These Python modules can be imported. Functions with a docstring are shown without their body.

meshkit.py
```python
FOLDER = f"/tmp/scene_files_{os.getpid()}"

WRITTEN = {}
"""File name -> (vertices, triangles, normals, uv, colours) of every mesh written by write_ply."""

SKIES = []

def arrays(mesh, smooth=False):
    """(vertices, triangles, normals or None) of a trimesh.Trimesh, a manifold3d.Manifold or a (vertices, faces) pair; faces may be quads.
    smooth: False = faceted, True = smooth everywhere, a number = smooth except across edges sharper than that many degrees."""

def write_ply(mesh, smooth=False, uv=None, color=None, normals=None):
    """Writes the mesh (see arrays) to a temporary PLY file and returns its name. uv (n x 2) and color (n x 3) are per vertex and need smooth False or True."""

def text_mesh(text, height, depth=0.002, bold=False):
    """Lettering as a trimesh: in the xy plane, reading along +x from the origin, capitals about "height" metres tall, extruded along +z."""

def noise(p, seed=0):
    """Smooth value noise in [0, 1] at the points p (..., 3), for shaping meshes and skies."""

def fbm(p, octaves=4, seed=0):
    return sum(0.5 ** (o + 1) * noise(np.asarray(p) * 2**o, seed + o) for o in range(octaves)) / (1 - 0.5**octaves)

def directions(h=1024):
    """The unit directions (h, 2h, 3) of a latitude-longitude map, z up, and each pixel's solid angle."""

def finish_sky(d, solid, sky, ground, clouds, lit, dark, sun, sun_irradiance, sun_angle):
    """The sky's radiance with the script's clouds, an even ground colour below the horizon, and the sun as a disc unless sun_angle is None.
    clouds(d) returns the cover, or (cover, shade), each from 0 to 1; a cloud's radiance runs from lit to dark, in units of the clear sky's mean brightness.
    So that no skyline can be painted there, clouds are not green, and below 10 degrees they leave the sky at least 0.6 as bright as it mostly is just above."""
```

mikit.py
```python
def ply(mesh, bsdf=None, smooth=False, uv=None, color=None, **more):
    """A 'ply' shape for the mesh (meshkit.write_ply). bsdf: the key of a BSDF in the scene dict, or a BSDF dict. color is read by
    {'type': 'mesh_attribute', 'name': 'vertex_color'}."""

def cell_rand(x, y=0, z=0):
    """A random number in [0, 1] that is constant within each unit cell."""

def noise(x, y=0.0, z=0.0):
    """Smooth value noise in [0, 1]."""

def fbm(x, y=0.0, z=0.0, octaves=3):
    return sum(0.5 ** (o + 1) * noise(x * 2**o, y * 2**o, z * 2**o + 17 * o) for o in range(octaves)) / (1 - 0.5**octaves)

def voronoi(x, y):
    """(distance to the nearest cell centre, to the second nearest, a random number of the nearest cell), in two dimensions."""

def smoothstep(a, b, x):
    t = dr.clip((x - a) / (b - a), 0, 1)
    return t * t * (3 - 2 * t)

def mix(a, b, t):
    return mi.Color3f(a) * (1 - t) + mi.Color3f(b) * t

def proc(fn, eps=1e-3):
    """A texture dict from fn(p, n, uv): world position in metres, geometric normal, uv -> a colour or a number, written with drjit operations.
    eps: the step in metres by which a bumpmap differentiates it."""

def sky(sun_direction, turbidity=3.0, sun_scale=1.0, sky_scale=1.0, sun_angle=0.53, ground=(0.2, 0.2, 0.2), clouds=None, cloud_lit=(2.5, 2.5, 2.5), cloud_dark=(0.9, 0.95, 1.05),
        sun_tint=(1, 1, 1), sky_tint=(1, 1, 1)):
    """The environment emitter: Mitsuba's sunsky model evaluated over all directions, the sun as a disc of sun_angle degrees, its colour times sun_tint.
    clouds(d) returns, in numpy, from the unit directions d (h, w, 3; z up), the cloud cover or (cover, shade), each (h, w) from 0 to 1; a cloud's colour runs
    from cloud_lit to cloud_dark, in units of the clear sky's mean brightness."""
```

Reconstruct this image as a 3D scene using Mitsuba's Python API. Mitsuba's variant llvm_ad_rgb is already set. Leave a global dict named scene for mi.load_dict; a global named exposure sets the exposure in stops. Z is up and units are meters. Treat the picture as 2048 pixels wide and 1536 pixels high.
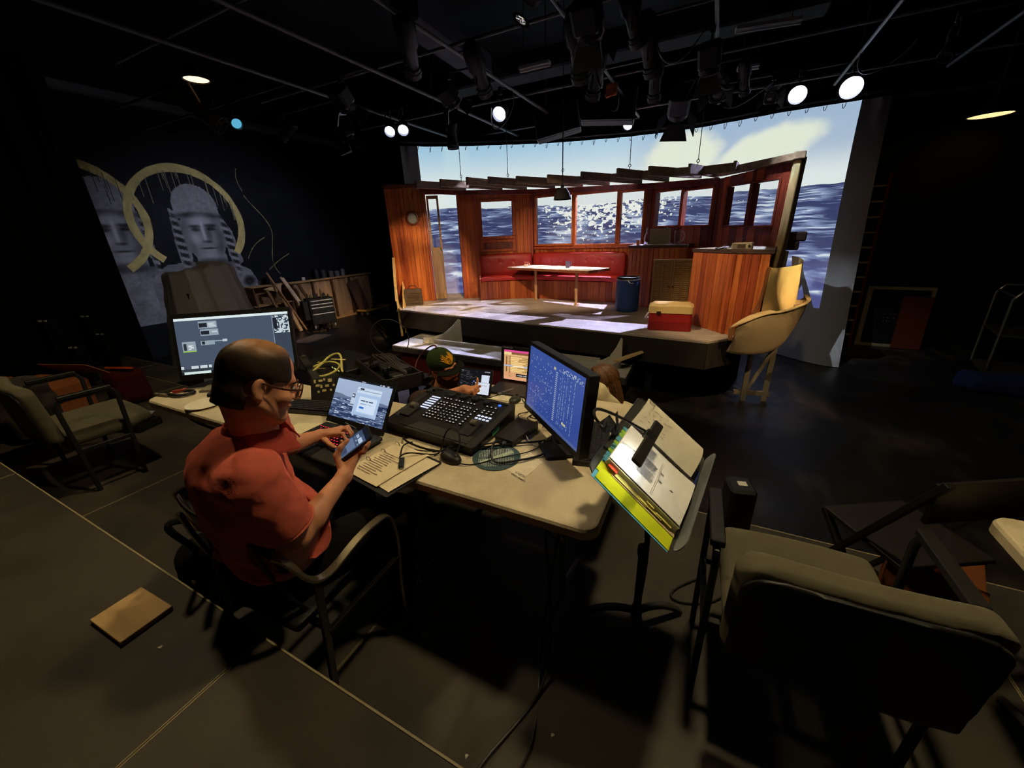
import math, random
import numpy as np, trimesh, mitsuba as mi, mikit, drjit as dr, meshkit
from manifold3d import Manifold
from shapely.geometry import Polygon, Point, box as sbox
from shapely import affinity
from shapely.ops import unary_union

T4 = mi.ScalarTransform4f
scene, labels = {}, {}
rng = random.Random(7)
exposure = 0.0

# ---------------------------------------------------------------- camera (ultra wide phone lens, tilted down, slight roll)
EYE = [0.0, 0.0, 1.87]
FWD = [-0.42920, 0.82943, -0.35754]
UPV = [-0.12830, 0.33585, 0.93314]
scene['camera'] = {'type': 'perspective', 'fov_axis': 'x', 'fov': 105.9, 'near_clip': 0.05, 'far_clip': 100.0,
                   'to_world': T4().look_at(origin=EYE, target=[EYE[i] + FWD[i] for i in range(3)], up=UPV)}

# ---------------------------------------------------------------- lights
def spot(key, pos, target, col, power, cutoff, beam=None, w=2.0):
    scene[key] = {'type': 'spot', 'to_world': T4().look_at(origin=list(pos), target=list(target), up=[0.03, 0.02, 1]),
                  'intensity': {'type': 'rgb', 'value': [c * power for c in col]}, 'cutoff_angle': float(cutoff),
                  'beam_width': float(cutoff * .8 if beam is None else beam), 'sampling_weight': w}
def emit(radiance, w=.1):
    """area emitter; w is how often the renderer picks it"""
    return {'type': 'area', 'radiance': radiance if isinstance(radiance, dict) else {'type': 'rgb', 'value': [float(v) for v in radiance]}, 'sampling_weight': w}
COOL, WARM, AMBER, TUNG = (.72, .74, 1.0), (1.0, .80, .46), (1.0, .70, .34), (1.0, .74, .42)
STRIP = 60.0                                     # the clip lamp's LED strip
HOUSE_MAIN, HOUSE_LEFT = 400.0, 250.0            # radiance of the two dome house lamps over the tech tables
spot('light_back_key', (-2.12, 10.12, 4.0), (-2.7, 7.3, .45), (.60, .61, 1.0), 300, 25, 22, 5)
spot('light_back_left', (-4.4, 8.35, 4.1), (-4.7, 6.7, .45), COOL, 130, 22, 18)
spot('light_back_right', (.95, 9.9, 4.1), (-.9, 6.5, .45), (.60, .61, 1.0), 170, 20, 17)
spot('light_front_wall', (-3.0, 5.2, 3.55), (-3.3, 8.9, .70), TUNG, 40, 25, 15, 4)
spot('light_front_left', (-2.6, 4.6, 3.6), (-6.2, 7.6, 1.05), AMBER, 50, 15, 11)
spot('light_front_right', (-1.2, 4.4, 3.55), (.05, 6.45, .95), TUNG, 24, 18, 11)
spot('light_side_right', (3.0, 4.6, 3.6), (.93, 6.40, 1.22), AMBER, 80, 6.2, 5)
spot('light_added_cloth', (.4, 6.6, 3.55), (2.05, 9.0, -.1), (.9, .95, 1.0), 24, 20, 4)  # added spot with no fixture, brightens the right strip of the cloth
spot('light_added_wall', (-5.96, 6.62, 3.3), (-11.7, 6.9, 1.2), COOL, 30, 34, 20)  # added spot with no fixture, stands in for spill on the mural wall


# ---------------------------------------------------------------- materials
def L(r, g=None, b=None):
    c = (r, r, r) if g is None else (r, g, b)
    return [((v / 255) / 12.92 if v / 255 < .04045 else ((v / 255 + .055) / 1.055) ** 2.4) for v in c]
VC = {'type': 'mesh_attribute', 'name': 'vertex_color'}
def princ(rough, metallic=0.0, spec=.5, color=None, **k):
    return {'type': 'twosided', 'bsdf': {'type': 'principled', 'base_color': color or VC, 'roughness': rough, 'metallic': metallic, 'specular': spec, **k}}
scene['matte'] = princ(.9, spec=.15)
scene['satin'] = princ(.5, spec=.4)
scene['gloss'] = princ(.22, spec=.5)
scene['metal'] = princ(.32, metallic=.9)
scene['skin'] = princ(.5, spec=.35)
scene['cloth'] = {'type': 'twosided', 'bsdf': {'type': 'bumpmap', 'scale': 1.0,
    'arbitrary': mikit.proc(lambda p, n, uv: .0005 * mikit.noise(p.x * 420, p.y * 420, p.z * 420) + .003 * mikit.noise(p.x * 26, p.y * 26, p.z * 26)),
    'bsdf': {'type': 'principled', 'base_color': {'type': 'mesh_attribute', 'name': 'vertex_color'}, 'roughness': .95, 'specular': .1, 'sheen': .3}}}
scene['clear'] = {'type': 'thindielectric', 'int_ior': 1.45}
scene['glass'] = {'type': 'dielectric', 'int_ior': 1.5}
mix, noise, fbm, sm = mikit.mix, mikit.noise, mikit.fbm, mikit.smoothstep
def wood(c0, c1, c2, seed, along='z', rough=.42, fine=1.0, spec=.35):
    """vertical (or lengthwise) grain: two tones and dark streaks"""
    def fn(p, n, uv):
        a, b, c = (p.x, p.y, p.z) if along == 'z' else (p.y, p.z, p.x) if along == 'x' else (p.x, p.z, p.y)
        g = fbm(a * 38 * fine + seed, b * 38 * fine, c * 1.3, 3)
        s = noise(a * 150 * fine, b * 150 * fine + seed, c * 2.5)
        m = mix(c0, c1, sm(.3, .7, g))
        return mix(m, c2, .55 * sm(.62, .9, s * .6 + g * .4))
    return princ(rough, spec=spec, color=mikit.proc(fn))
scene['plank_amber'] = wood(L(176, 92, 46), L(150, 72, 34), L(92, 40, 20), 3)
scene['plank_red'] = wood(L(158, 74, 40), L(128, 54, 30), L(74, 30, 18), 11)
scene['plank_gold'] = wood(L(186, 104, 52), L(164, 84, 40), L(104, 50, 24), 23)
scene['plank_dark'] = wood(L(98, 40, 26), L(76, 30, 20), L(44, 18, 14), 31)
scene['rafter_wood'] = wood(L(126, 108, 92), L(104, 88, 74), L(70, 58, 48), 41, along='y', rough=.7)
scene['plywood'] = wood(L(196, 160, 108), L(176, 140, 92), L(140, 106, 66), 53, along='x', rough=.7, fine=.6)
scene['bare_wood'] = wood(L(176, 142, 104), L(150, 118, 84), L(104, 80, 54), 59, along='z', rough=.75, fine=.7)
def floor_fn(p, n, uv):
    s = fbm(p.x * .9 + 7, p.y * .9, 0, 4)
    k = fbm(p.x * 5.5, p.y * 2.1, 3, 3)
    return mix(L(20, 19, 20), L(62, 55, 50), sm(.50, .80, s * .62 + k * .38))
def floor_rough(p, n, uv):
    return .26 + .3 * fbm(p.x * 1.6, p.y * 1.6, 9, 3)
scene['stage_paint'] = princ(mikit.proc(floor_rough), spec=.45, color=mikit.proc(floor_fn))
def riser_fn(p, n, uv):
    s = fbm(p.x * 2.3, p.y * 2.3, p.z * 2, 4)
    k = noise(p.x * 900, p.y * 900, 2)
    return mix(L(52, 47, 40), L(70, 63, 53), sm(.35, .7, s)) * (.88 + .2 * k)
scene['riser_board'] = princ(.62, spec=.3, color=mikit.proc(riser_fn))
def deck_fn(p, n, uv):
    s = fbm(p.x * 1.4, p.y * 1.4 + 5, 0, 4)
    k = fbm(p.x * 3, p.y * 26, 2, 3)
    return mix(L(166, 152, 142), L(140, 126, 116), sm(.3, .7, s * .5 + k * .5))
scene['deck_paint'] = princ(.6, spec=.25, color=mikit.proc(deck_fn))
scene['wall_black'] = princ(.75, spec=.2, color=mikit.proc(lambda p, n, uv: mix(L(19, 21, 25), L(31, 33, 38), sm(.4, .75, fbm(p.y * 1.2, p.z * 1.2, p.x, 4)))))
scene['table_plastic'] = princ(.45, spec=.35, color=mikit.proc(lambda p, n, uv: mix(L(205, 190, 158), L(188, 172, 140), sm(.4, .72, fbm(p.x * 6, p.y * 6, p.z * 2, 4))) * (.96 + .06 * noise(p.x * 260, p.y * 260, 1))))

# ---------------------------------------------------------------- naming
used = {}
def key(base):
    n = used.get(base, 0); used[base] = n + 1
    return base if n == 0 else f'{base}_{n:03d}'
def thing(name, label, cat, group=None, kind=None):
    k = key(name); d = {}
    if label: d['label'] = label
    if cat: d['category'] = cat
    if group: d['group'] = group
    if kind: d['kind'] = kind
    labels[k] = d
    return k
def put(k, mesh, col, mat='satin', smooth=32, **more):
    """one entry of the scene; col: an sRGB colour per mesh or linear rows per vertex, None for a procedural material"""
    mesh = tm(mesh)
    if mat in ('matte', 'satin', 'gloss', 'metal', 'skin', 'cloth') and col is not None:
        if isinstance(col, tuple):
            if smooth is not True and smooth is not False:
                mesh = trimesh.graph.smooth_shade(mesh, angle=math.radians(smooth), facet_minarea=None); smooth = True
            col = np.tile(L(*col), (len(mesh.vertices), 1))
        else:
            smooth = True if smooth not in (True, False) else smooth
        more['color'] = col
    scene[k] = mikit.ply(mesh, mat, smooth=smooth, **more)
    return k
def part(parent, name, mesh, col, mat='satin', label=None, smooth=32, **more):
    k = key(parent + '__' + name)
    if label: labels[k] = {'label': label}
    return put(k, mesh, col, mat, smooth, **more)
def one(name, label, cat, mesh, col, mat='satin', group=None, kind=None, smooth=32, **more):
    return put(thing(name, label, cat, group, kind), mesh, col, mat, smooth, **more)

# ---------------------------------------------------------------- shapes
def tm(m):
    if isinstance(m, trimesh.Trimesh): return m
    if isinstance(m, list): return trimesh.util.concatenate([tm(x) for x in m])
    v, f, _ = meshkit.arrays(m)
    return trimesh.Trimesh(v, f, process=False)
def hull(pts):
    return trimesh.convex.convex_hull(np.asarray(pts, float))
def bx(sx, sy, sz, c=(0, 0, 0), ch=None):
    """box with chamfered edges"""
    if ch is None: ch = min(sx, sy, sz) * .12
    if ch == 0: return trimesh.creation.box((sx, sy, sz)).apply_translation(c)
    P = []
    for a in (-1, 1):
        for b in (-1, 1):
            for d in (-1, 1):
                h = np.array([a * sx / 2, b * sy / 2, d * sz / 2])
                for k in range(3):
                    q = h.copy()
                    for j in range(3):
                        if j != k: q[j] -= np.sign(q[j]) * ch
                    P.append(q)
    return hull(P).apply_translation(c)
def b2(p, q, ch=None):
    p, q = np.asarray(p, float), np.asarray(q, float)
    return bx(*np.abs(q - p), (p + q) / 2, ch)
def mat4(R=None, t=(0, 0, 0)):
    M = np.eye(4)
    if R is not None: M[:3, :3] = R
    M[:3, 3] = t
    return M
def rot(axis, deg):
    return trimesh.transformations.rotation_matrix(math.radians(deg), axis)
def mv(m, t=(0, 0, 0), rz=0, rx=0, ry=0):
    m = tm(m).copy()
    m.apply_transform(mat4(None, t) @ rot([0, 0, 1], rz) @ rot([0, 1, 0], ry) @ rot([1, 0, 0], rx))
    return m
def fr(o, x, y=None, z=None):
    """4x4 from an origin and an x axis plus a y or z hint"""
    x = np.asarray(x, float); x = x / np.linalg.norm(x)
    if z is not None:
        z = np.asarray(z, float); y = np.cross(z, x); y /= np.linalg.norm(y); z = np.cross(x, y)
    else:
        y = np.asarray(y, float); z = np.cross(x, y); z /= np.linalg.norm(z); y = np.cross(z, x)
    return mat4(np.stack([x, y, z], 1), o)
def tf(m, M):
    m = tm(m).copy(); m.apply_transform(M); return m
def ax(p, q):
    """frame whose z runs from p to q"""
    p, q = np.asarray(p, float), np.asarray(q, float)
    z = (q - p) / np.linalg.norm(q - p)
    h = np.array([1.0, 0, 0]) if abs(z[0]) < .8 else np.array([0, 1.0, 0])
    x = np.cross(h, z); x /= np.linalg.norm(x)
    return mat4(np.stack([x, np.cross(z, x), z], 1), p), np.linalg.norm(q - p)
def lathe(prof, n=24, M=None):
    """closed solid of revolution about z from (r, z) pairs"""
    m = trimesh.creation.revolve(np.asarray(prof, float), sections=n)
    return tf(m, M) if M is not None else m
def cy(p, q, r, r2=None, n=14, ch=None):
    M, l = ax(p, q); r2 = r if r2 is None else r2
    ch = min(r, r2, l) * .15 if ch is None else ch
    return lathe([(0, 0), (r - ch, 0), (r, ch), (r2, l - ch), (r2 - ch, l), (0, l)] if ch > 0 else [(0, 0), (r, 0), (r2, l), (0, l)], n, M)
def beam(p, q, w, h, up=(0, 0, 1), ch=None):
    """rectangular bar from p to q, h along up"""
    p, q = np.asarray(p, float), np.asarray(q, float)
    return tf(bx(np.linalg.norm(q - p), w, h, ch=min(w, h) * .08 if ch is None else ch), fr((p + q) / 2, q - p, z=up))
def spline(P, n=40):
    P = np.asarray(P, float)
    if len(P) < 3: return P
    from scipy.interpolate import CubicSpline
    d = np.r_[0, np.cumsum(np.linalg.norm(np.diff(P, axis=0), axis=1) + 1e-9)]
    return CubicSpline(d, P)(np.linspace(0, d[-1], n))
def tb(P, r, n=8, k=None):
    """swept round tube with end caps; k: smooth it through a spline of k points"""
    P = np.asarray(P, float)
    if k: P = spline(P, k)
    r = np.broadcast_to(np.asarray(r, float), (len(P),))
    t = np.gradient(P, axis=0); t /= np.linalg.norm(t, axis=1, keepdims=True) + 1e-12
    a = np.cross(t[0], [0, 0, 1.0] if abs(t[0][2]) < .9 else [1.0, 0, 0]); V = []
    for i in range(len(P)):
        a = a - t[i] * a.dot(t[i]); a /= np.linalg.norm(a); b = np.cross(t[i], a)
        th = np.arange(n) * 2 * np.pi / n
        V.append(P[i] + r[i] * (np.cos(th)[:, None] * a + np.sin(th)[:, None] * b))
    V = np.vstack(V + [P[:1], P[-1:]]); F = []
    for i in range(len(P) - 1):
        for j in range(n):
            A, B = i * n + j, i * n + (j + 1) % n
            F += [[A, B, B + n], [A, B + n, A + n]]
    e, m = len(V) - 2, (len(P) - 1) * n
    for j in range(n):
        F += [[e, (j + 1) % n, j], [e + 1, m + j, m + (j + 1) % n]]
    return trimesh.Trimesh(V, F, process=False)
def flatbar(P, w, h, up, k=None):
    """bar of section w (sideways) x h (along up) swept along P"""
    P = np.asarray(P, float)
    if k: P = spline(P, k)
    t = np.gradient(P, axis=0); t /= np.linalg.norm(t, axis=1, keepdims=True)
    up = np.asarray(up, float); V = []
    for i in range(len(P)):
        s = np.cross(t[i], up); s /= np.linalg.norm(s); u = np.cross(s, t[i])
        c = min(w, h) * .2
        for a, b in ((w/2, h/2-c), (w/2-c, h/2), (-w/2+c, h/2), (-w/2, h/2-c), (-w/2, -h/2+c), (-w/2+c, -h/2), (w/2-c, -h/2), (w/2, -h/2+c)):
            V.append(P[i] + s * a + u * b)
    n = 8; F = []
    for i in range(len(P) - 1):
        for j in range(n):
            A, B = i * n + j, i * n + (j + 1) % n
            F += [[A, B, B + n], [A, B + n, A + n]]
    m = (len(P) - 1) * n
    for j in range(1, n - 1): F += [[0, j + 1, j], [m, m + j, m + j + 1]]
    return trimesh.Trimesh(V, F, process=False)
def ext(poly, d, M=None):
    """polygon (in local xy) extruded along local z from 0 to d"""
    if not isinstance(poly, (Polygon,)) and not hasattr(poly, 'geoms'): poly = Polygon(poly)
    m = tm([trimesh.creation.extrude_polygon(g, d, engine='earcut') for g in getattr(poly, 'geoms', [poly])])
    return tf(m, M) if M is not None else m
def grid(n, m):
    """unit grid (n x m points): uv and quads"""
    u, v = np.meshgrid(np.linspace(0, 1, n), np.linspace(0, 1, m))
    i, j = np.meshgrid(np.arange(n - 1), np.arange(m - 1)); a = (j * n + i).ravel()
    return u.ravel(), v.ravel(), np.stack([a, a + 1, a + n + 1, a + n], 1)
def sheet(fn, n, m, th=0.0):
    """surface fn(u, v) -> points, with thickness th along the normals (a closed slab)"""
    u, v, F = grid(n, m); P = fn(u, v)
    if th == 0: return tm((P, F))
    t = trimesh.Trimesh(P, np.vstack([F[:, [0, 1, 2]], F[:, [0, 2, 3]]]), process=False)
    Q = P - t.vertex_normals * th; k = len(P)
    edge = np.r_[np.arange(n), np.arange(1, m) * n + n - 1, (m - 1) * n + np.arange(n - 2, -1, -1), np.arange(m - 2, 0, -1) * n]
    e2 = np.roll(edge, -1)
    S = np.stack([edge, edge + k, e2 + k, e2], 1)
    return tm((np.vstack([P, Q]), np.vstack([F, F[:, ::-1] + k, S])))
def rrect(w, h, r, n=5):
    return sbox(-w/2 + r, -h/2 + r, w/2 - r, h/2 - r).buffer(r, quad_segs=n)
def ring(R, r, M=None, n=28, k=8):
    a = np.linspace(0, 2 * np.pi, n + 1)
    m = tb(np.stack([R * np.cos(a), R * np.sin(a), a * 0], 1), r, k)
    return tf(m, M) if M is not None else m

# ---------------------------------------------------------------- implicit bodies
def rc(a, b, ra, rb):
    a, b = np.asarray(a, float), np.asarray(b, float); d = b - a; l2 = d.dot(d)
    def f(p):
        t = np.clip(((p - a) @ d) / l2, 0, 1)
        return np.linalg.norm(p - a - t[:, None] * d, axis=1) - (ra + (rb - ra) * t)
    return f
def el(c, r, R=None):
    c, r = np.asarray(c, float), np.asarray(r, float)
    def f(p):
        q = p - c
        if R is not None: q = q @ R
        k0 = np.linalg.norm(q / r, axis=1); k1 = np.linalg.norm(q / (r * r), axis=1) + 1e-9
        return k0 * (k0 - 1) / k1
    return f
def su(fs, k):
    def f(p):
        d = fs[0](p)
        for g in fs[1:]:
            e = g(p); h = np.clip(.5 + .5 * (e - d) / k, 0, 1)
            d = e * (1 - h) + d * h - k * h * (1 - h)
        return d
    return f
def sub(a, b, k):
    def f(p):
        d, e = a(p), -b(p); h = np.clip(.5 - .5 * (d - e) / k, 0, 1)
        return d * (1 - h) + e * h + k * h * (1 - h)
    return f
def inter(a, b):
    return lambda p: np.maximum(a(p), b(p))
def half(o, n):
    o, n = np.asarray(o, float), np.asarray(n, float) / np.linalg.norm(n)
    return lambda p: (p - o) @ n
def skin_mesh(f, lo, hi, h):
    """surface nets of f = 0 over the box, evaluated only near the surface"""
    lo = np.asarray(lo, float); n = np.ceil((np.asarray(hi) - lo) / h).astype(int) + 1
    B = 8; nb = -(-n // B); n = nb * B
    g = np.stack(np.meshgrid(*[np.arange(k) for k in nb], indexing='ij'), -1).reshape(-1, 3)
    c = f(lo + (g * B + (B - 1) / 2) * h)
    V = np.ones(n, np.float32)
    o = np.stack(np.meshgrid(*[np.arange(B)] * 3, indexing='ij'), -1).reshape(-1, 3)
    near = np.abs(c) < B * h * 1.05
    for q in g[(~near) & (c < 0)]: V[q[0]*B:q[0]*B+B, q[1]*B:q[1]*B+B, q[2]*B:q[2]*B+B] = -1
    gn = g[near] * B
    for i in range(0, len(gn), 400):
        idx = (gn[i:i+400, None] + o[None]).reshape(-1, 3)
        V[idx[:, 0], idx[:, 1], idx[:, 2]] = f(lo + idx * h)
    s = V < 0
    cs = sum(s[a:n[0]-1+a, b:n[1]-1+b, d:n[2]-1+d].astype(np.int8) for a in (0, 1) for b in (0, 1) for d in (0, 1))
    cells = np.argwhere((cs > 0) & (cs < 8)); num = -np.ones(n - 1, int); num[tuple(cells.T)] = np.arange(len(cells))
    acc, cnt = np.zeros((len(cells), 3)), np.zeros(len(cells))
    for axis in range(3):
        for a in (0, 1):
            for b in (0, 1):
                off = np.zeros(3, int); off[(axis + 1) % 3], off[(axis + 2) % 3] = a, b
                p = cells + off; q = p.copy(); q[:, axis] += 1
                va, vb = V[tuple(p.T)].astype(float), V[tuple(q.T)].astype(float)
                m = (va < 0) != (vb < 0); t = np.where(m, va / np.where(m, va - vb, 1), 0)
                x = p.astype(float); x[:, axis] += t
                acc[m] += x[m]; cnt[m] += 1
    P = lo + acc / cnt[:, None] * h; F = []
    for axis in range(3):
        A = np.moveaxis(s, axis, 0); d = A[1:] != A[:-1]; inside = A[:-1]
        e = np.argwhere(d); 
        if not len(e): continue
        fl = inside[tuple(e.T)]
        e = np.insert(e[:, 1:], axis, e[:, 0], axis=1)
        u, v = (axis + 1) % 3, (axis + 2) % 3
        ok = (e[:, u] > 0) & (e[:, v] > 0) & (e[:, u] < n[u] - 1) & (e[:, v] < n[v] - 1); e, fl = e[ok], fl[ok]
        def nn(a, b):
            q = e.copy(); q[:, u] -= a; q[:, v] -= b; return num[tuple(q.T)]
        Q = np.stack([nn(1, 1), nn(0, 1), nn(0, 0), nn(1, 0)], 1)
        F.append(np.where(fl[:, None], Q, Q[:, ::-1]))
    F = np.vstack(F); F = F[(F >= 0).all(1)]
    m = trimesh.Trimesh(P, np.vstack([F[:, [0, 1, 2]], F[:, [0, 2, 3]]]), process=False)
    from scipy.sparse import coo_matrix, diags
    e = m.edges; A = coo_matrix((np.ones(len(e) * 2), (np.r_[e[:, 0], e[:, 1]], np.r_[e[:, 1], e[:, 0]])), shape=(len(P),) * 2).tocsr(); A.data[:] = 1
    W = diags(1 / np.maximum(np.asarray(A.sum(1)).ravel(), 1)) @ A; X = np.array(P)
    for w in (.5, -.3, .5, -.3): X = X + w * (W @ X - X)
    return trimesh.Trimesh(X, m.faces, process=False)
# ================================================================ the room
FZ = -0.6                       # stage floor; the table riser is z = 0, the audience riser z = 0.3
one('floor', 'black painted stage floor with scuffed shiny patches', None, b2((-12, -3, FZ - .12), (8, 15, FZ), 0), None, 'stage_paint', kind='structure', smooth=False)
one('wall_left', 'black painted left wall behind the mural and lumber', None, b2((-12.1, -3, FZ), (-11.9, 15, 5.9), 0), None, 'wall_black', kind='structure', smooth=False)
one('wall_back', 'black wall behind the projection cloth', None, b2((-12, 14.4, FZ), (8, 14.6, 5.9), 0), None, 'wall_black', kind='structure', smooth=False)
one('wall_right', 'black wall on the right in darkness', None, b2((7.6, -3, FZ), (7.8, 15, 5.9), 0), None, 'wall_black', kind='structure', smooth=False)
one('wall_front', 'black wall behind the audience riser', None, b2((-12, -3.2, FZ), (8, -3, 5.9), 0), None, 'wall_black', kind='structure', smooth=False)
one('ceiling', 'black ceiling above the lighting grid', None, b2((-12, -3, 5.9), (8, 15, 6.1), 0), None, 'wall_black', kind='structure', smooth=False)
k = thing('wall_back_flat', 'black masking wall beside the ladder', None, kind='structure')
put(k, b2((2.6, 10.98, FZ), (7.6, 11.08, 4.0), 0), None, 'wall_black', smooth=False)
part(k, 'rail', b2((2.3, 10.86, 3.95), (7.6, 10.97, 4.02)), (70, 70, 74), 'satin')
k = thing('trim_1', 'pale ledge running along the top of the left wall', None, kind='structure')
put(k, b2((-11.9, 3.0, 4.86), (-11.68, 10.9, 5.0)), (112, 122, 130), 'matte')

# platforms: panels with aluminium edges
def riser(name, label, x0, x1, xs, y0, y1, z, front):
    k = thing(name, label, None, kind='structure')
    put(k, b2((x0, y0 + .03, z - .26), (x1, y1 - .03, z - .03), 0), (16, 15, 14), 'matte', smooth=False)
    e = [x0] + xs + [x1]
    for a, b in zip(e[:-1], e[1:]):
        part(k, 'panel', b2((a + .004, y0, z - .03), (b - .004, y1 - .006, z), .002), None, 'riser_board', smooth=False)
        part(k, 'edge_strip', b2((a + .004, y1 - .006, z - .05), (b - .004, y1, z + .001), 0), (150, 136, 104), 'satin', smooth=False)
    for a in xs:
        part(k, 'joint_strip', [b2((a - .0055, y0, z - .03), (a - .0025, y1 - .01, z + .001), 0), b2((a + .0025, y0, z - .03), (a + .0055, y1 - .01, z + .001), 0)], (140, 128, 98), 'satin', smooth=False)
    return k
GZ, UZ, TZ = .19, .634, .932      # tech riser, audience riser, table top
riser('floor_riser_lower', 'dark platform panels under the tech tables', -8.525, 7.0, [-6.085, -3.645, -1.205, 1.235, 3.675], .45, 2.295, GZ, 1)
riser('floor_riser_upper', 'dark platform panels in the foreground with bright metal joints', -8.525, 7.0, [-6.085, -3.645, -1.205, 1.235, 3.675], -1.9, .425, UZ, 1)
riser('floor_step', 'low black platform behind the tech tables', -3.4, .1, [-1.6], 2.31, 3.5, -.2, 1)
riser('floor_riser_side', 'dark platform end beside the black drape', -8.9, -6.4, [-7.7], 2.30, 2.70, GZ, 1)

# drape that hides the end of the mural
def drape(u, v):
    y = -2.6 + 5.87 * u
    return np.stack([-9.45 + .05 * np.sin(y * 17) + .03 * np.sin(y * 41 + 1), y, FZ + .01 + v * 5.2], 1)
one('black_drape', 'tall black drape hanging in front of the left end of the mural', 'drape', sheet(drape, 120, 6, .012), (12, 12, 13), 'matte', smooth=True)

# ---------------------------------------------------------------- the mural, painted flat on the left wall (its own plane: y along the wall, z up)
MX = -11.895
def sstep(a, b, x):
    t = np.clip((x - a) / (b - a), 0, 1); return t * t * (3 - 2 * t)
def blob(y, z, c, r, soft=.5, tilt=0):
    a = math.radians(tilt); dy, dz = y - c[0], z - c[1]
    p, q = dy * math.cos(a) + dz * math.sin(a), -dy * math.sin(a) + dz * math.cos(a)
    return 1 - sstep(1 - soft, 1 + soft, np.hypot(p / r[0], q / r[1]))
def paint_mesh(poly, step, paint, x):
    """thin painted panel with the polygon's outline, coloured per vertex"""
    y0, z0, y1, z1 = poly.bounds; ny, nz = int((y1 - y0) / step) + 2, int((z1 - z0) / step) + 2
    Y, Z = np.meshgrid(np.linspace(y0, y1, ny), np.linspace(z0, z1, nz))
    import shapely
    ins = shapely.contains_xy(poly.buffer(step * .7), Y.ravel(), Z.ravel()).reshape(Y.shape)
    i, j = np.meshgrid(np.arange(ny - 1), np.arange(nz - 1)); a = (j * ny + i).ravel()
    q = np.stack([a, a + 1, a + ny + 1, a + ny], 1); q = q[ins.ravel()[q].all(1)]
    use = np.unique(q); re = -np.ones(ny * nz, int); re[use] = np.arange(len(use)); q = re[q]
    y, z = Y.ravel()[use], Z.ravel()[use]
    c = paint(y, z)
    return tm((np.stack([np.full(len(y), x), y, z], 1), q)), c
def grey(v):
    v = np.clip(v, 0, 1); return np.stack([v * .98, v, v * 1.06], 1)
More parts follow.
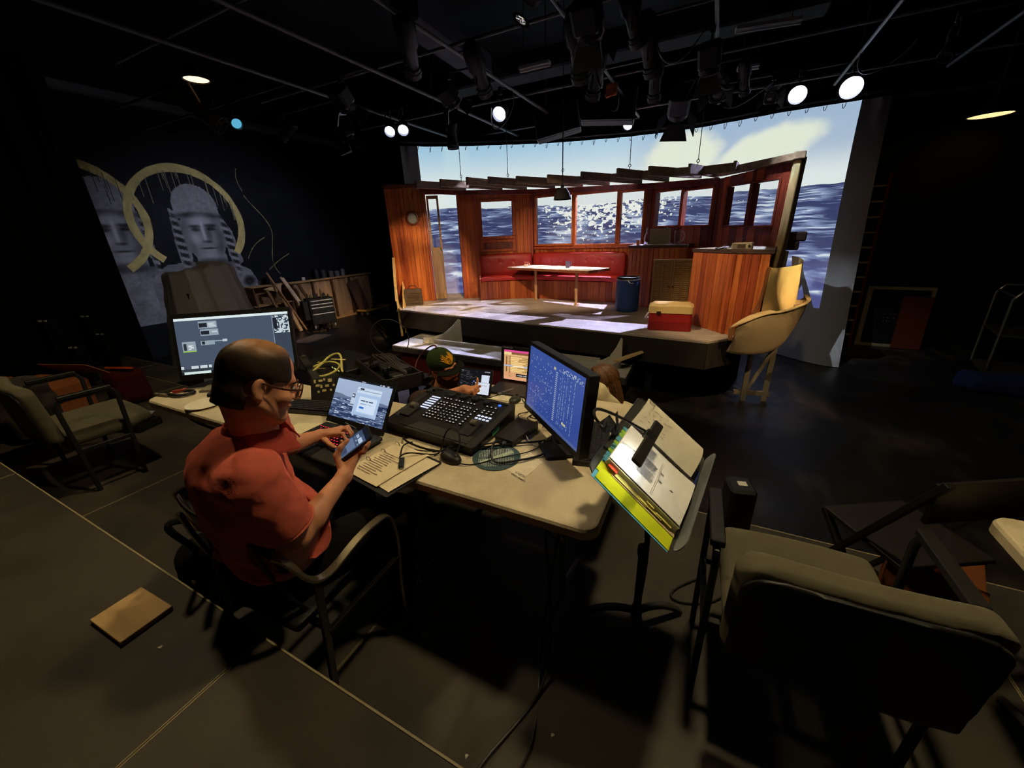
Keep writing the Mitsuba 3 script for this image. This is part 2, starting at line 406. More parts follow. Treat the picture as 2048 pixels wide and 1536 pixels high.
def figure(dy, full=True):
    """generic old portrait: head wrap, face, braids, shoulders; shifted by dy along the wall"""
    hat = affinity.scale(Point(6.02, 2.86).buffer(1), .50, .50)
    head = affinity.scale(Point(6.04, 2.25).buffer(1), .47, .80)
    neck = sbox(5.72, 1.1, 6.42, 1.7)
    braid = unary_union([Polygon([(5.52, 2.7), (5.62, 2.0), (5.58, 1.35), (5.33, 1.35), (5.36, 2.1), (5.42, 2.8)]), Polygon([(6.45, 2.85), (6.72, 2.3), (6.82, 1.5), (6.55, 1.3), (6.5, 2.0), (6.4, 2.5)])])
    sh = Polygon([(4.62, .2), (4.62, 1.2), (5.0, 1.5), (5.5, 1.55), (6.5, 1.5), (6.95, 1.25), (7.1, .9), (7.15, .2)])
    P = affinity.translate(unary_union([hat, head, neck, braid, sh]).buffer(.03).buffer(-.02), dy, 0)
    if not full: P = P.intersection(sbox(3.3, .2, 4.9, 4))
    def paint(y, z):
        y = y - dy; n = meshkit.fbm(np.stack([y * 3, z * 3, y * 0], 1), 4); nf = meshkit.fbm(np.stack([y * 17, z * 17, y * 0 + 3], 1), 3)
        v = .24 + .16 * n
        hz = sstep(2.62, 2.72, z + .06 * np.sin(y * 5) - .12 * (y - 6.0) ** 2)
        v = np.where(hz > .5, .30 + .12 * nf, v)
        v = v * (1 - .55 * blob(y, z, (6.05, 2.66), (.48, .07), .6))                       # shade of the wrap's edge (drawn)
        face = blob(y, z, (6.06, 2.12), (.40, .58), .25)
        f = .34 + .06 * n
        f = f + .10 * blob(y, z, (5.95, 2.52), (.30, .12), .7) + .10 * blob(y, z, (5.82, 2.12), (.12, .12), .8) + .05 * blob(y, z, (6.3, 2.1), (.1, .12), .8)
        f = f + .14 * blob(y, z, (6.03, 2.26), (.035, .22), .7) + .07 * blob(y, z, (6.03, 1.70), (.16, .07), .8)
        f = f - .24 * blob(y, z, (5.86, 2.40), (.13, .035), .6) - .24 * blob(y, z, (6.24, 2.42), (.13, .035), .6)    # brows
        f = f - .22 * blob(y, z, (5.87, 2.32), (.09, .04), .6) - .22 * blob(y, z, (6.23, 2.34), (.09, .04), .6)      # eyes
        f = f - .13 * blob(y, z, (6.15, 2.22), (.06, .18), .8) - .20 * blob(y, z, (6.06, 2.03), (.10, .03), .6)      # nose
        f = f - .24 * blob(y, z, (6.06, 1.87), (.17, .022), .6) + .06 * blob(y, z, (6.06, 1.81), (.13, .03), .8)     # mouth
        f = f - .16 * blob(y, z, (6.42, 2.0), (.16, .5), .8) - .10 * blob(y, z, (5.68, 1.8), (.08, .3), .8)
        v = v * (1 - face) + f * face
        v = v - .16 * blob(y, z, (6.05, 1.50), (.45, .10), .6)
        for cy0, lean in ((5.46, 0), (6.62, .12)):                                          # braids, dark strands with knots
            b = blob(y, z, (cy0 + lean * (1.9 - z) * .5, 1.95), (.09, .75), .4)
            v = v * (1 - .75 * b) + .30 * b * (np.sin(z * 34 + y * 12) > .2)
        st = blob(y, z, (5.9, .75), (1.25, .75), .4)
        v = v + st * (.12 * nf - .02) - .22 * (blob(y, z, (5.05, 1.05), (.05, .28), .5, 20) + blob(y, z, (6.45, .95), (.05, .3), .5) + blob(y, z, (6.85, .95), (.16, .14), .5))
        return grey(v * v * 2.1 + .012)
    return P, paint
k = thing('wall_mural', 'large grey painted portrait mural with two haloed heads on the black wall', 'mural')
P, f = figure(0); m, c = paint_mesh(P, .022, f, MX); part(k, 'portrait', m, c, 'matte', 'grey portrait of a man in a head wrap with braids', smooth=True)
P, f = figure(-1.75, False); m, c = paint_mesh(P, .022, f, MX - .001); part(k, 'portrait', m, c, 'matte', 'grey portrait half hidden by the drape', smooth=True)
def brush(pts, w, seed, x, wj=.25):
    P = spline(pts, 90); t = np.gradient(P, axis=0); t /= np.linalg.norm(t, axis=1, keepdims=True); nrm = np.stack([-t[:, 1], t[:, 0]], 1)
    j = meshkit.fbm(np.stack([np.arange(90) * .21, np.full(90, seed), np.zeros(90)], 1), 3)
    ww = w * (1 - wj + 2 * wj * j)[:, None]
    A, B = P + nrm * ww / 2, P - nrm * ww / 2; C = (A + B) / 2
    V = np.stack([np.r_[np.full(90, x)], A[:, 0], A[:, 1]], 1); W = V.copy(); W[:, 1:] = C; U = V.copy(); U[:, 1:] = B
    i = np.arange(89); F = np.vstack([np.stack([i, i + 1, i + 91, i + 90], 1), np.stack([i + 90, i + 91, i + 181, i + 180], 1)])
    g = meshkit.fbm(np.stack([np.tile(np.arange(90) * .35, 3), np.repeat([0, 1.5, 3.], 90) + seed, np.zeros(270)], 1), 3)[:, None]
    base = np.array(L(224, 208, 134)) * (.55 + .6 * g)
    return tm((np.vstack([V, W, U]), F)), base
def arc(cx, cz, rx, rz, a0, a1, n=14):
    a = np.radians(np.linspace(a0, a1, n)); return np.stack([cx + rx * np.cos(a), cz + rz * np.sin(a)], 1)
for pts, w in ((arc(5.82, 2.52, 1.20, 1.18, -42, 228), .17), (arc(3.75, 2.50, 1.16, 1.14, -62, 100), .16)):
    m, c = brush(pts, w, rng.random() * 9, MX + .004); part(k, 'halo', m, c, 'matte', 'ochre painted ring', smooth=True)
for i in range(22):
    a = math.radians(rng.uniform(20, 150)); y, z = 5.82 + 1.2 * math.cos(a), 2.52 + 1.18 * math.sin(a) - .05; l = rng.uniform(.15, .75)
    part(k, 'drip', b2((MX, y - .006, z - l), (MX + .006, y + .006, z), 0), (150, 146, 118), 'matte', smooth=False)
for i in range(7):
    y, z = rng.uniform(4.0, 4.8), rng.uniform(3.2, 3.5); l = rng.uniform(.1, .5)
    part(k, 'drip', b2((MX, y - .006, z - l), (MX + .006, y + .006, z), 0), (84, 84, 76), 'matte', smooth=False)
for pts in (((7.28, 3.85), (7.22, 3.6), (7.3, 3.3)), ((7.3, 3.2), (7.6, 2.8), (7.85, 2.35), (7.7, 1.6), (7.82, 1.05)), ((6.98, 1.55), (7.2, 1.85), (7.6, 2.1)), ((7.5, 1.2), (7.8, 1.4), (8.25, 1.62))):
    m, c = brush(pts, .018, rng.random() * 9, MX + .003, 1.0); part(k, 'scratch', m, c * .5, 'matte', smooth=True)

# ================================================================ the projection cloth
CY = np.array([(-7.2, 8.51), (-6.91, 8.81), (-6.29, 9.3), (-5.2, 9.93), (-4.09, 10.51), (-3.15, 10.82), (-2.35, 11.04), (-1.56, 11.14), (-.7, 11.16), (.27, 10.97), (1.13, 10.81), (1.91, 10.79), (2.29, 10.75), (2.52, 10.76)])
CP = spline(CY, 400); CS = np.r_[0, np.cumsum(np.linalg.norm(np.diff(CP, axis=0), axis=1))]; CL = CS[-1]
def cyc_pt(u, v):
    s = u * CL; x, y = np.interp(s, CS, CP[:, 0]), np.interp(s, CS, CP[:, 1]); z = FZ + .01 + 4.6 * v
    w = sstep(.72, 1.0, u) * (1 - v) ** 1.25
    f = .012 * np.sin(s * 9 + 2 * np.sin(s * 2.3)) * (.3 + .7 * v) + .02 * np.sin(s * 23) * sstep(.86, 1, v) * (sstep(.9, 1, u) + sstep(.1, 0, u))
    return np.stack([x - .26 * w, y - 2.15 * w + f, z], 1)
def cyc_pic(p, n, uv):
    """the projected picture: sky, clouds, a rough sea; black outside the frame and in the painted hull shadow"""
    u, v = uv.x, uv.y; s = u * CL; z = FZ + 4.6 * v
    hz = 2.57 + .06 * noise(s * 1.7, 3) + .10 * noise(s * .6, 8) + .03 * noise(s * 6, 1) - .08
    t = dr.clip((z - hz) / (4.0 - hz), 0, 1)
    sky = mix(L(232, 243, 240), L(166, 208, 232), sm(.25, 1.0, t * (1.0 - .25 * u)))
    sky = mix(sky, L(160, 184, 214), .75 * sm(.50, .66, u) * sm(.1, .6, t))
    c1 = 1 - sm(.75, 1.15, dr.sqrt(dr.square((s - 6.9) / .85) + dr.square((z - 3.35) / .62)) + .5 * (fbm(s * 2.2, z * 2.2, 4, 4) - .5))
    c2 = 1 - sm(.75, 1.15, dr.sqrt(dr.square((s - 8.55) / 1.0) + dr.square((z - 3.30 - .22 * (s - 8.3)) / .42)) + .5 * (fbm(s * 2.2, z * 2.2, 9, 4) - .5))
    sky = mix(sky, L(236, 244, 224), dr.clip(dr.maximum(c1, c2), 0, 1))
    sky = mix(sky, L(214, 240, 240), .3 * sm(.45, .9, noise(s * 2.6, 17)))
    d = dr.clip((hz - z) / 2.2, 0, 1)
    k = 1 / (.16 + .55 * d)
    w = fbm(s * .8 * k + 3 * fbm(s * .7, z * 3, 2, 2), z * 4.2 * k, 5, 4)
    w2 = fbm(s * 2.4 + 11 + w * 2, z * 8.5, 6, 4)
    q = w * .5 + w2 * .5
    q = q + .10 * (noise(s * 7 + 4 * w, z * 16, 2) - .5)
    sea = mix(L(50, 60, 106), L(140, 160, 200), sm(.42, .64, q))
    sea = mix(sea, L(84, 88, 158), .55 * sm(.35, 1, d))
    sea = mix(sea, L(214, 226, 236), sm(.60, .68, q))
    gl = dr.exp(-dr.square((s - 5.6) / 1.5)) * (1 - sm(.1, .55, d)) + .55 * dr.exp(-dr.square((s - 4.2) / 1.2)) * (1 - sm(.0, .9, d)) + .25 * (1 - sm(.0, .25, d))
    sp = noise(s * 13, z * 22, 3) * .6 + noise(s * 31, z * 44, 7) * .4
    sea = mix(sea, L(250, 255, 246), sm(.80, .90, sp + .42 * gl - .12))
    pic = dr.select(z > hz, sky, sea)
    a, b = s - SHADOW_CUT[0], z - SHADOW_CUT[1]
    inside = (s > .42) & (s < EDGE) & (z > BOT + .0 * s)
    hull_shadow = (dr.abs(s - SHADOW_CUT[0]) < SHADOW_CUT[2] * (SHADOW_CUT[1] - z)) & ~((dr.abs(s - SHADOW_CUT[0] - .06) / .09 + dr.abs(z - SHADOW_CUT[1] + .62) / .27) < 1)  # hull shadow painted as a dark peak into the emitted picture
    return dr.select(inside & ~hull_shadow, pic * .86, 0)
SHADOW_CUT, EDGE, BOT = (9.62, 1.08, .42), 10.02, .34
cyc = thing('projection_cloth', 'tall white cloth behind the boat showing a projected stormy sea and sky', 'backdrop')
u, v, F = grid(240, 40)
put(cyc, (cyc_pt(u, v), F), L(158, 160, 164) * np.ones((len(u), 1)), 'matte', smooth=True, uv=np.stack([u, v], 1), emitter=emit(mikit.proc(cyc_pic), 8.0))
for i in range(36):
    u0 = (i + .5) / 36; p = cyc_pt(np.array([u0]), np.array([.995]))[0]
    part(cyc, 'tie', tb([p + [0, -.02, 0], p + [.02, -.05, -.05 - .05 * rng.random()], p + [.05, -.04, .03], p + [0, -.01, .12]], .006, 5, 10), (66, 66, 70), 'matte')
rail = cyc_pt(np.linspace(0, 1, 60), np.ones(60)) + [0, 0, .09]
one('backdrop_rail', 'black pipe along the top edge of the projection cloth', 'pipe', tb(rail, .03, 8), (34, 34, 38), 'satin')
def border(u, v):
    P = cyc_pt(u, np.ones_like(u)); P[:, 1] += .10; P[:, 2] += .02 + .75 * v
    return P
one('black_border', 'black cloth border hanging above the projection cloth', 'drape', sheet(border, 80, 4, .01), (10, 10, 11), 'matte')
# ================================================================ the stage: deck, cutaway wheelhouse, hull
DZ = .45
deck_poly = Polygon([(-6.05, 6.50), (-.84, 5.75), (.05, 5.63), (.38, 6.02), (.60, 6.3), (.86, 7.2), (-.05, 8.45), (-1.25, 9.05), (-3.95, 9.35), (-5.5, 8.6), (-5.75, 9.3), (-6.95, 8.7), (-6.9, 7.3), (-6.45, 6.9)])
dk = thing('stage_deck', 'raised boat deck stage with a dark fascia under its front edge', 'stage')
put(dk, ext(deck_poly, .04, mat4(None, (0, 0, DZ - .04))), None, 'deck_paint', smooth=False)
part(dk, 'frame', ext(deck_poly.buffer(-.03), .20, mat4(None, (0, 0, DZ - .241))), (22, 18, 16), 'matte', smooth=False)
fr_pts = [(-6.04, 6.49), (-3.4, 6.11), (-.84, 5.74), (.05, 5.62), (.37, 6.0)]
for p, q in zip(fr_pts[:-1], fr_pts[1:]):
    part(dk, 'fascia', beam((*p, DZ - .205), (*q, DZ - .205), .02, .36), (44, 39, 36), 'matte', smooth=False)
base_poly = Polygon([(-5.9, 7.45), (-.6, 6.75), (.46, 6.75), (.6, 7.4), (-.2, 8.3), (-3.95, 9.1), (-5.5, 8.4)])
part(dk, 'masking', ext(base_poly, .80, mat4(None, (0, 0, FZ))), (10, 10, 10), 'matte', smooth=False)
for x, y in ((-5.75, 6.75), (-.7, 6.0)): part(dk, 'post', b2((x - .045, y - .045, FZ), (x + .045, y + .045, DZ - .23), .004), (20, 18, 16), 'matte', smooth=False)

class Wall:
    """plank wall between two plan points; local x along it, y away from the audience, z up"""
    def __init__(s, name, label, P, Q, h0, h1, openings, tones, bw=.095, z0=DZ, pieces=None):
        s.P, s.Q = np.array([*P, 0.0]), np.array([*Q, 0.0]); s.M = fr(s.P, s.Q - s.P, z=(0, 0, 1)); s.W = np.linalg.norm(s.Q - s.P)
        s.k = thing(name, label, 'stage wall', 'plank walls of the wheelhouse set') if name else None
        s.h = lambda x: h0 + (h1 - h0) * x / s.W
        cuts = [0, s.W] + [c for o in openings for c in o[:2]]
        cuts = sorted(set(round(c, 4) for c in cuts)); back = []
        for a, b in zip(cuts[:-1], cuts[1:]):
            n = max(1, round((b - a) / bw))
            ops = sorted([(o[2], o[3]) for o in openings if o[0] <= a + 1e-3 and o[1] >= b - 1e-3])
            for i in range(n):
                x0, x1 = a + (b - a) * i / n, a + (b - a) * (i + 1) / n; z = z0
                for lo, hi in ops + [(s.h((x0 + x1) / 2), None)]:
                    if lo - z > .02:
                        part(s.k, 'plank', tf(b2((x0 + .0025, -.018, z + .001), (x1 - .0025, 0, lo - .001), .003), s.M), None, rng.choice(tones), smooth=False)
                    z = hi
            z = z0
            for lo, hi in ops + [(min(s.h(a), s.h(b)), None)]:
                if lo - z > .02: back.append(tf(b2((a, .001, z), (b, .03, lo), 0), s.M))
                z = hi
        part(s.k, 'backing', back, (70, 58, 46), 'matte', smooth=False)
    def at(s, x, y, z): return (s.M @ [x, y, z, 1])[:3]
    def box(s, name, x0, x1, y0, y1, z0, z1, mat='plank_red', col=None, parent=None, label=None, ch=None):
        return part(parent or s.k, name, tf(b2((x0, y0, z0), (x1, y1, z1), ch), s.M), col, mat, label=label, smooth=False)
    def window(s, x0, x1, z0, z1, t=.05, mat='plank_red', sill=True, pane=True, depth=.05):
        f = s.box('window_frame', x0 - t, x1 + t, -.045, .04, z1, z1 + t, mat)
        s.box('stile', x0 - t, x0, -.045, depth, z0, z1, mat, parent=f); s.box('stile', x1, x1 + t, -.045, depth, z0, z1, mat, parent=f)
        s.box('sill', x0 - t, x1 + t, -.06, .04, z0 - t, z0, mat, parent=f)
        if pane:
            part(f, 'pane', tf(sheet(lambda u, v: np.stack([x0 + (x1 - x0) * u, u * 0 + .015, z0 + (z1 - z0) * v], 1), 2, 2), s.M), None, 'clear', smooth=False)
AMB = ['plank_amber', 'plank_amber', 'plank_red', 'plank_gold']
RED = ['plank_red', 'plank_red', 'plank_dark', 'plank_amber']
DRK = ['plank_dark', 'plank_dark', 'plank_red']
W1 = Wall('wheelhouse_wall', 'orange plank wall at the left end of the boat set, with a round porthole', (-6.78, 7.38), (-6.15, 7.76), 3.01, 2.93, [(.345, .66, 2.175, 2.49)], AMB)
# porthole: square of planks left open is closed by a ring plate
c0 = (.5025, 2.33)
plate = sbox(.345, 2.175, .66, 2.49).difference(Point(c0).buffer(.115, quad_segs=10))
part(W1.k, 'porthole_plate', tf(ext(plate, .02, fr((0, 0, 0), (1, 0, 0), y=(0, 0, 1))), W1.M), None, 'plank_amber', smooth=False)
ph = part(W1.k, 'porthole_ring', tf(lathe([(.108, -.01), (.150, -.01), (.155, .02), (.14, .045), (.118, .05), (.108, .03)], 28, fr((c0[0], -.02, c0[1]), (1, 0, 0), y=(0, 0, 1))), W1.M), (112, 58, 34), 'satin', 'brown porthole ring')
part(ph, 'hinge', tf(b2((.64, -.075, 2.36), (.70, -.02, 2.43)), W1.M), (90, 44, 26), 'satin')
part(ph, 'pane', tf(lathe([(0, 0), (.112, 0), (.112, .008), (0, .008)], 24, fr((c0[0], .0, c0[1]), (1, 0, 0), y=(0, 0, 1))), W1.M), (176, 182, 188), 'satin', 'pale frosted pane')
W1.box('corner_post', -.06, 0, -.03, .06, DZ, 3.0, 'plank_red')
W1.box('cap', -.08, W1.W, -.04, .05, 2.95, 3.04, 'plank_dark')
# door bay
WD = Wall('wheelhouse_wall', 'narrow red wall around the open doorway of the boat set', (-6.15, 7.76), (-5.48, 8.32), 2.93, 2.87, [(.10, .80, DZ, 2.82)], RED, .07)
for x0, x1, z0, z1 in ((.04, .10, DZ, 2.82), (.80, .86, DZ, 2.82), (.04, .86, 2.82, 2.88)): WD.box('door_casing', x0, x1, -.05, .05, z0, z1, 'plank_red')
# the door, swung open into the doorway away from the audience
dm = fr(WD.at(.115, .05, 0), np.array([.20, .155, 0]), z=(0, 0, 1)); Dh = 2.80; DWd = .27
d = thing('cabin_door', 'half glazed narrow wooden door standing open in the doorway of the boat set', 'door')
def dbx(n, x0, x1, y0, y1, z0, z1, mat='bare_wood', parent=None, label=None): return part(parent or d, n, tf(b2((x0, y0, z0), (x1, y1, z1)), dm), None, mat, smooth=False, label=label)
dbx('stile', 0, .045, 0, .035, DZ + .02, Dh); dbx('stile', DWd - .045, DWd, 0, .035, DZ + .02, Dh)
dbx('rail', .045, DWd - .045, 0, .035, Dh - .07, Dh); dbx('rail', .045, DWd - .045, 0, .035, 1.62, 1.68); dbx('rail', .045, DWd - .045, 0, .035, DZ + .02, DZ + .16)
for i in range(4): dbx('plank', .047 + i * .044, .047 + i * .044 + .042, .008, .028, DZ + .16, 1.62)
part(d, 'pane', tf(sheet(lambda u, v: np.stack([.045 + (DWd - .09) * u, u * 0 + .018, 1.68 + (Dh - 1.75) * v], 1), 2, 2), dm), None, 'clear', smooth=False)
part(d, 'knob', tf(mv(trimesh.creation.icosphere(2, .022), (DWd - .022, -.03, 1.62)), dm), (170, 168, 160), 'metal')
# bench wall with a square window
W2 = Wall('wheelhouse_wall', 'orange plank wall with a square window above the left bench', (-5.48, 8.32), (-3.95, 9.14), 2.87, 2.83, [(.49, 1.20, 1.88, 2.63)], AMB)
W2.window(.49, 1.20, 1.88, 2.63, .07, pane=True)
W2.box('panel_rail', .46, 1.23, -.04, 0, 1.74, 1.80, 'plank_red'); W2.box('panel', .49, 1.20, -.026, 0, 1.59, 1.74, 'plank_dark'); W2.box('panel_rail', .44, 1.25, -.04, 0, 1.53, 1.585, 'plank_red')
W2.box('panel_stile', .42, .49, -.04, 0, 1.53, 1.81, 'plank_red'); W2.box('panel_stile', 1.20, 1.27, -.04, 0, 1.53, 1.81, 'plank_red')
W2.box('corner_post', -.03, .035, -.05, .05, DZ, 2.86, 'plank_red')
W3 = Wall('wheelhouse_wall', 'long plank wall with three tall windows above the bench', (-3.95, 9.14), (-1.25, 8.85), 2.83, 2.71, [(.06, .97, 1.66, 2.665), (1.06, 1.985, 1.64, 2.645), (2.075, 2.53, 1.63, 2.61)], AMB)
for a, b, z0, z1 in ((.06, .97, 1.66, 2.665), (1.06, 1.985, 1.64, 2.645), (2.075, 2.53, 1.63, 2.61)): W3.window(a, b, z0, z1, .044, 'plank_amber')
W3.box('chair_rail', 0, 2.55, -.06, 0, 1.545, 1.60, 'plank_red'); W3.box('corner_post', -.03, .02, -.05, .02, DZ, 2.82, 'plank_dark'); W3.box('corner_post', 2.60, 2.70, -.05, .03, DZ, 2.70, 'plank_dark')
W4 = Wall('wheelhouse_wall', 'dark plank wall with a pair of windows behind the laptop counter', (-1.25, 8.85), (-.12, 8.30), 2.71, 2.65, [(.08, .60, 1.945, 2.55), (.655, 1.19, 1.93, 2.52)], DRK, .13)
for a, b, z0, z1 in ((.08, .60, 1.945, 2.55), (.655, 1.19, 1.93, 2.52)): W4.window(a, b, z0, z1, .03, 'plank_red', depth=.10)
W4.box('corner_post', W4.W - .035, W4.W + .03, -.05, .03, DZ, 2.65, 'plank_dark')
W5 = Wall('wheelhouse_wall', 'dark plank wall with a pair of windows next to the raked bow post', (-.12, 8.30), (.87, 7.27), 2.65, 2.72, [(.265, .70, 1.90, 2.50), (.765, 1.20, 1.88, 2.49)], DRK, .13)
for a, b, z0, z1 in ((.265, .70, 1.90, 2.50), (.765, 1.20, 1.88, 2.49)): W5.window(a, b, z0, z1, .03, 'plank_dark', depth=.10)
W5.box('cap', -.02, W5.W + .03, -.12, .06, 2.69, 2.79, 'rafter_wood')
# bow post: profile board seen edge on
bp = thing('bow_post', 'pale raked post at the right end of the wheelhouse, dark at its top', 'post')
so = [(.89, 7.25, 2.74), (.885, 7.24, 2.48), (.875, 7.2, 2.06), (.86, 7.15, 1.66), (.825, 7.06, 1.39), (.80, 7.0, 1.24)]
put(bp, flatbar(np.array(so) - [.045, 0, 0], .09, .10, (.12, -.98, .1), 24), (182, 158, 118), 'matte')
part(bp, 'head', b2((.78, 7.16, 2.70), (.92, 7.32, 2.80)), None, 'rafter_wood', smooth=False)
part(bp, 'back_edge', flatbar(np.array(so) + [.03, .10, 0], .06, .10, (.12, -.98, .1), 24), (74, 62, 50), 'matte')

# roof: rafters on the wall tops, header boards, a purlin
rf = [(-5.68, 7.06, 3.0), (-5.2, 7.23, 3.0), (-4.61, 7.30, 2.99), (-4.22, 7.48, 2.98), (-3.73, 7.74, 2.97), (-3.11, 7.85, 2.95), (-2.40, 7.72, 2.92), (-1.69, 7.49, 2.88), (-1.16, 7.42, 2.85), (-.55, 7.40, 2.82), (.08, 7.76, 2.84)]
rb = [(-5.36, 8.40), (-4.62, 8.80), (-4.13, 9.08), (-3.45, 9.12), (-2.78, 9.05), (-2.18, 8.97), (-1.52, 8.90), (-1.0, 8.74), (-.42, 8.47), (-.15, 8.36), (.13, 8.06)]
rz = [2.88, 2.86, 2.85, 2.83, 2.80, 2.77, 2.74, 2.72, 2.70, 2.68, 2.69]
for i, (a, b, z) in enumerate(zip(rf, rb, rz)):
    nth = ['leftmost', 'second', 'third', 'fourth', 'fifth', 'sixth', 'seventh', 'eighth', 'ninth', 'tenth', 'rightmost'][i]
    one('roof_rafter', f'{nth} of the eleven bare roof rafters over the boat deck, counted from the door', 'rafter', beam((a[0], a[1], a[2] - .07), (b[0], b[1] + .02, z + .07), .045, .14), None, 'rafter_wood', 'bare rafters over the boat deck', smooth=False)
hd = thing('roof_header', 'dark header board running along the wall tops under the rafters', 'beam')
hp = [(-6.15, 7.76, 2.93), (-5.48, 8.32, 2.87), (-3.95, 9.14, 2.83), (-1.25, 8.85, 2.71), (-.12, 8.30, 2.65)]
for p, q in zip(hp[:-1], hp[1:]): part(hd, 'board', beam((p[0], p[1] - .03, p[2] - .03), (q[0], q[1] - .03, q[2] - .03), .06, .10), None, 'plank_dark', smooth=False)
pu = thing('roof_purlin', 'grey board crossing the middle of the roof rafters', 'beam')
pm = [tuple(np.array(a) * .55 + np.array([b[0], b[1], z + .14]) * .45 - [0, 0, .07]) for a, b, z in zip(rf, rb, rz)]
for p, q in zip(pm[:-1], pm[1:]): part(pu, 'board', beam(np.array(p) + (np.array(q) - p) * .03, np.array(q) - (np.array(q) - p) * .03, .035, .13), None, 'rafter_wood', smooth=False)
for i, (p, top) in enumerate((((-4.86, 7.50, 2.96), 4.15), ((-4.03, 7.98, 2.95), 4.15), ((-2.82, 7.92, 2.92), 4.15), ((-1.56, 7.86, 2.86), 4.15), ((-.46, 7.86, 2.82), 4.15))):
    w = one('hanging_wire', f"{['leftmost', 'second', 'middle', 'fourth', 'rightmost'][i]} of the five thin wires holding up the roof rafters", 'wire', tb([(p[0], p[1], p[2] + .1), (p[0], p[1], top)], .006, 5), (52, 52, 54), 'satin', 'wires holding the rafters')
    part(w, 'eye_bolt', [ring(.022, .006, fr((p[0], p[1], p[2] + .085), (1, 0, 0), y=(0, 0, 1)), 14, 6), tb([(p[0], p[1], p[2] - .02), (p[0], p[1], p[2] + .065)], .006, 6)], (44, 44, 46), 'metal')
lamp = thing('pendant_lamp', 'black dome pendant lamp hanging over the galley table', 'lamp')
LX, LY = -2.72, 7.62
part(lamp, 'cord', tb([(LX, LY, 5.92), (LX, LY, 2.72)], .006, 6), (20, 20, 20), 'matte')
part(lamp, 'shade', lathe([(.030, .25), (.035, .20), (.09, .185), (.145, .10), (.165, .0), (.160, 0), (.138, .095), (.085, .175), (.0, .18), (0, .25)], 32, mat4(None, (LX, LY, 2.47))), (14, 14, 15), 'matte')
part(lamp, 'bulb', mv(trimesh.creation.icosphere(2, .035), (LX, LY, 2.55)), (230, 226, 214), 'satin')

# benches with tufted red backs
def bench(W, x0, x1, label, seat0=.46):
    b = thing('bench', label, 'bench', 'upholstered benches')
    def bb(n, *a, **k): return part(b, n, tf(b2(a[:3], a[3:6], k.pop('ch', None)), W.M), k.pop('col', None), k.pop('mat', 'plank_amber'), **k)
    n = max(2, round((x1 - x0) / .14))
    for i in range(n): bb('front_plank', x0 + (x1 - x0) * i / n + .002, -.45, DZ, x0 + (x1 - x0) * (i + 1) / n - .002, -.43, .87, mat=rng.choice(AMB), smooth=False)
    bb('base', x0, -.43, DZ, x1, -.022, .86, mat='plank_dark', smooth=False)
    def cushion(u, v):
        x = x0 + (x1 - x0) * u; y = -.49 + .42 * v; z = .955 + .03 * (1 - (2 * u - 1) ** 8) * (1 - (2 * v - 1) ** 6) + .008 * meshkit.fbm(np.stack([x * 6, y * 6, x * 0], 1), 3)
        return np.stack([x, y, z], 1)
    part(b, 'seat_cushion', tf(sheet(cushion, 40, 14, .09), W.M), (186, 52, 50), 'satin', 'glossy red seat cushion', smooth=True)
    bu = [(x0 + .18 + .3 * i, z) for i in range(int((x1 - x0 - .1) / .3)) for z in (1.30,)]
    def back(u, v):
        x, z = x0 + (x1 - x0) * u, .98 + .47 * v; y = -.07 + .0 * x
        y = y - .045 * (1 - (2 * u - 1) ** 10) * (1 - (2 * v - 1) ** 6)
        for q in bu: y = y + .035 * np.exp(-((x - q[0]) ** 2 + (z - q[1]) ** 2) / .0016)
        y = y - .006 * meshkit.fbm(np.stack([x * 5, z * 5, x * 0], 1), 3)
        return np.stack([x, y - .02, z], 1)
    m = tf(sheet(back, int((x1 - x0) / .03), 18, -.05), W.M)
    bk = part(b, 'backrest', m, (140, 30, 26), 'satin', 'button tufted red backrest', smooth=True)
    for q in bu: part(bk, 'button', mv(trimesh.creation.icosphere(1, .014), W.at(q[0], -.078, q[1])), (110, 24, 22), 'satin')
    return b
b1 = bench(W2, .40, 1.63, 'short red upholstered bench under the square window')
side = Polygon([(-.50, DZ), (-.50, .93), (-.40, 1.0), (-.16, 1.10), (-.13, 1.48), (-.022, 1.48), (-.022, DZ)])
part(b1, 'end_panel', tf(ext(side, .025, fr((.375, 0, 0), (0, 1, 0), y=(0, 0, 1))), W2.M), None, 'plank_amber', smooth=False)
bench(W3, .03, 2.26, 'long red upholstered bench under the three windows')

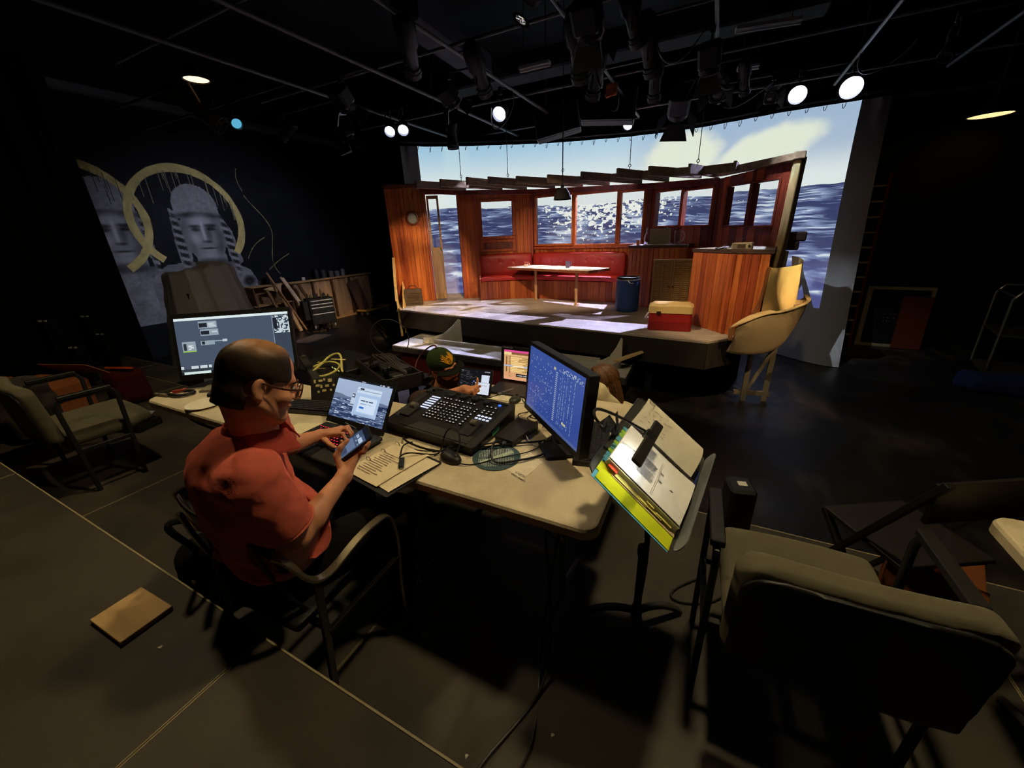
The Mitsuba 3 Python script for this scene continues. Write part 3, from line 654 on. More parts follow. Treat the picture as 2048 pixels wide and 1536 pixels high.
# galley table with mugs
gt = thing('galley_table', 'long white topped table on two turned wooden legs on the boat deck', 'table')
gd = np.array([.927, -.375, 0])
gm = fr((-3.07, 8.18, 0), gd, z=(0, 0, 1))
put(gt, tf(ext(rrect(2.36, .74, .06), .035, mat4(None, (0, 0, 1.165))), gm), (226, 214, 206), 'satin')
part(gt, 'edge_band', tf(ext(rrect(2.37, .75, .06).difference(rrect(2.33, .71, .05)), .045, mat4(None, (0, 0, 1.15))), gm), (120, 66, 44), 'satin', 'brown table edge')
for x in (-.60, .60): part(gt, 'leg', tf(lathe([(0, 0), (.05, 0), (.05, .02), (.028, .05), (.032, .28), (.04, .30), (.04, .33), (.03, .36), (.026, .56), (.034, .60), (.034, .70), (0, .70)], 16, mat4(None, (x, 0, DZ))), gm), (196, 150, 104), 'satin')
def mug(label, p, c0, c1, tall, h=.10):
    m = one('mug', label, 'mug', lathe([(0, 0), (.040, 0), (.046, .02), (.046, h - .01), (.048, h), (.040, h), (.038, .02), (0, .015)], 20, mat4(None, p)), c0, 'satin', 'mugs on the galley table')
    part(m, 'rim_band', lathe([(.0465, h * .55), (.0475, h * .55), (.0490, h), (.0465, h)], 20, mat4(None, p)), c1, 'satin')
    part(m, 'handle', tb([np.array(p) + [.046, 0, h * .8], np.array(p) + [.08, -.01, h * .72], np.array(p) + [.08, -.01, h * .3], np.array(p) + [.045, 0, h * .2]], .008, 6, 12), c0, 'satin')
mug('cream mug with a red rim near the left end of the galley table', (-3.87, 8.42, 1.2), (204, 178, 140), (140, 44, 36), 0)
mug('grey mug at the right side of the galley table', (-2.76, 8.10, 1.2), (104, 94, 112), (92, 84, 104), 1, .13)

# portable heater or radio on the deck beside the porthole wall
rd = thing('deck_radio', 'small brown boxy radio with a slatted front on the deck under the porthole', 'radio')
rm = fr((-6.10, 7.02, DZ), (.74, .52, 0), z=(0, 0, 1))
put(rd, tf(hull([(-.2, 0, 0), (.2, 0, 0), (-.2, .24, 0), (.2, .24, 0), (-.19, .10, .36), (.19, .10, .36), (-.19, .22, .36), (.19, .22, .36)]), rm), (58, 40, 30), 'satin', smooth=False)
part(rd, 'grille', tf(hull([(-.15, -.012, .05), (.17, -.012, .05), (-.14, .07, .31), (.16, .07, .31), (-.14, .085, .31), (.16, .085, .31), (-.15, .01, .05), (.17, .01, .05)]), rm), (92, 74, 54), 'matte', smooth=False)
for i in range(6): part(rd, 'slat', tf(beam((-.14, .0 + .085 * i / 6 - .012, .07 + .24 * i / 6), (.16, .0 + .085 * i / 6 - .012, .07 + .24 * i / 6), .012, .014), rm), (70, 54, 40), 'satin', smooth=False)
part(rd, 'handle', tf(tb([(-.1, .16, .35), (-.09, .16, .40), (.09, .16, .40), (.1, .16, .35)], .009, 6, 14), rm), (40, 30, 24), 'satin')

# barrel
ba = thing('barrel', 'blue plastic barrel with a black lid and steel clamp ring on the deck', 'barrel')
BM = mat4(None, (-1.40, 7.60, DZ))
put(ba, lathe([(0, 0), (.19, 0), (.205, .02), (.213, .10), (.213, .50), (.207, .57), (.2, .60), (0, .60)], 36, BM), (34, 66, 116), 'satin')
part(ba, 'lid', lathe([(.0, .61), (.17, .61), (.185, .63), (.205, .63), (.212, .60), (.212, .575), (.2, .575), (0, .575)], 36, BM), (30, 26, 24), 'satin', 'black lid')
part(ba, 'clamp_ring', ring(.212, .011, mat4(None, (-1.40, 7.60, DZ + .585)), 36, 8), (172, 168, 160), 'metal', 'steel clamp ring')
part(ba, 'clamp_lever', tb([(-1.36, 7.385, DZ + .58), (-1.30, 7.38, DZ + .53), (-1.27, 7.40, DZ + .54)], .009, 6, 10), (172, 168, 160), 'metal')

# counters
def counter(name, label, pts, top, tones, over=.03):
    c = thing(name, label, 'counter'); P = Polygon(pts)
    put(c, ext(P.buffer(-.022), top - .05 - DZ, mat4(None, (0, 0, DZ))), (60, 34, 24), 'matte', smooth=False)
    part(c, 'counter_top', ext(P.buffer(over, join_style=2), .045, mat4(None, (0, 0, top - .045))), (64, 44, 36), 'satin', 'dark counter top')
    return c, P
def planks(c, p, q, z1, tones, bw=.10, z0=DZ):
    M = fr((*p, 0), (q[0] - p[0], q[1] - p[1], 0), z=(0, 0, 1)); W = math.dist(p, q); n = max(1, round(W / bw))
    for i in range(n): part(c, 'plank', tf(b2((W * i / n + .002, -.018, z0), (W * (i + 1) / n - .002, .004, z1), .003), M), None, rng.choice(tones), smooth=False)
c1, _ = counter('laptop_counter', 'tall plank counter between the long bench and the louvred doors', [(-1.53, 8.22), (-1.05, 8.02), (-.50, 8.05), (-.42, 8.38), (-1.2, 8.72), (-1.50, 8.78)], 1.61, AMB)
planks(c1, (-1.53, 8.22), (-1.05, 8.02), 1.56, AMB, .085); planks(c1, (-1.05, 8.02), (-.50, 8.05), 1.56, AMB, .085); planks(c1, (-.50, 8.05), (-.42, 8.38), 1.56, AMB, .085); planks(c1, (-1.50, 8.78), (-1.53, 8.22), 1.56, RED, .085)
c2, _ = counter('chart_counter', 'tall reddish plank counter at the front right of the boat deck', [(-.30, 6.82), (.23, 6.18), (.62, 6.02), (.74, 6.95), (.20, 7.55)], 1.585, AMB)
planks(c2, (-.30, 6.82), (.23, 6.18), 1.535, AMB, .11); planks(c2, (.23, 6.18), (.62, 6.02), 1.535, ['plank_red', 'plank_gold'], .11); planks(c2, (.20, 7.55), (-.30, 6.82), 1.535, RED, .11)
part(c2, 'corner_trim', b2((.20, 6.14, DZ), (.245, 6.185, 1.535), .004), None, 'plank_red', smooth=False)
# louvred doors
lv = thing('louvred_doors', 'pair of brown louvred cabinet doors between the two counters', 'cabinet door')
lm = fr((-.96, 7.46, DZ), (.64, .05, 0), z=(0, 0, 1)); LH = .93
def lbx(n, x0, x1, y0, y1, z0, z1, col=(122, 92, 54), parent=None): return part(parent or lv, n, tf(b2((x0, y0, z0), (x1, y1, z1)), lm), col, 'satin', smooth=False)
for s in (0, 1):
    o = s * .322
    lf = lbx('leaf', o, o + .318, .012, .024, .0, LH, (96, 70, 40))
    for x0 in (0, .14, .283): lbx('stile', o + x0, o + x0 + .035, -.006, .012, 0, LH, parent=lf)
    lbx('rail', o, o + .318, -.006, .012, LH - .04, LH, parent=lf); lbx('rail', o, o + .318, -.006, .012, 0, .05, parent=lf)
    for x0, x1 in ((.037, .138), (.177, .281)):
        for i in range(24):
            z = .06 + .0345 * i
            part(lf, 'slat', tf(hull([(o + x0, -.004, z), (o + x1, -.004, z), (o + x0, .012, z + .028), (o + x1, .012, z + .028), (o + x0, -.004, z + .008), (o + x1, -.004, z + .008)]), lm), (136, 104, 60), 'satin', smooth=False)
    part(lf, 'knob', tf(mv(trimesh.creation.icosphere(1, .016), (o + (.285 if s == 0 else .03), -.02, .48)), lm), (46, 30, 20), 'satin')
part(lv, 'top_edge', tf(b2((-.01, -.012, LH), (.65, .03, LH + .012)), lm), (188, 170, 146), 'satin', smooth=False)

# cooler
co = thing('cooler', 'red cooler chest with a cream lid on the front of the deck', 'cooler')
cm = fr((-.505, 6.30, DZ), (.58, .035, 0), z=(0, 0, 1))
put(co, tf(ext(rrect(.60, .34, .04), .26, mat4(None, (0, 0, .0))), cm), (148, 30, 28), 'satin')
part(co, 'lower_band', tf(ext(rrect(.612, .352, .045).difference(rrect(.59, .33, .04)), .13, mat4(None, (0, 0, .005))), cm), (128, 24, 24), 'satin')
part(co, 'lid', tf(ext(rrect(.62, .36, .045), .10, mat4(None, (0, 0, .262))), cm), (216, 184, 122), 'satin', 'cream lid')
part(co, 'lid_top', tf(hull([(x, y, z) for x, y in ((-.29, -.16), (.29, -.16), (.29, .16), (-.29, .16)) for z in (.36,)] + [(x, y, .395) for x, y in ((-.25, -.13), (.25, -.13), (.25, .13), (-.25, .13))]), cm), (222, 192, 132), 'satin', smooth=False)
part(co, 'latch', tf(b2((-.19, -.20, .25), (-.13, -.178, .29)), cm), (52, 22, 20), 'satin')
part(co, 'handle', tf(tb([(-.31, -.10, .24), (-.335, -.10, .2), (-.335, .10, .2), (-.31, .10, .24)], .012, 6, 14), cm), (206, 200, 190), 'satin', 'pale carry handle')

# things on the counters
la = thing('counter_laptop', 'open laptop standing on the tall counter with its grey lid towards the room', 'laptop')
lam = fr((-.98, 8.20, 1.61), (.97, -.06, 0), z=(0, 0, 1))
put(la, tf(b2((-.2, -.02, .0), (.2, .24, .018)), lam), (150, 146, 140), 'satin', smooth=False)
part(la, 'lid', tf(mv(b2((-.19, -.008, 0), (.19, .008, .27)), (0, -.02, .018), rx=8), lam), (132, 116, 96), 'satin', 'brown grey lid', smooth=False)
bo = one('bottle', 'clear glass bottle with a stopper beside the counter laptop', 'bottle', lathe([(0, 0), (.037, 0), (.04, .01), (.04, .15), (.015, .22), (.013, .27), (.016, .275), (.016, .285), (.008, .285), (.008, .22), (.034, .145), (.034, .012), (0, .012)], 24, mat4(None, (-1.22, 8.14, 1.611))), None, 'glass', smooth=True)
part(bo, 'stopper', mv(trimesh.creation.icosphere(1, .014), (-1.22, 8.14, 1.905)), (190, 190, 194), 'satin')
one('cup', 'small orange cup left of the bottle on the tall counter', 'cup', lathe([(0, 0), (.03, 0), (.036, .09), (.032, .09), (.027, .01), (0, .01)], 18, mat4(None, (-1.38, 8.22, 1.611))), (200, 130, 92), 'satin')
one('paper', 'white paper lying on the tall counter in front of the laptop', 'paper', mv(b2((-.19, -.06, 0), (.19, .06, .003), 0), (-.98, 8.09, 1.611), rz=-4), (206, 206, 212), 'matte', smooth=False)
jg = one('water_jug', 'clear curved plastic jug right of the counter laptop', 'jug', lathe([(0, 0), (.05, 0), (.06, .1), (.065, .24), (.062, .24), (.057, .1), (.047, .005), (0, .005)], 24, mat4(None, (-.67, 8.16, 1.611))), None, 'clear', smooth=True)
part(jg, 'handle', tb([(-.61, 8.14, 1.84), (-.57, 8.13, 1.80), (-.58, 8.13, 1.68), (-.615, 8.14, 1.66)], .008, 6, 16), (170, 180, 190), 'satin')
one('cap_visor', 'small black visor resting on top of the counter laptop', 'visor', mv(ext(Point(0, 0).buffer(.07).intersection(sbox(-.1, -.07, .1, .02)), .012), (-.93, 8.16, 1.90)), (18, 18, 20), 'satin')
part_r = thing('cassette_radio', 'grey cassette radio lying on the chart counter', 'radio')
rr = fr((.30, 6.28, 1.586), (.97, -.22, 0), z=(0, 0, 1))
put(part_r, tf(b2((-.12, -.05, 0), (.12, .07, .085), .008), rr), (150, 138, 118), 'satin', smooth=False)
part(part_r, 'tape_window', tf(b2((-.055, -.056, .015), (.045, -.049, .068), 0), rr), (70, 60, 48), 'gloss', smooth=False)
part(part_r, 'speaker_panel', tf(b2((-.11, -.056, .01), (-.065, -.049, .075), 0), rr), (112, 102, 86), 'satin', smooth=False)
part(part_r, 'knob', tf(cy((.09, -.07, .045), (.09, -.048, .045), .016), rr), (30, 28, 26), 'satin')
part(part_r, 'aerial', tf(tb([(-.05, .04, .085), (-.03, .04, .13), (.0, .04, .135)], .006, 5, 8), rr), (90, 90, 92), 'metal')
ck = one('chart_paper', 'white chart paper spread on the left half of the chart counter', 'paper', tf(b2((-.24, -.16, 0), (.22, .20, .003), 0), fr((-.02, 6.66, 1.586), (.64, -.77, 0), z=(0, 0, 1))), (200, 198, 204), 'matte', smooth=False)
one('black_cord', 'short black cord curled beside the cassette radio', 'cord', tb([(.12, 6.36, 1.594), (.08, 6.42, 1.60), (.04, 6.37, 1.594), (-.02, 6.46, 1.594), (.09, 6.54, 1.63), (.12, 6.52, 1.65)], .007, 6, 40), (24, 24, 26), 'satin')

# hull at the right: curved skirt, bulwark, braces
ht = spline([(.34, 5.74, .64), (.50, 5.76, .74), (.66, 5.86, .80), (.84, 5.99, .82), (1.0, 6.17, .84), (1.16, 6.45, .86), (1.25, 6.79, .87), (1.27, 7.19, .87)], 60)
hb = spline([(.36, 5.74, .29), (.50, 5.76, .26), (.66, 5.86, .245), (.84, 5.99, .25), (.98, 6.13, .29), (1.12, 6.37, .40), (1.21, 6.71, .57), (1.26, 7.11, .79)], 60)
hs = thing('hull_skirt', 'curved plywood bow of the boat hull sweeping round the right end of the stage', 'hull')
def hullfn(u, v):
    i = u * 59; A = np.stack([np.interp(i, np.arange(60), ht[:, k]) for k in range(3)], 1); B = np.stack([np.interp(i, np.arange(60), hb[:, k]) for k in range(3)], 1)
    P = B + (A - B) * v[:, None]; out = np.stack([np.ones_like(u), -np.ones_like(u), u * 0], 1) / 1.414
    return P - out * (.10 * (1 - v) ** 1.6)[:, None] + out * .05 * (v * (1 - v))[:, None]
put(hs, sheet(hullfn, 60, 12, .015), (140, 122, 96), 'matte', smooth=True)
part(hs, 'rim_cap', flatbar(ht[16:] + [0, 0, .008], .05, .018, (0, 0, 1)), (206, 182, 136), 'matte')
part(hs, 'ramp_cap', flatbar(ht[:18] + [-.03, .03, .01], .13, .02, (0, 0, 1)), (198, 172, 126), 'matte', 'pale cut edge board')
part(hs, 'ramp_end', beam((.30, 5.76, .63), (.31, 5.76, .47), .10, .05), (120, 84, 56), 'matte')
bu_t = spline([(.63, 5.99, 1.37), (.74, 6.06, 1.36), (.87, 6.24, 1.35), (1.01, 6.52, 1.34), (1.11, 6.91, 1.35), (1.14, 7.41, 1.38), (1.10, 7.82, 1.40)], 50)
bu_b = spline([(.63, 5.99, .74), (.76, 6.07, .76), (.89, 6.24, .79), (1.03, 6.52, .79), (1.13, 6.91, .81), (1.20, 7.4, .81), (1.20, 7.8, .79)], 50)
bw_ = thing('bulwark', 'upright curved plywood bulwark lit yellow above the hull skirt', 'hull')
def bulfn(u, v):
    i = u * 49
    A = np.stack([np.interp(i, np.arange(50), bu_t[:, k]) for k in range(3)], 1); B = np.stack([np.interp(i, np.arange(50), bu_b[:, k]) for k in range(3)], 1)
    return B + (A - B) * v[:, None] + np.stack([v * 0, v * 0, .03 * np.sin(u * 3.14)], 1) * v[:, None]
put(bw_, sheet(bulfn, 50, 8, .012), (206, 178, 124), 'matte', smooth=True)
part(bw_, 'edge_post', flatbar([(.62, 5.98, 1.38), (.60, 5.965, 1.05), (.55, 5.92, .84), (.42, 5.83, .70)], .03, .05, (.3, -.9, .2), 20), (112, 70, 44), 'matte')
one('hull_shelf', 'small pale shelf board between bulwark and hull rim', 'board', ext([(1.04, 6.6), (1.22, 6.7), (1.25, 7.05), (1.14, 7.05)], .03, mat4(None, (0, 0, .80))), (196, 168, 128), 'matte', smooth=False)
tg = one('hull_tongue', 'pale pointed plywood board sticking out under the deck front', 'board', ext([(.02, 5.60), (.12, 5.52), (.46, 5.66), (.44, 5.74), (.20, 5.70)], .02, fr((0, 0, .105), (.93, .2, .30), y=(-.2, 1, 0))), (190, 164, 120), 'matte', smooth=False)
sp = thing('hull_support', 'grey timber support frame under the curved hull', 'frame')
for p, q, w in (((.64, 6.37, FZ), (.64, 6.37, .20), .07), ((.92, 6.45, FZ), (.92, 6.45, .24), .07), ((.50, 6.38, -.48), (.98, 6.46, -.48), .07), ((.66, 6.38, -.46), (.90, 6.44, .18), .05)): part(sp, 'timber', beam(p, q, w, w * .6, (0, -1, .01)), (116, 106, 92), 'matte', smooth=False)
one('dark_crate', 'upper dark box fixed outside the bow wall', 'box', mv(bx(.30, .24, .13), (1.02, 7.48, 1.70), rz=-8), (44, 32, 26), 'matte')
one('dark_crate', 'lower dark box fixed outside the bow wall', 'box', mv(bx(.26, .24, .12), (.97, 7.48, 1.57), rz=-8), (36, 26, 22), 'matte')
part_k = thing('bow_panel', 'grey post behind the bulwark under the dark boxes', 'post')
put(part_k, b2((.83, 7.40, .5), (.98, 7.46, 1.50), .006), (120, 108, 96), 'matte', smooth=False)
# hull at the left end of the stage
hl = thing('hull_side', 'narrow lit plywood hull edge at the left end of the stage', 'hull')
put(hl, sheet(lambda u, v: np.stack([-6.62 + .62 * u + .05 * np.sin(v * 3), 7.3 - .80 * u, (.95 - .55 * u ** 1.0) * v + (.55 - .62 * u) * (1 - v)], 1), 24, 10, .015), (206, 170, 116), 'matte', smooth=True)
part(hl, 'stud', beam((-6.80, 7.22, .5), (-6.74, 7.25, 1.5), .04, .06), (206, 174, 126), 'matte'); part(hl, 'stud', beam((-6.62, 7.0, .30), (-6.05, 6.5, .46), .03, .05), (196, 160, 112), 'matte')
part(hl, 'rib', flatbar([(-6.62, 7.05, .86), (-6.36, 6.78, .55), (-6.12, 6.52, .15), (-6.02, 6.42, -.12)], .05, .03, (0, -1, .3), 24), (210, 180, 130), 'matte')

# cargo hatch in front of the stage
ha = thing('cargo_hatch', 'low maroon hatch box with a wide grey rim in front of the stage', 'hatch')
hatch = Polygon([(-5.48, 5.53), (-.92, 5.26), (-.95, 6.55), (-5.58, 7.0)]); HZ = -.05
hole = Polygon([(-4.92, 5.95), (-1.44, 5.80), (-1.38, 6.42), (-4.97, 6.80)])
put(ha, ext(hatch.difference(hole), .03, mat4(None, (0, 0, HZ - .03))), (168, 164, 160), 'matte', smooth=False)
body = hatch.buffer(-.10, join_style=2)
part(ha, 'body', ext(body.difference(hole.buffer(.02)), .48, mat4(None, (0, 0, HZ - .52))), (112, 36, 40), 'satin', 'maroon sides', smooth=False)
hc = list(hatch.exterior.coords)[:4]
for a, b in zip(hc, hc[1:] + hc[:1]): part(ha, 'edge_board', beam((*a, HZ - .065), (*b, HZ - .065), .03, .10), (56, 54, 56), 'satin', smooth=False)
part(ha, 'inner_floor', ext(hole.buffer(.02), .02, mat4(None, (0, 0, HZ - .10))), None, 'bare_wood', smooth=False)
part(ha, 'plinth', ext(body.buffer(-.1), .05, mat4(None, (0, 0, FZ))), (20, 18, 18), 'matte', smooth=False)
part(ha, 'front_lip', beam((-4.95, 5.93, HZ + .035), (-1.42, 5.78, HZ + .035), .035, .09), (172, 168, 160), 'matte', smooth=False)
wing = Polygon([(0, -.01), (1.0, -.01), (1.0, .34), (.93, .36), (.75, .24), (.5, .13), (.2, .085), (0, .08)])
part(ha, 'wing', ext(affinity.scale(wing, .76, 1.25, origin=(0, 0)), .04, fr((-4.98, 5.90, HZ), (.80, .42, 0), y=(0, 0, 1))), (186, 180, 168), 'matte', 'curved grey coaming wing', smooth=False)
part(ha, 'wing', ext(affinity.scale(wing, .36, 1.3, origin=(0, 0)), .04, fr((-1.42, 5.60, HZ), (.85, .12, 0), y=(0, 0, 1))), (186, 180, 168), 'matte', 'curved grey coaming wing', smooth=False)
# ================================================================ tech tables and what stands on them
def folding_table(label, x0, x1, y0, y1, z=TZ, group='white folding tech tables'):
    t = thing('folding_table', label, 'table', group)
    w, d = x1 - x0, y1 - y0; c = ((x0 + x1) / 2, (y0 + y1) / 2)
    P = rrect(w, d, .055); lay = []
    top = []
    for inset, dz in ((.014, 0), (.005, -.004), (0, -.014), (0, -.045), (.008, -.05)):
        q = np.array(rrect(w - 2 * inset, d - 2 * inset, .055 - inset * .6, 6).exterior.coords)[:-1]
        top.append(np.c_[q + c, np.full(len(q), z + dz)])
    n = len(top[0]); V = np.vstack(top + [[[*c, z]], [[*c, z - .05]]]); F = []
    for k in range(4):
        for j in range(n): A, B = k * n + j, k * n + (j + 1) % n; F += [[A, A + n, B + n], [A, B + n, B]]
    for j in range(n): F += [[5 * n, j, (j + 1) % n], [5 * n + 1, 4 * n + (j + 1) % n, 4 * n + j]]
    m = trimesh.Trimesh(V, F, process=False)
    if m.volume < 0: m.invert()
    put(t, m, None, 'table_plastic', smooth=25)
    fz = z - .065
    for y in (y0 + .07, y1 - .07): part(t, 'rail', beam((x0 + .1, y, fz), (x1 - .1, y, fz), .02, .035), (52, 50, 46), 'satin')
    for s, x in ((1, x0 + .22), (-1, x1 - .22)):
        ym, g = (y0 + y1) / 2, GZ
        l = part(t, 'leg', tb([(x, ym, g + .03), (x, ym, g + .40)], .017, 10), (66, 64, 60), 'satin')
        part(l, 'fork', tb([(x, y0 + .10, fz), (x, y0 + .13, fz - .10), (x, ym - .03, g + .40), (x, ym, g + .36)], .012, 8, 20), (66, 64, 60), 'satin')
        part(l, 'fork', tb([(x, y1 - .10, fz), (x, y1 - .13, fz - .10), (x, ym + .03, g + .40), (x, ym, g + .36)], .012, 8, 20), (66, 64, 60), 'satin')
        part(l, 'foot', tb([(x, y0 + .06, g + .012), (x, y0 + .10, g + .03), (x, y1 - .10, g + .03), (x, y1 - .06, g + .012)], .014, 8, 20), (66, 64, 60), 'satin')
        part(l, 'brace', tb([(x, ym, g + .34), (x + s * .30, ym, fz)], .009, 8), (66, 64, 60), 'satin')
    return t
folding_table('white folding table on the right in front, holding the lighting console', -1.78, -.24, 1.025, 1.645)
folding_table('white folding table on the left in front, holding the wide monitor', -3.33, -1.785, 1.025, 1.645)
folding_table('white folding table in the far row where the man in the cap works', -1.40, -.27, 1.65, 2.13)

BLK = (20, 20, 21)
def screen(parent, M, w, h, fn, name='screen', off=0.0, label=None):
    u, v, F = grid(2, 2)
    V = np.stack([(u - .5) * w, (v - .5) * h, np.full(4, off)], 1)
    m = tf(tm((V, F)), M)
    return put(named(parent, name, label), m, np.tile(L(4, 4, 5), (4, 1)), 'gloss', smooth=False, uv=np.stack([u, v], 1), emitter=emit(mikit.proc(fn), .5))
def named(parent, name, label=None):
    k = key(parent + '__' + name)
    if label: labels[k] = {'label': label}
    return k
def R(a, x0, x1, y0, y1): return (a.x > x0) & (a.x < x1) & (a.y > y0) & (a.y < y1)
def lay(c, cond, col, k=1.0): return dr.select(cond, mi.Color3f(*[v * k for v in (L(*col) if isinstance(col, tuple) else col)]), c)
def textline(a, x0, x1, y0, y1, n, seed, dens=.5, fx=40):
    """rows of small word-like marks"""
    r = (a.y - y0) / (y1 - y0) * n; k = dr.floor(r); f = r - k
    return R(a, x0, x1, y0, y1) & (f > .3) & (f < .72) & (mikit.cell_rand(dr.floor(a.x * fx * 3), k, seed) > .28) & (mikit.cell_rand(dr.floor(a.x * fx / 6), k + 9, seed) < dens)

# wide monitor at the left
def mon1_pic(p, n, a):
    c = mi.Color3f(*L(74, 86, 104))
    c = lay(c, R(a, 0, 1, .955, 1), (226, 240, 240))
    for x0, x1, y0, y1 in ((.20, .36, .80, .925), (.21, .365, .67, .785)):
        c = lay(c, R(a, x0, x1, y0, y1), (150, 164, 176)); c = lay(c, R(a, x0 + .005, x0 + .075, y0 + .02, y1 - .03), (34, 38, 46))
        c = lay(c, R(a, x0 + .085, x1 - .01, y0 + .02, y1 - .03) & (noise(a.x * 30, a.y * 30, 4) > .6), (196, 206, 212))
    c = lay(c, R(a, .20, .32, .505, .58), (150, 164, 176)); c = lay(c, R(a, .21, .235, .515, .57), (40, 46, 54)); c = lay(c, R(a, .32, .41, .555, .572), (150, 170, 178)); c = lay(c, R(a, .39, .43, .545, .59), (190, 200, 205))
    c = lay(c, R(a, .04, .155, .40, .585), (150, 162, 172)); c = lay(c, R(a, .05, .075, .43, .55), (46, 52, 60)); c = lay(c, R(a, .09, .145, .43, .52) & (noise(a.x * 40, a.y * 40, 7) > .5), (214, 222, 226)); c = lay(c, R(a, .04, .155, .40, .415), (150, 210, 60))
    c = lay(c, R(a, .845, 1, 0, .955), (60, 70, 84)); c = lay(c, R(a, .845, .852, 0, .955), (130, 146, 160))
    c = lay(c, R(a, .86, 1, .62, .94) & (mikit.cell_rand(dr.floor(a.x * 90), dr.floor(a.y * 44), 3) > .42), (200, 212, 218))
    c = lay(c, R(a, .86, .89, .70, .90) & (mikit.cell_rand(1, dr.floor(a.y * 22), 3) > .2), (30, 34, 42))
    c = lay(c, R(a, 0, .845, .10, .15) & (mikit.cell_rand(dr.floor(a.x * 80), 2, 5) > .45), (206, 216, 220)); c = lay(c, R(a, 0, .845, .055, .10), (52, 60, 70))
    c = lay(c, R(a, 0, 1, 0, .05), (28, 34, 40)); c = lay(c, R(a, .02, .25, .005, .048), (214, 232, 226)); c = lay(c, R(a, .27, .5, .008, .04) & (mikit.cell_rand(dr.floor(a.x * 44), 1, 9) > .5), (150, 160, 168))
    return c * .95
m1 = thing('monitor', 'wide black monitor at the left end showing a grey node editor', 'monitor')
M1 = fr((-3.004, 1.517, 1.225), (.781, .625, .001), y=(-.179, .222, .958))
put(m1, tf(mv(ext(rrect(.773, .465, .012), .035), (0, 0, -.04)), M1), BLK, 'satin')
screen(m1, M1 @ mat4(None, (0, .003, .0015)), .735, .395, mon1_pic)
part(m1, 'bezel', tf(ext(rrect(.773, .465, .012).difference(affinity.translate(rrect(.735, .395, .002), 0, .003)), .006, mat4(None, (0, 0, -.004))), M1), BLK, 'satin')
part(m1, 'neck', tf(b2((-.045, -.32, -.10), (.045, .02, -.045)), M1), BLK, 'satin'); part(m1, 'foot', mv(ext(rrect(.30, .22, .03), .014), (-3.03, 1.46, TZ + .001), rz=38), (30, 30, 30), 'satin')
part(m1, 'foot_plate', mv(bx(.17, .13, .016), (-3.06, 1.34, TZ + .010), rz=38), (120, 112, 94), 'satin', 'grey beige foot')

# tall monitor seen at an angle on the right
def mon2_pic(p, n, a):
    c = mix(L(62, 88, 176), L(72, 102, 190), a.y)
    c = lay(c, R(a, 0, 1, .0, .05), (84, 110, 178)); c = lay(c, R(a, .03, .75, .05, .052) , (150, 174, 220))
    g = mikit.cell_rand(dr.floor(a.x * 90), dr.floor(a.y * 64), 3)
    c = lay(c, (a.x > .54) & (a.x < .58) & (a.y > .12) & (a.y < .86) & (dr.abs(a.y * 34 - dr.floor(a.y * 34) - .5) < .2) & (a.x > .548), (226, 234, 240))
    for x in (.63, .66, .70, .74, .80, .86): c = lay(c, R(a, x, x + .012, .12, .86) & (g > .62), (160, 188, 226))
    c = lay(c, R(a, .04, .5, .1, .9) & (g > .962), (176, 200, 232)); c = lay(c, R(a, .04, .5, .30, .31) & (g > .4), (150, 178, 222)); c = lay(c, R(a, .04, .5, .56, .57) & (g > .5), (150, 178, 222))
    c = lay(c, R(a, .6, .98, .88, .95) & (g > .7), (200, 214, 236)); c = lay(c, R(a, .50, .54, .86, .90), (214, 210, 186)); c = lay(c, R(a, .72, .79, .18, .215), (222, 216, 180))
    return c * .62
m2 = thing('monitor', 'large black monitor on the right table showing a blue spreadsheet', 'monitor')
M2 = fr((-.588, 1.523, 1.191), (.728, -.686, .001), y=(.075, .081, .994))
put(m2, tf(mv(ext(rrect(.584, .362, .008), .040), (0, 0, -.045)), M2), BLK, 'satin')
screen(m2, M2 @ mat4(None, (0, .006, .0015)), .540, .316, mon2_pic)
part(m2, 'bezel', tf(ext(rrect(.584, .362, .008).difference(affinity.translate(rrect(.540, .316, .002), 0, .006)), .006, mat4(None, (0, 0, -.004))), M2), BLK, 'satin')
part(m2, 'neck', beam((-.54, 1.57, TZ + .01), (-.555, 1.555, TZ + .2), .09, .03, (.7, .7, 0)), (26, 26, 27), 'satin')
part(m2, 'foot', ext(Polygon([(-.63, 1.49), (-.555, 1.395), (-.46, 1.455), (-.50, 1.62), (-.58, 1.62)]).buffer(.012), .016, mat4(None, (0, 0, TZ + .001))), (24, 24, 25), 'satin')

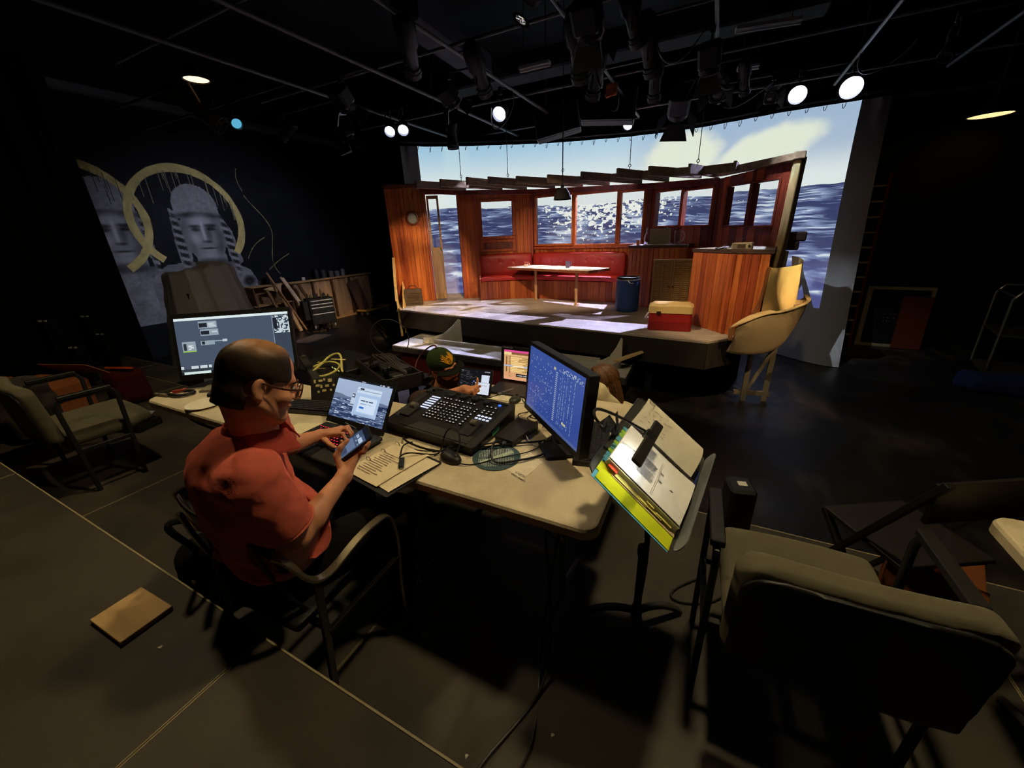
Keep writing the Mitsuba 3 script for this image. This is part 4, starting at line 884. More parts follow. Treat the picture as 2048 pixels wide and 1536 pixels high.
# the man's laptop
def lap_pic(p, n, a):
    h = .48 + .05 * (noise(a.x * 5, 2) - .5)
    c = dr.select(a.y > h, mix(L(148, 166, 196), L(168, 186, 214), a.y), mix(L(40, 54, 90), L(112, 130, 164), sm(.35, .75, fbm(a.x * 6 + a.y * 4, a.y * 26, 3, 4))))
    c = lay(c, (a.y > h) & (a.y < h + .05 + .07 * noise(a.x * 8, 5)), (104, 118, 146)); c = lay(c, (a.y < h) & (noise(a.x * 18, a.y * 60, 4) > .80), (190, 204, 224))
    c = lay(c, R(a, .34, .42, .40, .68), (196, 208, 226)); c = lay(c, R(a, .345, .40, .56, .66), (70, 82, 110)); c = lay(c, R(a, .35, .38, .59, .63), (220, 228, 240))
    c = lay(c, R(a, .41, .845, .16, .84), (176, 200, 232)); c = lay(c, R(a, .41, .845, .70, .84), (206, 222, 242)); c = lay(c, R(a, .42, .835, .765, .775), (90, 104, 130)); c = lay(c, R(a, .46, .53, .785, .825), (52, 58, 74))
    c = lay(c, R(a, .48, .80, .25, .62), (212, 228, 248)); c = lay(c, textline(a, .52, .74, .50, .56, 1, 2, .9), (70, 82, 108)); c = lay(c, textline(a, .52, .72, .43, .48, 1, 4, .9), (130, 146, 176)); c = lay(c, R(a, .52, .60, .34, .385), (44, 104, 196)); c = lay(c, textline(a, .44, .80, .17, .22, 2, 6, .8), (140, 158, 190))
    c = lay(c, R(a, 0, 1, .955, 1), (30, 32, 40)); c = lay(c, R(a, .78, .98, .96, .99) & (mikit.cell_rand(dr.floor(a.x * 50), 1, 3) > .5), (190, 196, 208)); c = lay(c, R(a, .45, .52, .965, .985), (170, 178, 190))
    return c * .95
lp = thing('laptop', 'black laptop with red lit keys in front of the man in the red shirt', 'laptop')
ML = fr((-1.578, 1.30, 1.082), (.999, -.038, -.005), y=(.024, .529, .849))
BM_ = fr((-1.574, 1.225, TZ + .012), (.999, -.038, 0), z=(0, 0, 1))
put(lp, tf(b2((-.212, -.285, 0), (.212, .0, .020), .005), BM_), (26, 25, 24), 'satin', smooth=False)
part(lp, 'lid', tf(mv(ext(rrect(.424, .277, .008), .008), (0, 0, -.010)), ML), (18, 18, 19), 'satin')
screen(lp, ML @ mat4(None, (-.004, .004, .0015)), .408, .218, lap_pic)
part(lp, 'bezel', tf(ext(rrect(.424, .277, .008).difference(affinity.translate(rrect(.408, .218, .002), -.004, .004)), .003, mat4(None, (0, 0, -.001))), ML), BLK, 'satin')
part(lp, 'bezel_marks', tf([mv(bx(.005, .004, .0005, ch=0), (-.06 + .0085 * i, -.122 - .0012 * i, .0026)) for i in range(11)], ML), (170, 170, 174), 'satin', smooth=False)
kk = [tf(bx(.0165, .0165, .003, ch=.0008), BM_ @ mat4(None, (-.186 + .0205 * i + .004 * (j % 3), -.055 - .020 * j, .0212))) for j in range(6) for i in range(18)]
part(lp, 'keys', kk, (22, 19, 19), 'satin', smooth=False); labels[lp + '__keys'] = {'kind': 'stuff'}
part(lp, 'touchpad', tf(b2((-.09, -.275, .0195), (.03, -.19, .0208), 0), BM_), (34, 33, 32), 'satin', smooth=False)
rk = [tf(bx(.009, .006, .001, ch=0), BM_ @ mat4(None, (-.186 + .0205 * i + .004 * (j % 3), -.055 - .020 * j, .0232))) for j in range(6) for i in range(18) if rng.random() < .75]
put(named(lp, 'key_glow', 'red glowing key legends'), rk, (60, 6, 8), 'satin', smooth=False, emitter=emit([.85, .03, .05])); labels[lp + '__key_glow']['kind'] = 'stuff'
part(lp, 'rubber_feet', tf([b2((-.19, -.27, -.011), (.19, -.25, 0)), b2((-.19, -.03, -.011), (.19, -.01, 0))], BM_), (14, 14, 14), 'matte', smooth=False)
stl = [tf(b2((-.17 + .022 * i, -.2815, .0205), (-.158 + .022 * i, -.2735, .0212), 0), BM_) for i in (0, 1, 2)]
part(lp, 'palm_sticker', stl, (176, 168, 150), 'satin', 'pale stickers on the palm rest', smooth=False)

# small laptop screen and tablet of the man in the cap
def mon3_pic(p, n, a):
    c = mi.Color3f(*L(214, 168, 112))
    c = lay(c, R(a, 0, 1, .93, 1), (226, 80, 150)); c = lay(c, R(a, 0, .17, .84, .93), (246, 214, 150)); c = lay(c, R(a, .17, 1, .86, .93), (140, 92, 60)); c = lay(c, textline(a, .1, .95, .80, .86, 1, 3, .95, 60), (250, 206, 150))
    c = lay(c, R(a, .12, .9, .26, .78) & (dr.abs(a.y * 18 - dr.floor(a.y * 18) - .5) < .34), (250, 210, 136)); c = lay(c, R(a, .22, .9, .26, .78) & (dr.abs(a.y * 18 - dr.floor(a.y * 18) - .5) < .22) & (a.x > .3 + .2 * mikit.cell_rand(dr.floor(a.y * 18), 1, 2)), (150, 116, 52))
    c = lay(c, R(a, .05, .07, .26, .78), (120, 66, 40)); c = lay(c, R(a, .12, .15, .1, .8) & (dr.abs(a.y * 36 - dr.floor(a.y * 36) - .5) < .3), (120, 66, 40)); c = lay(c, R(a, 0, 1, .45, .49), (176, 190, 230)); c = lay(c, R(a, .2, .45, .445, .495), (252, 236, 200))
    c = lay(c, R(a, .28, 1, .12, .22), (34, 30, 36)); c = lay(c, textline(a, .3, .95, .13, .2, 1, 4, .9, 60), (226, 222, 226)); c = lay(c, R(a, 0, .27, 0, .25) & (noise(a.x * 60, a.y * 40, 2) > .5), (236, 160, 120)); c = lay(c, R(a, 0, 1, 0, .08), (234, 168, 128))
    return c * .95
m3 = thing('laptop', 'open black laptop with an orange and pink lighting cue screen on the far table', 'laptop')
M3 = fr((-1.019, 2.183, 1.069), (.999, -.032, .001), y=(.004, .141, .99))
put(m3, tf(mv(ext(rrect(.378, .237, .008), .008), (0, 0, -.010)), M3), BLK, 'satin')
screen(m3, M3 @ mat4(None, (.0, -.004, .0015)), .335, .200, mon3_pic)
part(m3, 'bezel', tf(ext(rrect(.378, .237, .008).difference(affinity.translate(rrect(.335, .2, .002), 0, -.004)), .003, mat4(None, (0, 0, -.001))), M3), BLK, 'satin')
part(m3, 'base', b2((-1.208, 1.97, TZ + .002), (-.83, 2.16, TZ + .018), .004), (30, 30, 31), 'satin', smooth=False)
part(m3, 'screen_marks', tf([mv(bx(.004, .003, .0005, ch=0), (-.175 + .0062 * i, .110, .003)) for i in range(12)], M3), (200, 200, 204), 'satin', smooth=False)
def tab_pic(p, n, a):
    c = mi.Color3f(*L(22, 22, 26))
    c = lay(c, textline(a, .03, .55, .55, .92, 9, 2, .45, 60), (92, 94, 100)); c = lay(c, textline(a, .03, .45, .12, .5, 9, 5, .4, 60), (110, 112, 118)); c = lay(c, R(a, .03, .1, .90, .93), (160, 160, 166)); c = lay(c, R(a, .44, .50, .48, .53), (110, 120, 200))
    c = lay(c, R(a, .52, .98, .0, .48), (222, 230, 244)); c = lay(c, R(a, .70, .95, .3, .80), (226, 234, 248)); c = lay(c, textline(a, .72, .93, .3, .78, 4, 3, .6, 40), (180, 190, 210)); c = lay(c, textline(a, .55, .68, .3, .46, 3, 7, .6, 40), (170, 180, 200)); c = lay(c, R(a, .78, .96, .90, .95), (130, 130, 136))
    return c * .9
ta = thing('tablet', 'tablet propped upright beside the man in the cap, dark screen with white notes', 'tablet')
MT = fr((-1.266, 1.936, 1.017), (.999, .045, 0), y=(-.018, .395, .919))
put(ta, tf(mv(ext(rrect(.236, .168, .012), .008), (0, 0, -.009)), MT), BLK, 'satin')
screen(ta, MT @ mat4(None, (0, 0, .001)), .222, .154, tab_pic)
part(ta, 'stand', tf(hull([(-.08, -.08, -.01), (.08, -.08, -.01), (-.06, .03, -.012), (.06, .03, -.012), (-.08, -.076, -.09), (.08, -.076, -.09)]), MT), (34, 34, 36), 'satin', smooth=False)

# lighting console
cn = thing('lighting_console', 'black lighting console with backlit white keys in the middle of the right table', 'console')
MC = fr((-1.14, 1.488, 1.009), (.997, -.073, -.022), y=(.075, .986, .146))
def cz(x, y): return (MC @ [x, y, 0, 1])[:3]
cor = [cz(-.30, -.19), cz(.275, -.19), cz(.275, .205), cz(-.30, .205)]
put(cn, hull([c for c in cor] + [np.r_[c[:2] + (np.array([-1.145, 1.49]) - c[:2]) * .02, TZ + .004] for c in cor]), (24, 23, 22), 'satin', smooth=False)
def cpart(n, poly, z0, z1, col, mat='satin', parent=None, label=None): return part(parent or cn, n, tf(ext(poly, z1 - z0, mat4(None, (0, 0, z0))), MC), col, mat, label, smooth=False)
cpart('surround', rrect(.575, .395, .02).difference(affinity.translate(rrect(.505, .31, .01), .0, .025)), .0, .006, (38, 36, 33))
cpart('wrist_rest', affinity.translate(rrect(.44, .055, .006), .02, -.155), .006, .009, (46, 43, 38))
cpart('key_panel', affinity.translate(rrect(.50, .30, .008), 0, .025), .0005, .003, (17, 16, 16))
for x, y in ((-.104, .157), (-.025, .166), (.049, .173), (.133, .167)):
    kb = part(cn, 'encoder', tf(lathe([(0, 0), (.026, 0), (.026, .004), (.023, .016), (.021, .018), (0, .018)], 28, mat4(None, (x, y - .01, .003))), MC), (30, 29, 28), 'satin')
for x, y in ((-.265, .13), (-.245, .165)): part(cn, 'knob', tf(lathe([(0, 0), (.014, 0), (.012, .016), (0, .017)], 20, mat4(None, (x, y, .003))), MC), (46, 45, 43), 'satin')
part(cn, 'maker_mark', tf(mv(meshkit.text_mesh('NOMAD', .010, .0006), (-.19, .168, .0062)), MC), (70, 68, 64), 'satin', smooth=False)
for x, y, h_ in ((.185, -.075, .12), (-.225, -.065, .10)):
    pl = cpart('fader_block', affinity.translate(rrect(.065, h_, .006), x, y), .003, .014, (34, 32, 30))
    part(pl, 'fader_wheel', tf(cy((x - .018, y + .035, .016), (x + .018, y + .035, .016), .020), MC), (92, 86, 74), 'satin')
cap, lit = [], []
def keyrow(x0, x1, n, y, w=.012, h=.010, glow=True, skip=()):
    for i in range(n):
        x = x0 + (x1 - x0) * i / max(n - 1, 1)
        cap.append(tf(bx(w + .004, h + .004, .006, (x, y, .006), ch=.001), MC))
        if glow and i not in skip: lit.append(tf(bx(w * .66, h * .55, .001, (x, y, .0095), ch=0), MC))
for g0 in (-.125, -.047, .030): keyrow(g0, g0 + .042, 3, .112 + .006 * (g0 + .125) / .155)
for g0, n in ((-.122, 3), (-.046, 3), (.032, 3), (.115, 1)):
    for y in (.072, .050): keyrow(g0, g0 + .042, n, y + (g0 + .122) * .03)
for j in range(5): keyrow(-.120, -.078, 3, .018 - .023 * j)
for j in range(5): keyrow(-.045, -.002, 3, .022 - .023 * j, .008, .008)
for j in range(5): keyrow(.030, .072, 3, .025 - .023 * j)
for j in range(5): keyrow(.112, .112, 1, .028 - .023 * j)
keyrow(.150, .204, 3, .126); keyrow(.158, .214, 3, .085); keyrow(.158, .214, 3, .066)
part(cn, 'keys', cap, (30, 29, 28), 'satin', smooth=False); labels[cn + '__keys'] = {'kind': 'stuff'}
put(named(cn, 'key_legends', 'white glowing key legends'), lit, (120, 120, 120), 'satin', smooth=False, emitter=emit([.50, .49, .45])); labels[cn + '__key_legends']['kind'] = 'stuff'
bars = [tf(bx(.012, .010, .002, (-.208 + .0155 * i + .0015 * j, .103 - .022 * j, .005), ch=0), MC) for j in range(6) for i in range(4)] + [tf(bx(.015, .011, .002, (.155 + .0225 * i, .040 - .024 * j, .005), ch=0), MC) for j in range(2) for i in range(4)]
put(named(cn, 'lit_keys', 'bluish white lit key strips'), bars, (150, 150, 160), 'satin', smooth=False, emitter=emit([.62, .70, 1.0])); labels[cn + '__lit_keys']['kind'] = 'stuff'
put(named(cn, 'power_light', 'round blue power light'), tf(lathe([(0, 0), (.009, 0), (.009, .003), (0, .004)], 18, mat4(None, (.207, .160, .005))), MC), (20, 40, 160), 'satin', emitter=emit([.06, .22, 1.2]))
wh = [tf(lathe([(0, 0), (.0035, 0), (0, .003)], 8, mat4(None, q)), MC) for q in ((-.281, -.060, .005), (-.275, -.047, .005), (-.265, -.073, .005))]
part(cn, 'dot_marks', wh, (210, 208, 200), 'satin')
part(cn, 'green_tape', tf(b2((.2755, -.03, -.045), (.2765, .035, -.020), 0), MC), (84, 150, 78), 'matte', 'strip of green tape', smooth=False)

# keyboards
def keyboard(label, C, deg, w=.43, d=.15, rows=6, cols=21, col=(24, 24, 25)):
    k = thing('keyboard', label, 'keyboard'); M = mat4(None, C) @ rot([0, 0, 1], deg)
    put(k, tf(hull([(x, y, z) for x in (-w/2, w/2) for y in (-d/2, d/2) for z in (0, .014 if y < 0 else .022)]), M), col, 'satin', smooth=False)
    ks = [tf(bx(w * .94 / cols - .003, d * .8 / rows - .003, .006, (-w * .46 + w * .92 * (i + .5) / cols, -d * .40 + d * .82 * (j + .5) / rows, .020 + .007 * (j + .5) / rows), ch=.001), M) for i in range(cols) for j in range(rows)]
    part(k, 'keys', ks, (34, 33, 32), 'satin', smooth=False); labels[k + '__keys'] = {'kind': 'stuff'}
    part(k, 'front_edge', tf(b2((-w/2, -d/2 - .006, 0), (w/2, -d/2, .012)), M), (46, 44, 40), 'satin', smooth=False)
    return k
keyboard('black keyboard behind the laptop, next to the balding man', (-2.045, 1.37, TZ + .002), 13)
keyboard('black keyboard half hidden behind the blue monitor and music stand', (-.41, 1.60, TZ + .002), 101, .40, .14)

# small items on the right table
mo = thing('computer_mouse', 'black mouse with a green side beside the open binder', 'mouse')
mm = mat4(None, (-.955, 1.215, TZ)) @ rot([0, 0, 1], -15)
put(mo, skin_mesh(su([el((0, 0, .010), (.062, .034, .030)), el((-.02, 0, .014), (.035, .031, .028))], .01), (-.08, -.05, -.02), (.08, .05, .06), .005).apply_transform(mm), (22, 21, 20), 'satin', smooth=True)
part(mo, 'wheel', tf(cy((.036, -.005, .034), (.036, .005, .034), .009), mm), (50, 50, 50), 'satin')
part(mo, 'green_side', tf(mv(bx(.03, .006, .02), (-.042, .020, .018), rz=-30), mm), (104, 150, 76), 'satin')
mo = one('computer_mouse', 'small dark green mouse at the far corner behind the console', 'mouse', skin_mesh(el((-.976, 1.917, TZ + .008), (.034, .050, .026)), (-1.03, 1.85, TZ - .02), (-.92, 1.98, TZ + .05), .005), (44, 48, 40), 'satin', smooth=True)
part(mo, 'wheel', cy((-.981, 1.945, TZ + .033), (-.971, 1.945, TZ + .033), .008), (20, 20, 20), 'satin')
pad = thing('mouse_pad', 'round teal mouse pad with a striped white print near the paper slip', 'mouse pad')
put(pad, lathe([(0, 0), (.108, 0), (.110, .003), (0, .003)], 48, mat4(None, (-.775, 1.315, TZ))), (64, 84, 84), 'matte')
stripes = []
for j in range(22):
    x = -.080 + .0074 * j
    for y0, y1 in ((-.075, -.010), (.0, .070)):
        l = math.sqrt(max(0, .09 ** 2 - x * x)); a, b = max(y0, -l), min(y1, l)
        if b - a > .01: stripes.append(mv(b2((x, a, .003), (x + .0028, b, .0034), 0), (-.775, 1.315, TZ), rz=28))
part(pad, 'print', stripes, (178, 184, 172), 'matte', 'white striped print', smooth=False)
part(pad, 'print_bar', mv(b2((-.085, -.016, .003), (.085, .008, .0036), 0), (-.775, 1.315, TZ), rz=58), (170, 184, 160), 'matte', smooth=False)
pp = one('paper', 'white slip of paper with a small printed line beside the mouse pad', 'paper', ext([(-.735, 1.265), (-.593, 1.205), (-.565, 1.356), (-.665, 1.425)], .0012, mat4(None, (0, 0, TZ + .0005))), (218, 206, 176), 'matte', smooth=False)
part(pp, 'print', tf(meshkit.text_mesh('CREW', .014, .0004), fr((-.645, 1.238, TZ + .0018), (.92, -.38, 0), z=(0, 0, 1))), (70, 64, 56), 'matte', smooth=False)
part(pp, 'print', tf(meshkit.text_mesh('CALL SHEET', .010, .0004), fr((-.655, 1.222, TZ + .0018), (.92, -.38, 0), z=(0, 0, 1))), (70, 64, 56), 'matte', smooth=False)
bb_ = thing('network_box', 'flat black box between the console and the blue monitor', 'box')
put(bb_, hull([(x, y, z) for x, y in ((-.849, 1.438), (-.744, 1.420), (-.707, 1.640), (-.836, 1.663)) for z in (TZ + .001, TZ + .034)]), (40, 38, 35), 'satin', smooth=False)
for i in range(3): part(bb_, 'foot', cy((-.80 + .03 * i, 1.44 + .07 * i, TZ), (-.80 + .03 * i, 1.44 + .07 * i, TZ + .004), .008), (14, 14, 14), 'matte')
part(bb_, 'plug', mv(bx(.02, .03, .014), (-.79, 1.415, TZ + .016), rz=-8), (150, 150, 150), 'metal')
cc = thing('clear_case', 'crumpled clear plastic case in front of the blue monitor', 'case')
put(cc, hull([(-.735, 1.545, TZ + .003), (-.600, 1.555, TZ + .003), (-.645, 1.475, TZ + .003), (-.70, 1.60, TZ + .003), (-.715, 1.545, TZ + .055), (-.615, 1.56, TZ + .04), (-.65, 1.50, TZ + .05)]), None, 'clear', smooth=False)
part(cc, 'rim', tb([(-.735, 1.545, TZ + .006), (-.70, 1.50, TZ + .014), (-.645, 1.475, TZ + .006), (-.605, 1.53, TZ + .03), (-.60, 1.56, TZ + .01)], .0025, 6, 30), (214, 206, 186), 'gloss')

# open binder hanging over the front edge
bd = thing('ring_binder', 'open ring binder with printed pages overhanging the front table edge', 'binder')
MB = fr((-1.153, 1.053, TZ + .004), (.986, -.167, 0), z=(0, 0, 1))
put(bd, tf(mv(ext(rrect(.315, .300, .012), .004), (0, 0, 0)), MB), (30, 30, 32), 'satin')
def page(parent, name, x0, x1, y0, y1, z, curl, col, M, rz=0, label=None):
    def f(u, v):
        x, y = x0 + (x1 - x0) * u, y0 + (y1 - y0) * v
        return np.stack([x, y, z + curl * (4 * (u - .5) ** 2) + curl * .5 * np.sin(v * 3.1)], 1)
    return part(parent, name, tf(mv(sheet(f, 14, 14, -.0012), (0, 0, 0), rz=rz), M), col, 'matte', label, smooth=True)
page(bd, 'page', -.145, .075, -.135, .148, .010, .003, (222, 206, 168), MB, 0)
page(bd, 'page', -.035, .150, -.118, .140, .007, .002, (222, 208, 172), MB, -4)
tl = [tf(b2((-.125 + .012 * (i % 2) , .05 - .0135 * i, .0155), (-.03 + .05 * rng.random(), .0525 - .0135 * i, .0158), 0), MB) for i in range(12)]
part(bd, 'text_lines', tl, (110, 100, 84), 'matte', smooth=False); labels[bd + '__text_lines'] = {'kind': 'stuff'}
for y in (-.06, .02, .10): part(bd, 'ring', tf(ring(.016, .0022, mat4(None, (-.128, y + .03, .014)) @ rot([1, 0, 0], 90), 20, 6), MB), (190, 186, 176), 'metal')
us = thing('usb_cable', 'black cable with a chunky plug lying on the binder pages', 'cable')
put(us, tb([(-1.19, 1.235, TZ + .03), (-1.20, 1.18, TZ + .035), (-1.17, 1.13, TZ + .030), (-1.155, 1.105, TZ + .026)], .0035, 6, 30), (22, 22, 22), 'satin')
part(us, 'plug', mv(bx(.022, .075, .013), (-1.118, 1.075, TZ + .026), rz=38), (26, 26, 26), 'satin'); part(us, 'tip', mv(bx(.013, .016, .006), (-1.092, 1.045, TZ + .024), rz=38), (170, 168, 160), 'metal')
def cable(label, P, r=.0035, col=(20, 20, 20), k=60, group=None): return one('cable', label, 'cable', tb(P, r, 6, k), col, 'satin', group)
z0 = TZ + .005
cable('black cable looping up over the front of the console', [(-1.155, 1.11, TZ + .03), (-1.10, 1.17, z0 + .02), (-1.03, 1.23, z0 + .01), (-1.02, 1.285, z0 + .09), (-.985, 1.30, z0 + .115), (-.94, 1.275, z0 + .08), (-.935, 1.225, z0 + .03)])
cable('thick black cable running along the front of the console', [(-1.30, 1.30, z0), (-1.18, 1.225, z0 + .02), (-1.08, 1.245, z0), (-.95, 1.30, z0), (-.86, 1.35, z0 + .01), (-.76, 1.42, z0 + .012), (-.66, 1.49, z0 + .01), (-.58, 1.50, z0 + .03)], .005)
cable('black cable arching from the network box across the mouse pad', [(-.79, 1.40, z0 + .012), (-.80, 1.34, z0 + .05), (-.755, 1.26, z0 + .012), (-.68, 1.295, z0 + .01), (-.62, 1.36, z0 + .005), (-.57, 1.43, z0 + .01)], .005)
cable('thin black mouse cable crossing the striped pad', [(-.90, 1.19, z0 + .01), (-.85, 1.21, z0), (-.77, 1.28, z0 + .006), (-.68, 1.37, z0 + .006), (-.63, 1.47, z0)], .0025)
cable('thin cable behind the console towards the small mouse', [(-.95, 1.96, z0), (-.90, 1.90, z0), (-.84, 1.80, z0), (-.85, 1.70, z0 + .02), (-.78, 1.68, z0), (-.70, 1.72, z0 + .02), (-.69, 1.66, z0)], .003)
cable('black cable on the far table leading from the pen to the round base', [(-1.20, 1.90, z0), (-1.13, 1.93, z0), (-1.08, 2.0, z0 + .01), (-.98, 2.02, z0), (-.90, 2.0, z0)], .003)
for i, (a, b, c) in enumerate((((-1.02, 1.18, z0 + .02), (-.98, 1.27, z0 + .03), (-.91, 1.33, z0)), ((-1.06, 1.22, z0 + .01), (-.93, 1.29, z0 + .025), (-.80, 1.44, z0 + .01)))): cable(('short black cable crossing beside the green sided mouse', 'black cable slanting from the mouse towards the network box')[i], [a, b, c], .0035)
one('marker_pen', 'grey marker pen with a dark tip on the far table pages', 'pen', cy((-1.115, 1.955, TZ + .012), (-1.055, 2.055, TZ + .016), .010, .008), (96, 94, 100), 'satin')
one('round_base', 'dark round base half hidden by the blue monitor', 'stand', lathe([(0, 0), (.05, 0), (.048, .012), (.02, .03), (0, .032)], 24, mat4(None, (-.90, 1.995, TZ))), (34, 36, 50), 'satin')
pg = one('script_pages', 'pale printed pages lying flat in front of the orange screen', 'paper', mv(b2((-.11, -.09, 0), (.11, .06, .004), 0), (-1.03, 1.985, TZ + .0005), rz=4), (214, 204, 176), 'matte', smooth=False)
cable('black audio cable coiled beside the far black laptop', [(-.80, 1.76, z0), (-.77, 1.72, z0 + .01), (-.73, 1.75, z0), (-.76, 1.79, z0), (-.80, 1.74, z0 + .01), (-.72, 1.70, z0)], .003)

# left table: gear, cables, papers
gb = thing('equipment_case', 'black open equipment case full of small black boxes behind the laptop', 'case')
MG = mat4(None, (-2.04, 1.99, TZ)) @ rot([0, 0, 1], -27)
put(gb, tf(b2((-.34, -.14, 0), (.34, .12, .012)), MG), (22, 20, 19), 'matte', smooth=False)
for x0, x1, y0, y1, z1 in ((-.34, .34, -.15, -.138, .10), (-.34, .34, .11, .122, .09), (-.34, -.328, -.14, .12, .08), (.328, .34, -.14, .12, .10)): part(gb, 'side', tf(b2((x0, y0, 0), (x1, y1, z1)), MG), (34, 30, 27), 'satin', smooth=False)
part(gb, 'leg', tf([b2((-.3, -.1, -.733 + 0), (-.26, -.06, 0)), b2((.26, -.1, -.733), (.3, -.06, 0)), b2((-.3, .05, -.733), (-.26, .09, 0)), b2((.26, .05, -.733), (.3, .09, 0))], MG), (20, 20, 20), 'satin', smooth=False)
for i, (x, y, z, w, d, h_, r_) in enumerate(((-.20, .0, .05, .13, .09, .035, 8), (-.16, .05, .09, .12, .08, .03, 12), (.02, -.02, .085, .14, .10, .03, -6), (.17, .03, .105, .13, .09, .03, 10), (.26, -.03, .07, .08, .1, .06, 0))):
    b = one('power_adapter', f"{['first', 'second', 'third', 'fourth', 'fifth'][i]} small black box in the equipment case counted from its left end", 'box', tf(mv(bx(w, d, h_), (x, y, z + .0), rz=r_), MG), (36 + 8 * (i in (2, 3)), 35 + 8 * (i in (2, 3)), 34 + 8 * (i in (2, 3))), 'satin', 'small black boxes in the equipment case')
sw = thing('network_switch', 'black network switch with green lights under the yellow cable', 'switch')
MS = mat4(None, (-2.46, 1.99, TZ)) @ rot([0, 0, 1], -20)
put(sw, tf(bx(.30, .18, .045, (0, 0, .0235)), MS), (26, 25, 24), 'satin', smooth=False)
put(named(sw, 'lights', 'row of yellow green lights'), [tf(b2((-.12 + .016 * i, -.0915, .018), (-.113 + .016 * i, -.0905, .030), 0), MS) for i in range(10) if i % 4 != 2], (120, 130, 40), 'satin', smooth=False, emitter=emit([.7, .75, .25]))
for i in range(8): part(sw, 'port', tf(b2((-.13 + .033 * i, -.0915, .004), (-.107 + .033 * i, -.090, .016), 0), MS), (120, 108, 70), 'metal', smooth=False)
one('network_box', 'small black splitter box stacked beside the network switch', 'box', tf(mv(bx(.10, .08, .03), (.19, .10, .062), rz=8), MS), (44, 43, 42), 'satin')
sh = thing('equipment_shelf', 'low black shelf table carrying the network gear behind the front tables', 'table')
put(sh, mv(bx(1.25, .52, .03), (-2.42, 2.03, TZ - .016), rz=-14), (24, 22, 20), 'satin', smooth=False)
for x, y in ((-2.9, 2.0), (-1.95, 1.78), (-2.85, 2.3), (-1.9, 2.05)): part(sh, 'leg', b2((x - .02, y - .02, GZ), (x + .02, y + .02, TZ - .03)), (24, 22, 20), 'satin', smooth=False)
yc = one('yellow_cable', 'pale yellow cable lying in two loose loops over the network switch', 'cable', tb([(-2.766, 1.899, 0.952), (-2.75, 1.982, 0.962), (-2.644, 1.982, 0.982), (-2.503, 1.939, 0.982), (-2.444, 1.84, 0.972), (-2.468, 1.755, 0.962), (-2.554, 1.746, 0.962), (-2.62, 1.8, 0.972), (-2.64, 1.883, 0.992), (-2.646, 1.982, 1.032), (-2.588, 2.004, 1.052), (-2.528, 1.982, 1.052), (-2.42, 1.898, 1.032), (-2.296, 1.792, 1.002)], .008, 8, 120), (216, 204, 112), 'satin')
a = np.linspace(-.6, 5.0, 40); ca = one('thin_cable', 'thin dark cable standing up in a wide loop behind the yellow cable', 'cable', tb(np.stack([-2.42 + .17 * np.cos(a), 2.42 + .05 * np.cos(a), TZ + .16 + .16 * np.sin(a)], 1), .003, 6), (60, 56, 54), 'satin')
for i in range(7):
    o = .012 * i
    cable(f"{['first', 'second', 'third', 'fourth', 'fifth', 'sixth', 'seventh'][i]} strand of the brown cable bundle arching over the equipment case", [(-2.26 + o, 1.98 - o, TZ + .03), (-2.22 + o, 2.03 - o, TZ + .10 + o), (-2.10, 2.06 - 2 * o, TZ + .15 + .4 * o), (-1.95 + o, 2.0 - 2 * o, TZ + .14), (-1.82 + o, 1.93 - o, TZ + .10)], .004, (58, 46, 40), 40, 'brown cables over the equipment case')
one('orange_plug', 'small orange cable plug beside the network switch', 'plug', cy((-2.29, 2.05, TZ + .02), (-2.24, 2.03, TZ + .03), .010), (200, 84, 44), 'satin')
cable('red brown cable arching from the equipment case towards the hatch', [(-1.80, 2.0, TZ + .08), (-1.78, 2.12, TZ + .20), (-1.68, 2.10, TZ + .24), (-1.62, 2.0, TZ + .18), (-1.62, 1.92, TZ + .08)], .005, (84, 34, 30))
for i in range(3): one('tape_strip', f"{['longer', 'shorter', 'thin lower'][i]} pale yellow strip of tape on the black shelf left of the yellow cable", 'tape', mv(b2((-.07 + .02 * i, -.012 + .004 * i, 0), (.07 - .02 * i, .012 - .004 * i, .0015), 0), ((-2.80, 2.17, TZ), (-2.86, 2.06, TZ), (-2.72, 1.94, TZ))[i], rz=12 + 6 * i), (214, 190, 120), 'matte', smooth=False)
cs = thing('case_lid', 'dark long case lid leaning behind the wide monitor', 'lid')
put(cs, beam((-3.10, 2.05, TZ + .02), (-2.40, 1.66, TZ + .03), .05, .035), (44, 42, 40), 'satin'); part(cs, 'latch', mv(bx(.04, .03, .02), (-3.02, 2.01, TZ + .05), rz=-29), (120, 116, 108), 'metal')
cd_ = thing('patch_panel', 'black panel with cream label patches leaning behind the laptop', 'panel')
MP = fr((-2.09, 1.50, TZ + .075), (.80, .60, 0), z=(-.30, .40, .86))
put(cd_, tf(bx(.20, .012, .15), MP), (26, 24, 20), 'satin', smooth=False)
for i in range(12):
    x, z = -.08 + .028 * (i % 5) + .01 * (i // 5), .045 - .035 * (i // 4) + .006 * (i % 3)
    part(cd_, 'label_patch', tf(b2((x, -.0075, z), (x + .012 + .012 * (i % 2), -.006, z + .014 + .008 * (i % 3 == 0)), 0), MP), (190, 172, 120), 'matte', smooth=False)
one('paper', 'white sheet on the left table between keyboard and laptop', 'paper', ext([(-1.95, 1.085), (-1.98, 1.19), (-1.80, 1.26), (-1.70, 1.12)], .0012, mat4(None, (0, 0, TZ + .0005))), (220, 208, 168), 'matte', smooth=False)
one('phone_case', 'grey flat card case lying on the white sheet by the laptop corner', 'case', mv(bx(.15, .085, .006), (-1.775, 1.09, TZ + .0055), rz=28), (112, 106, 90), 'satin')
one('pen', 'dark pen standing up behind the sheet near the man\'s arm', 'pen', cy((-1.93, 1.10, TZ), (-1.925, 1.11, TZ + .055), .006, .004), (70, 66, 52), 'satin')
hp = thing('headphones', 'black headphones lying behind the balding man beside the monitor foot', 'headphones')
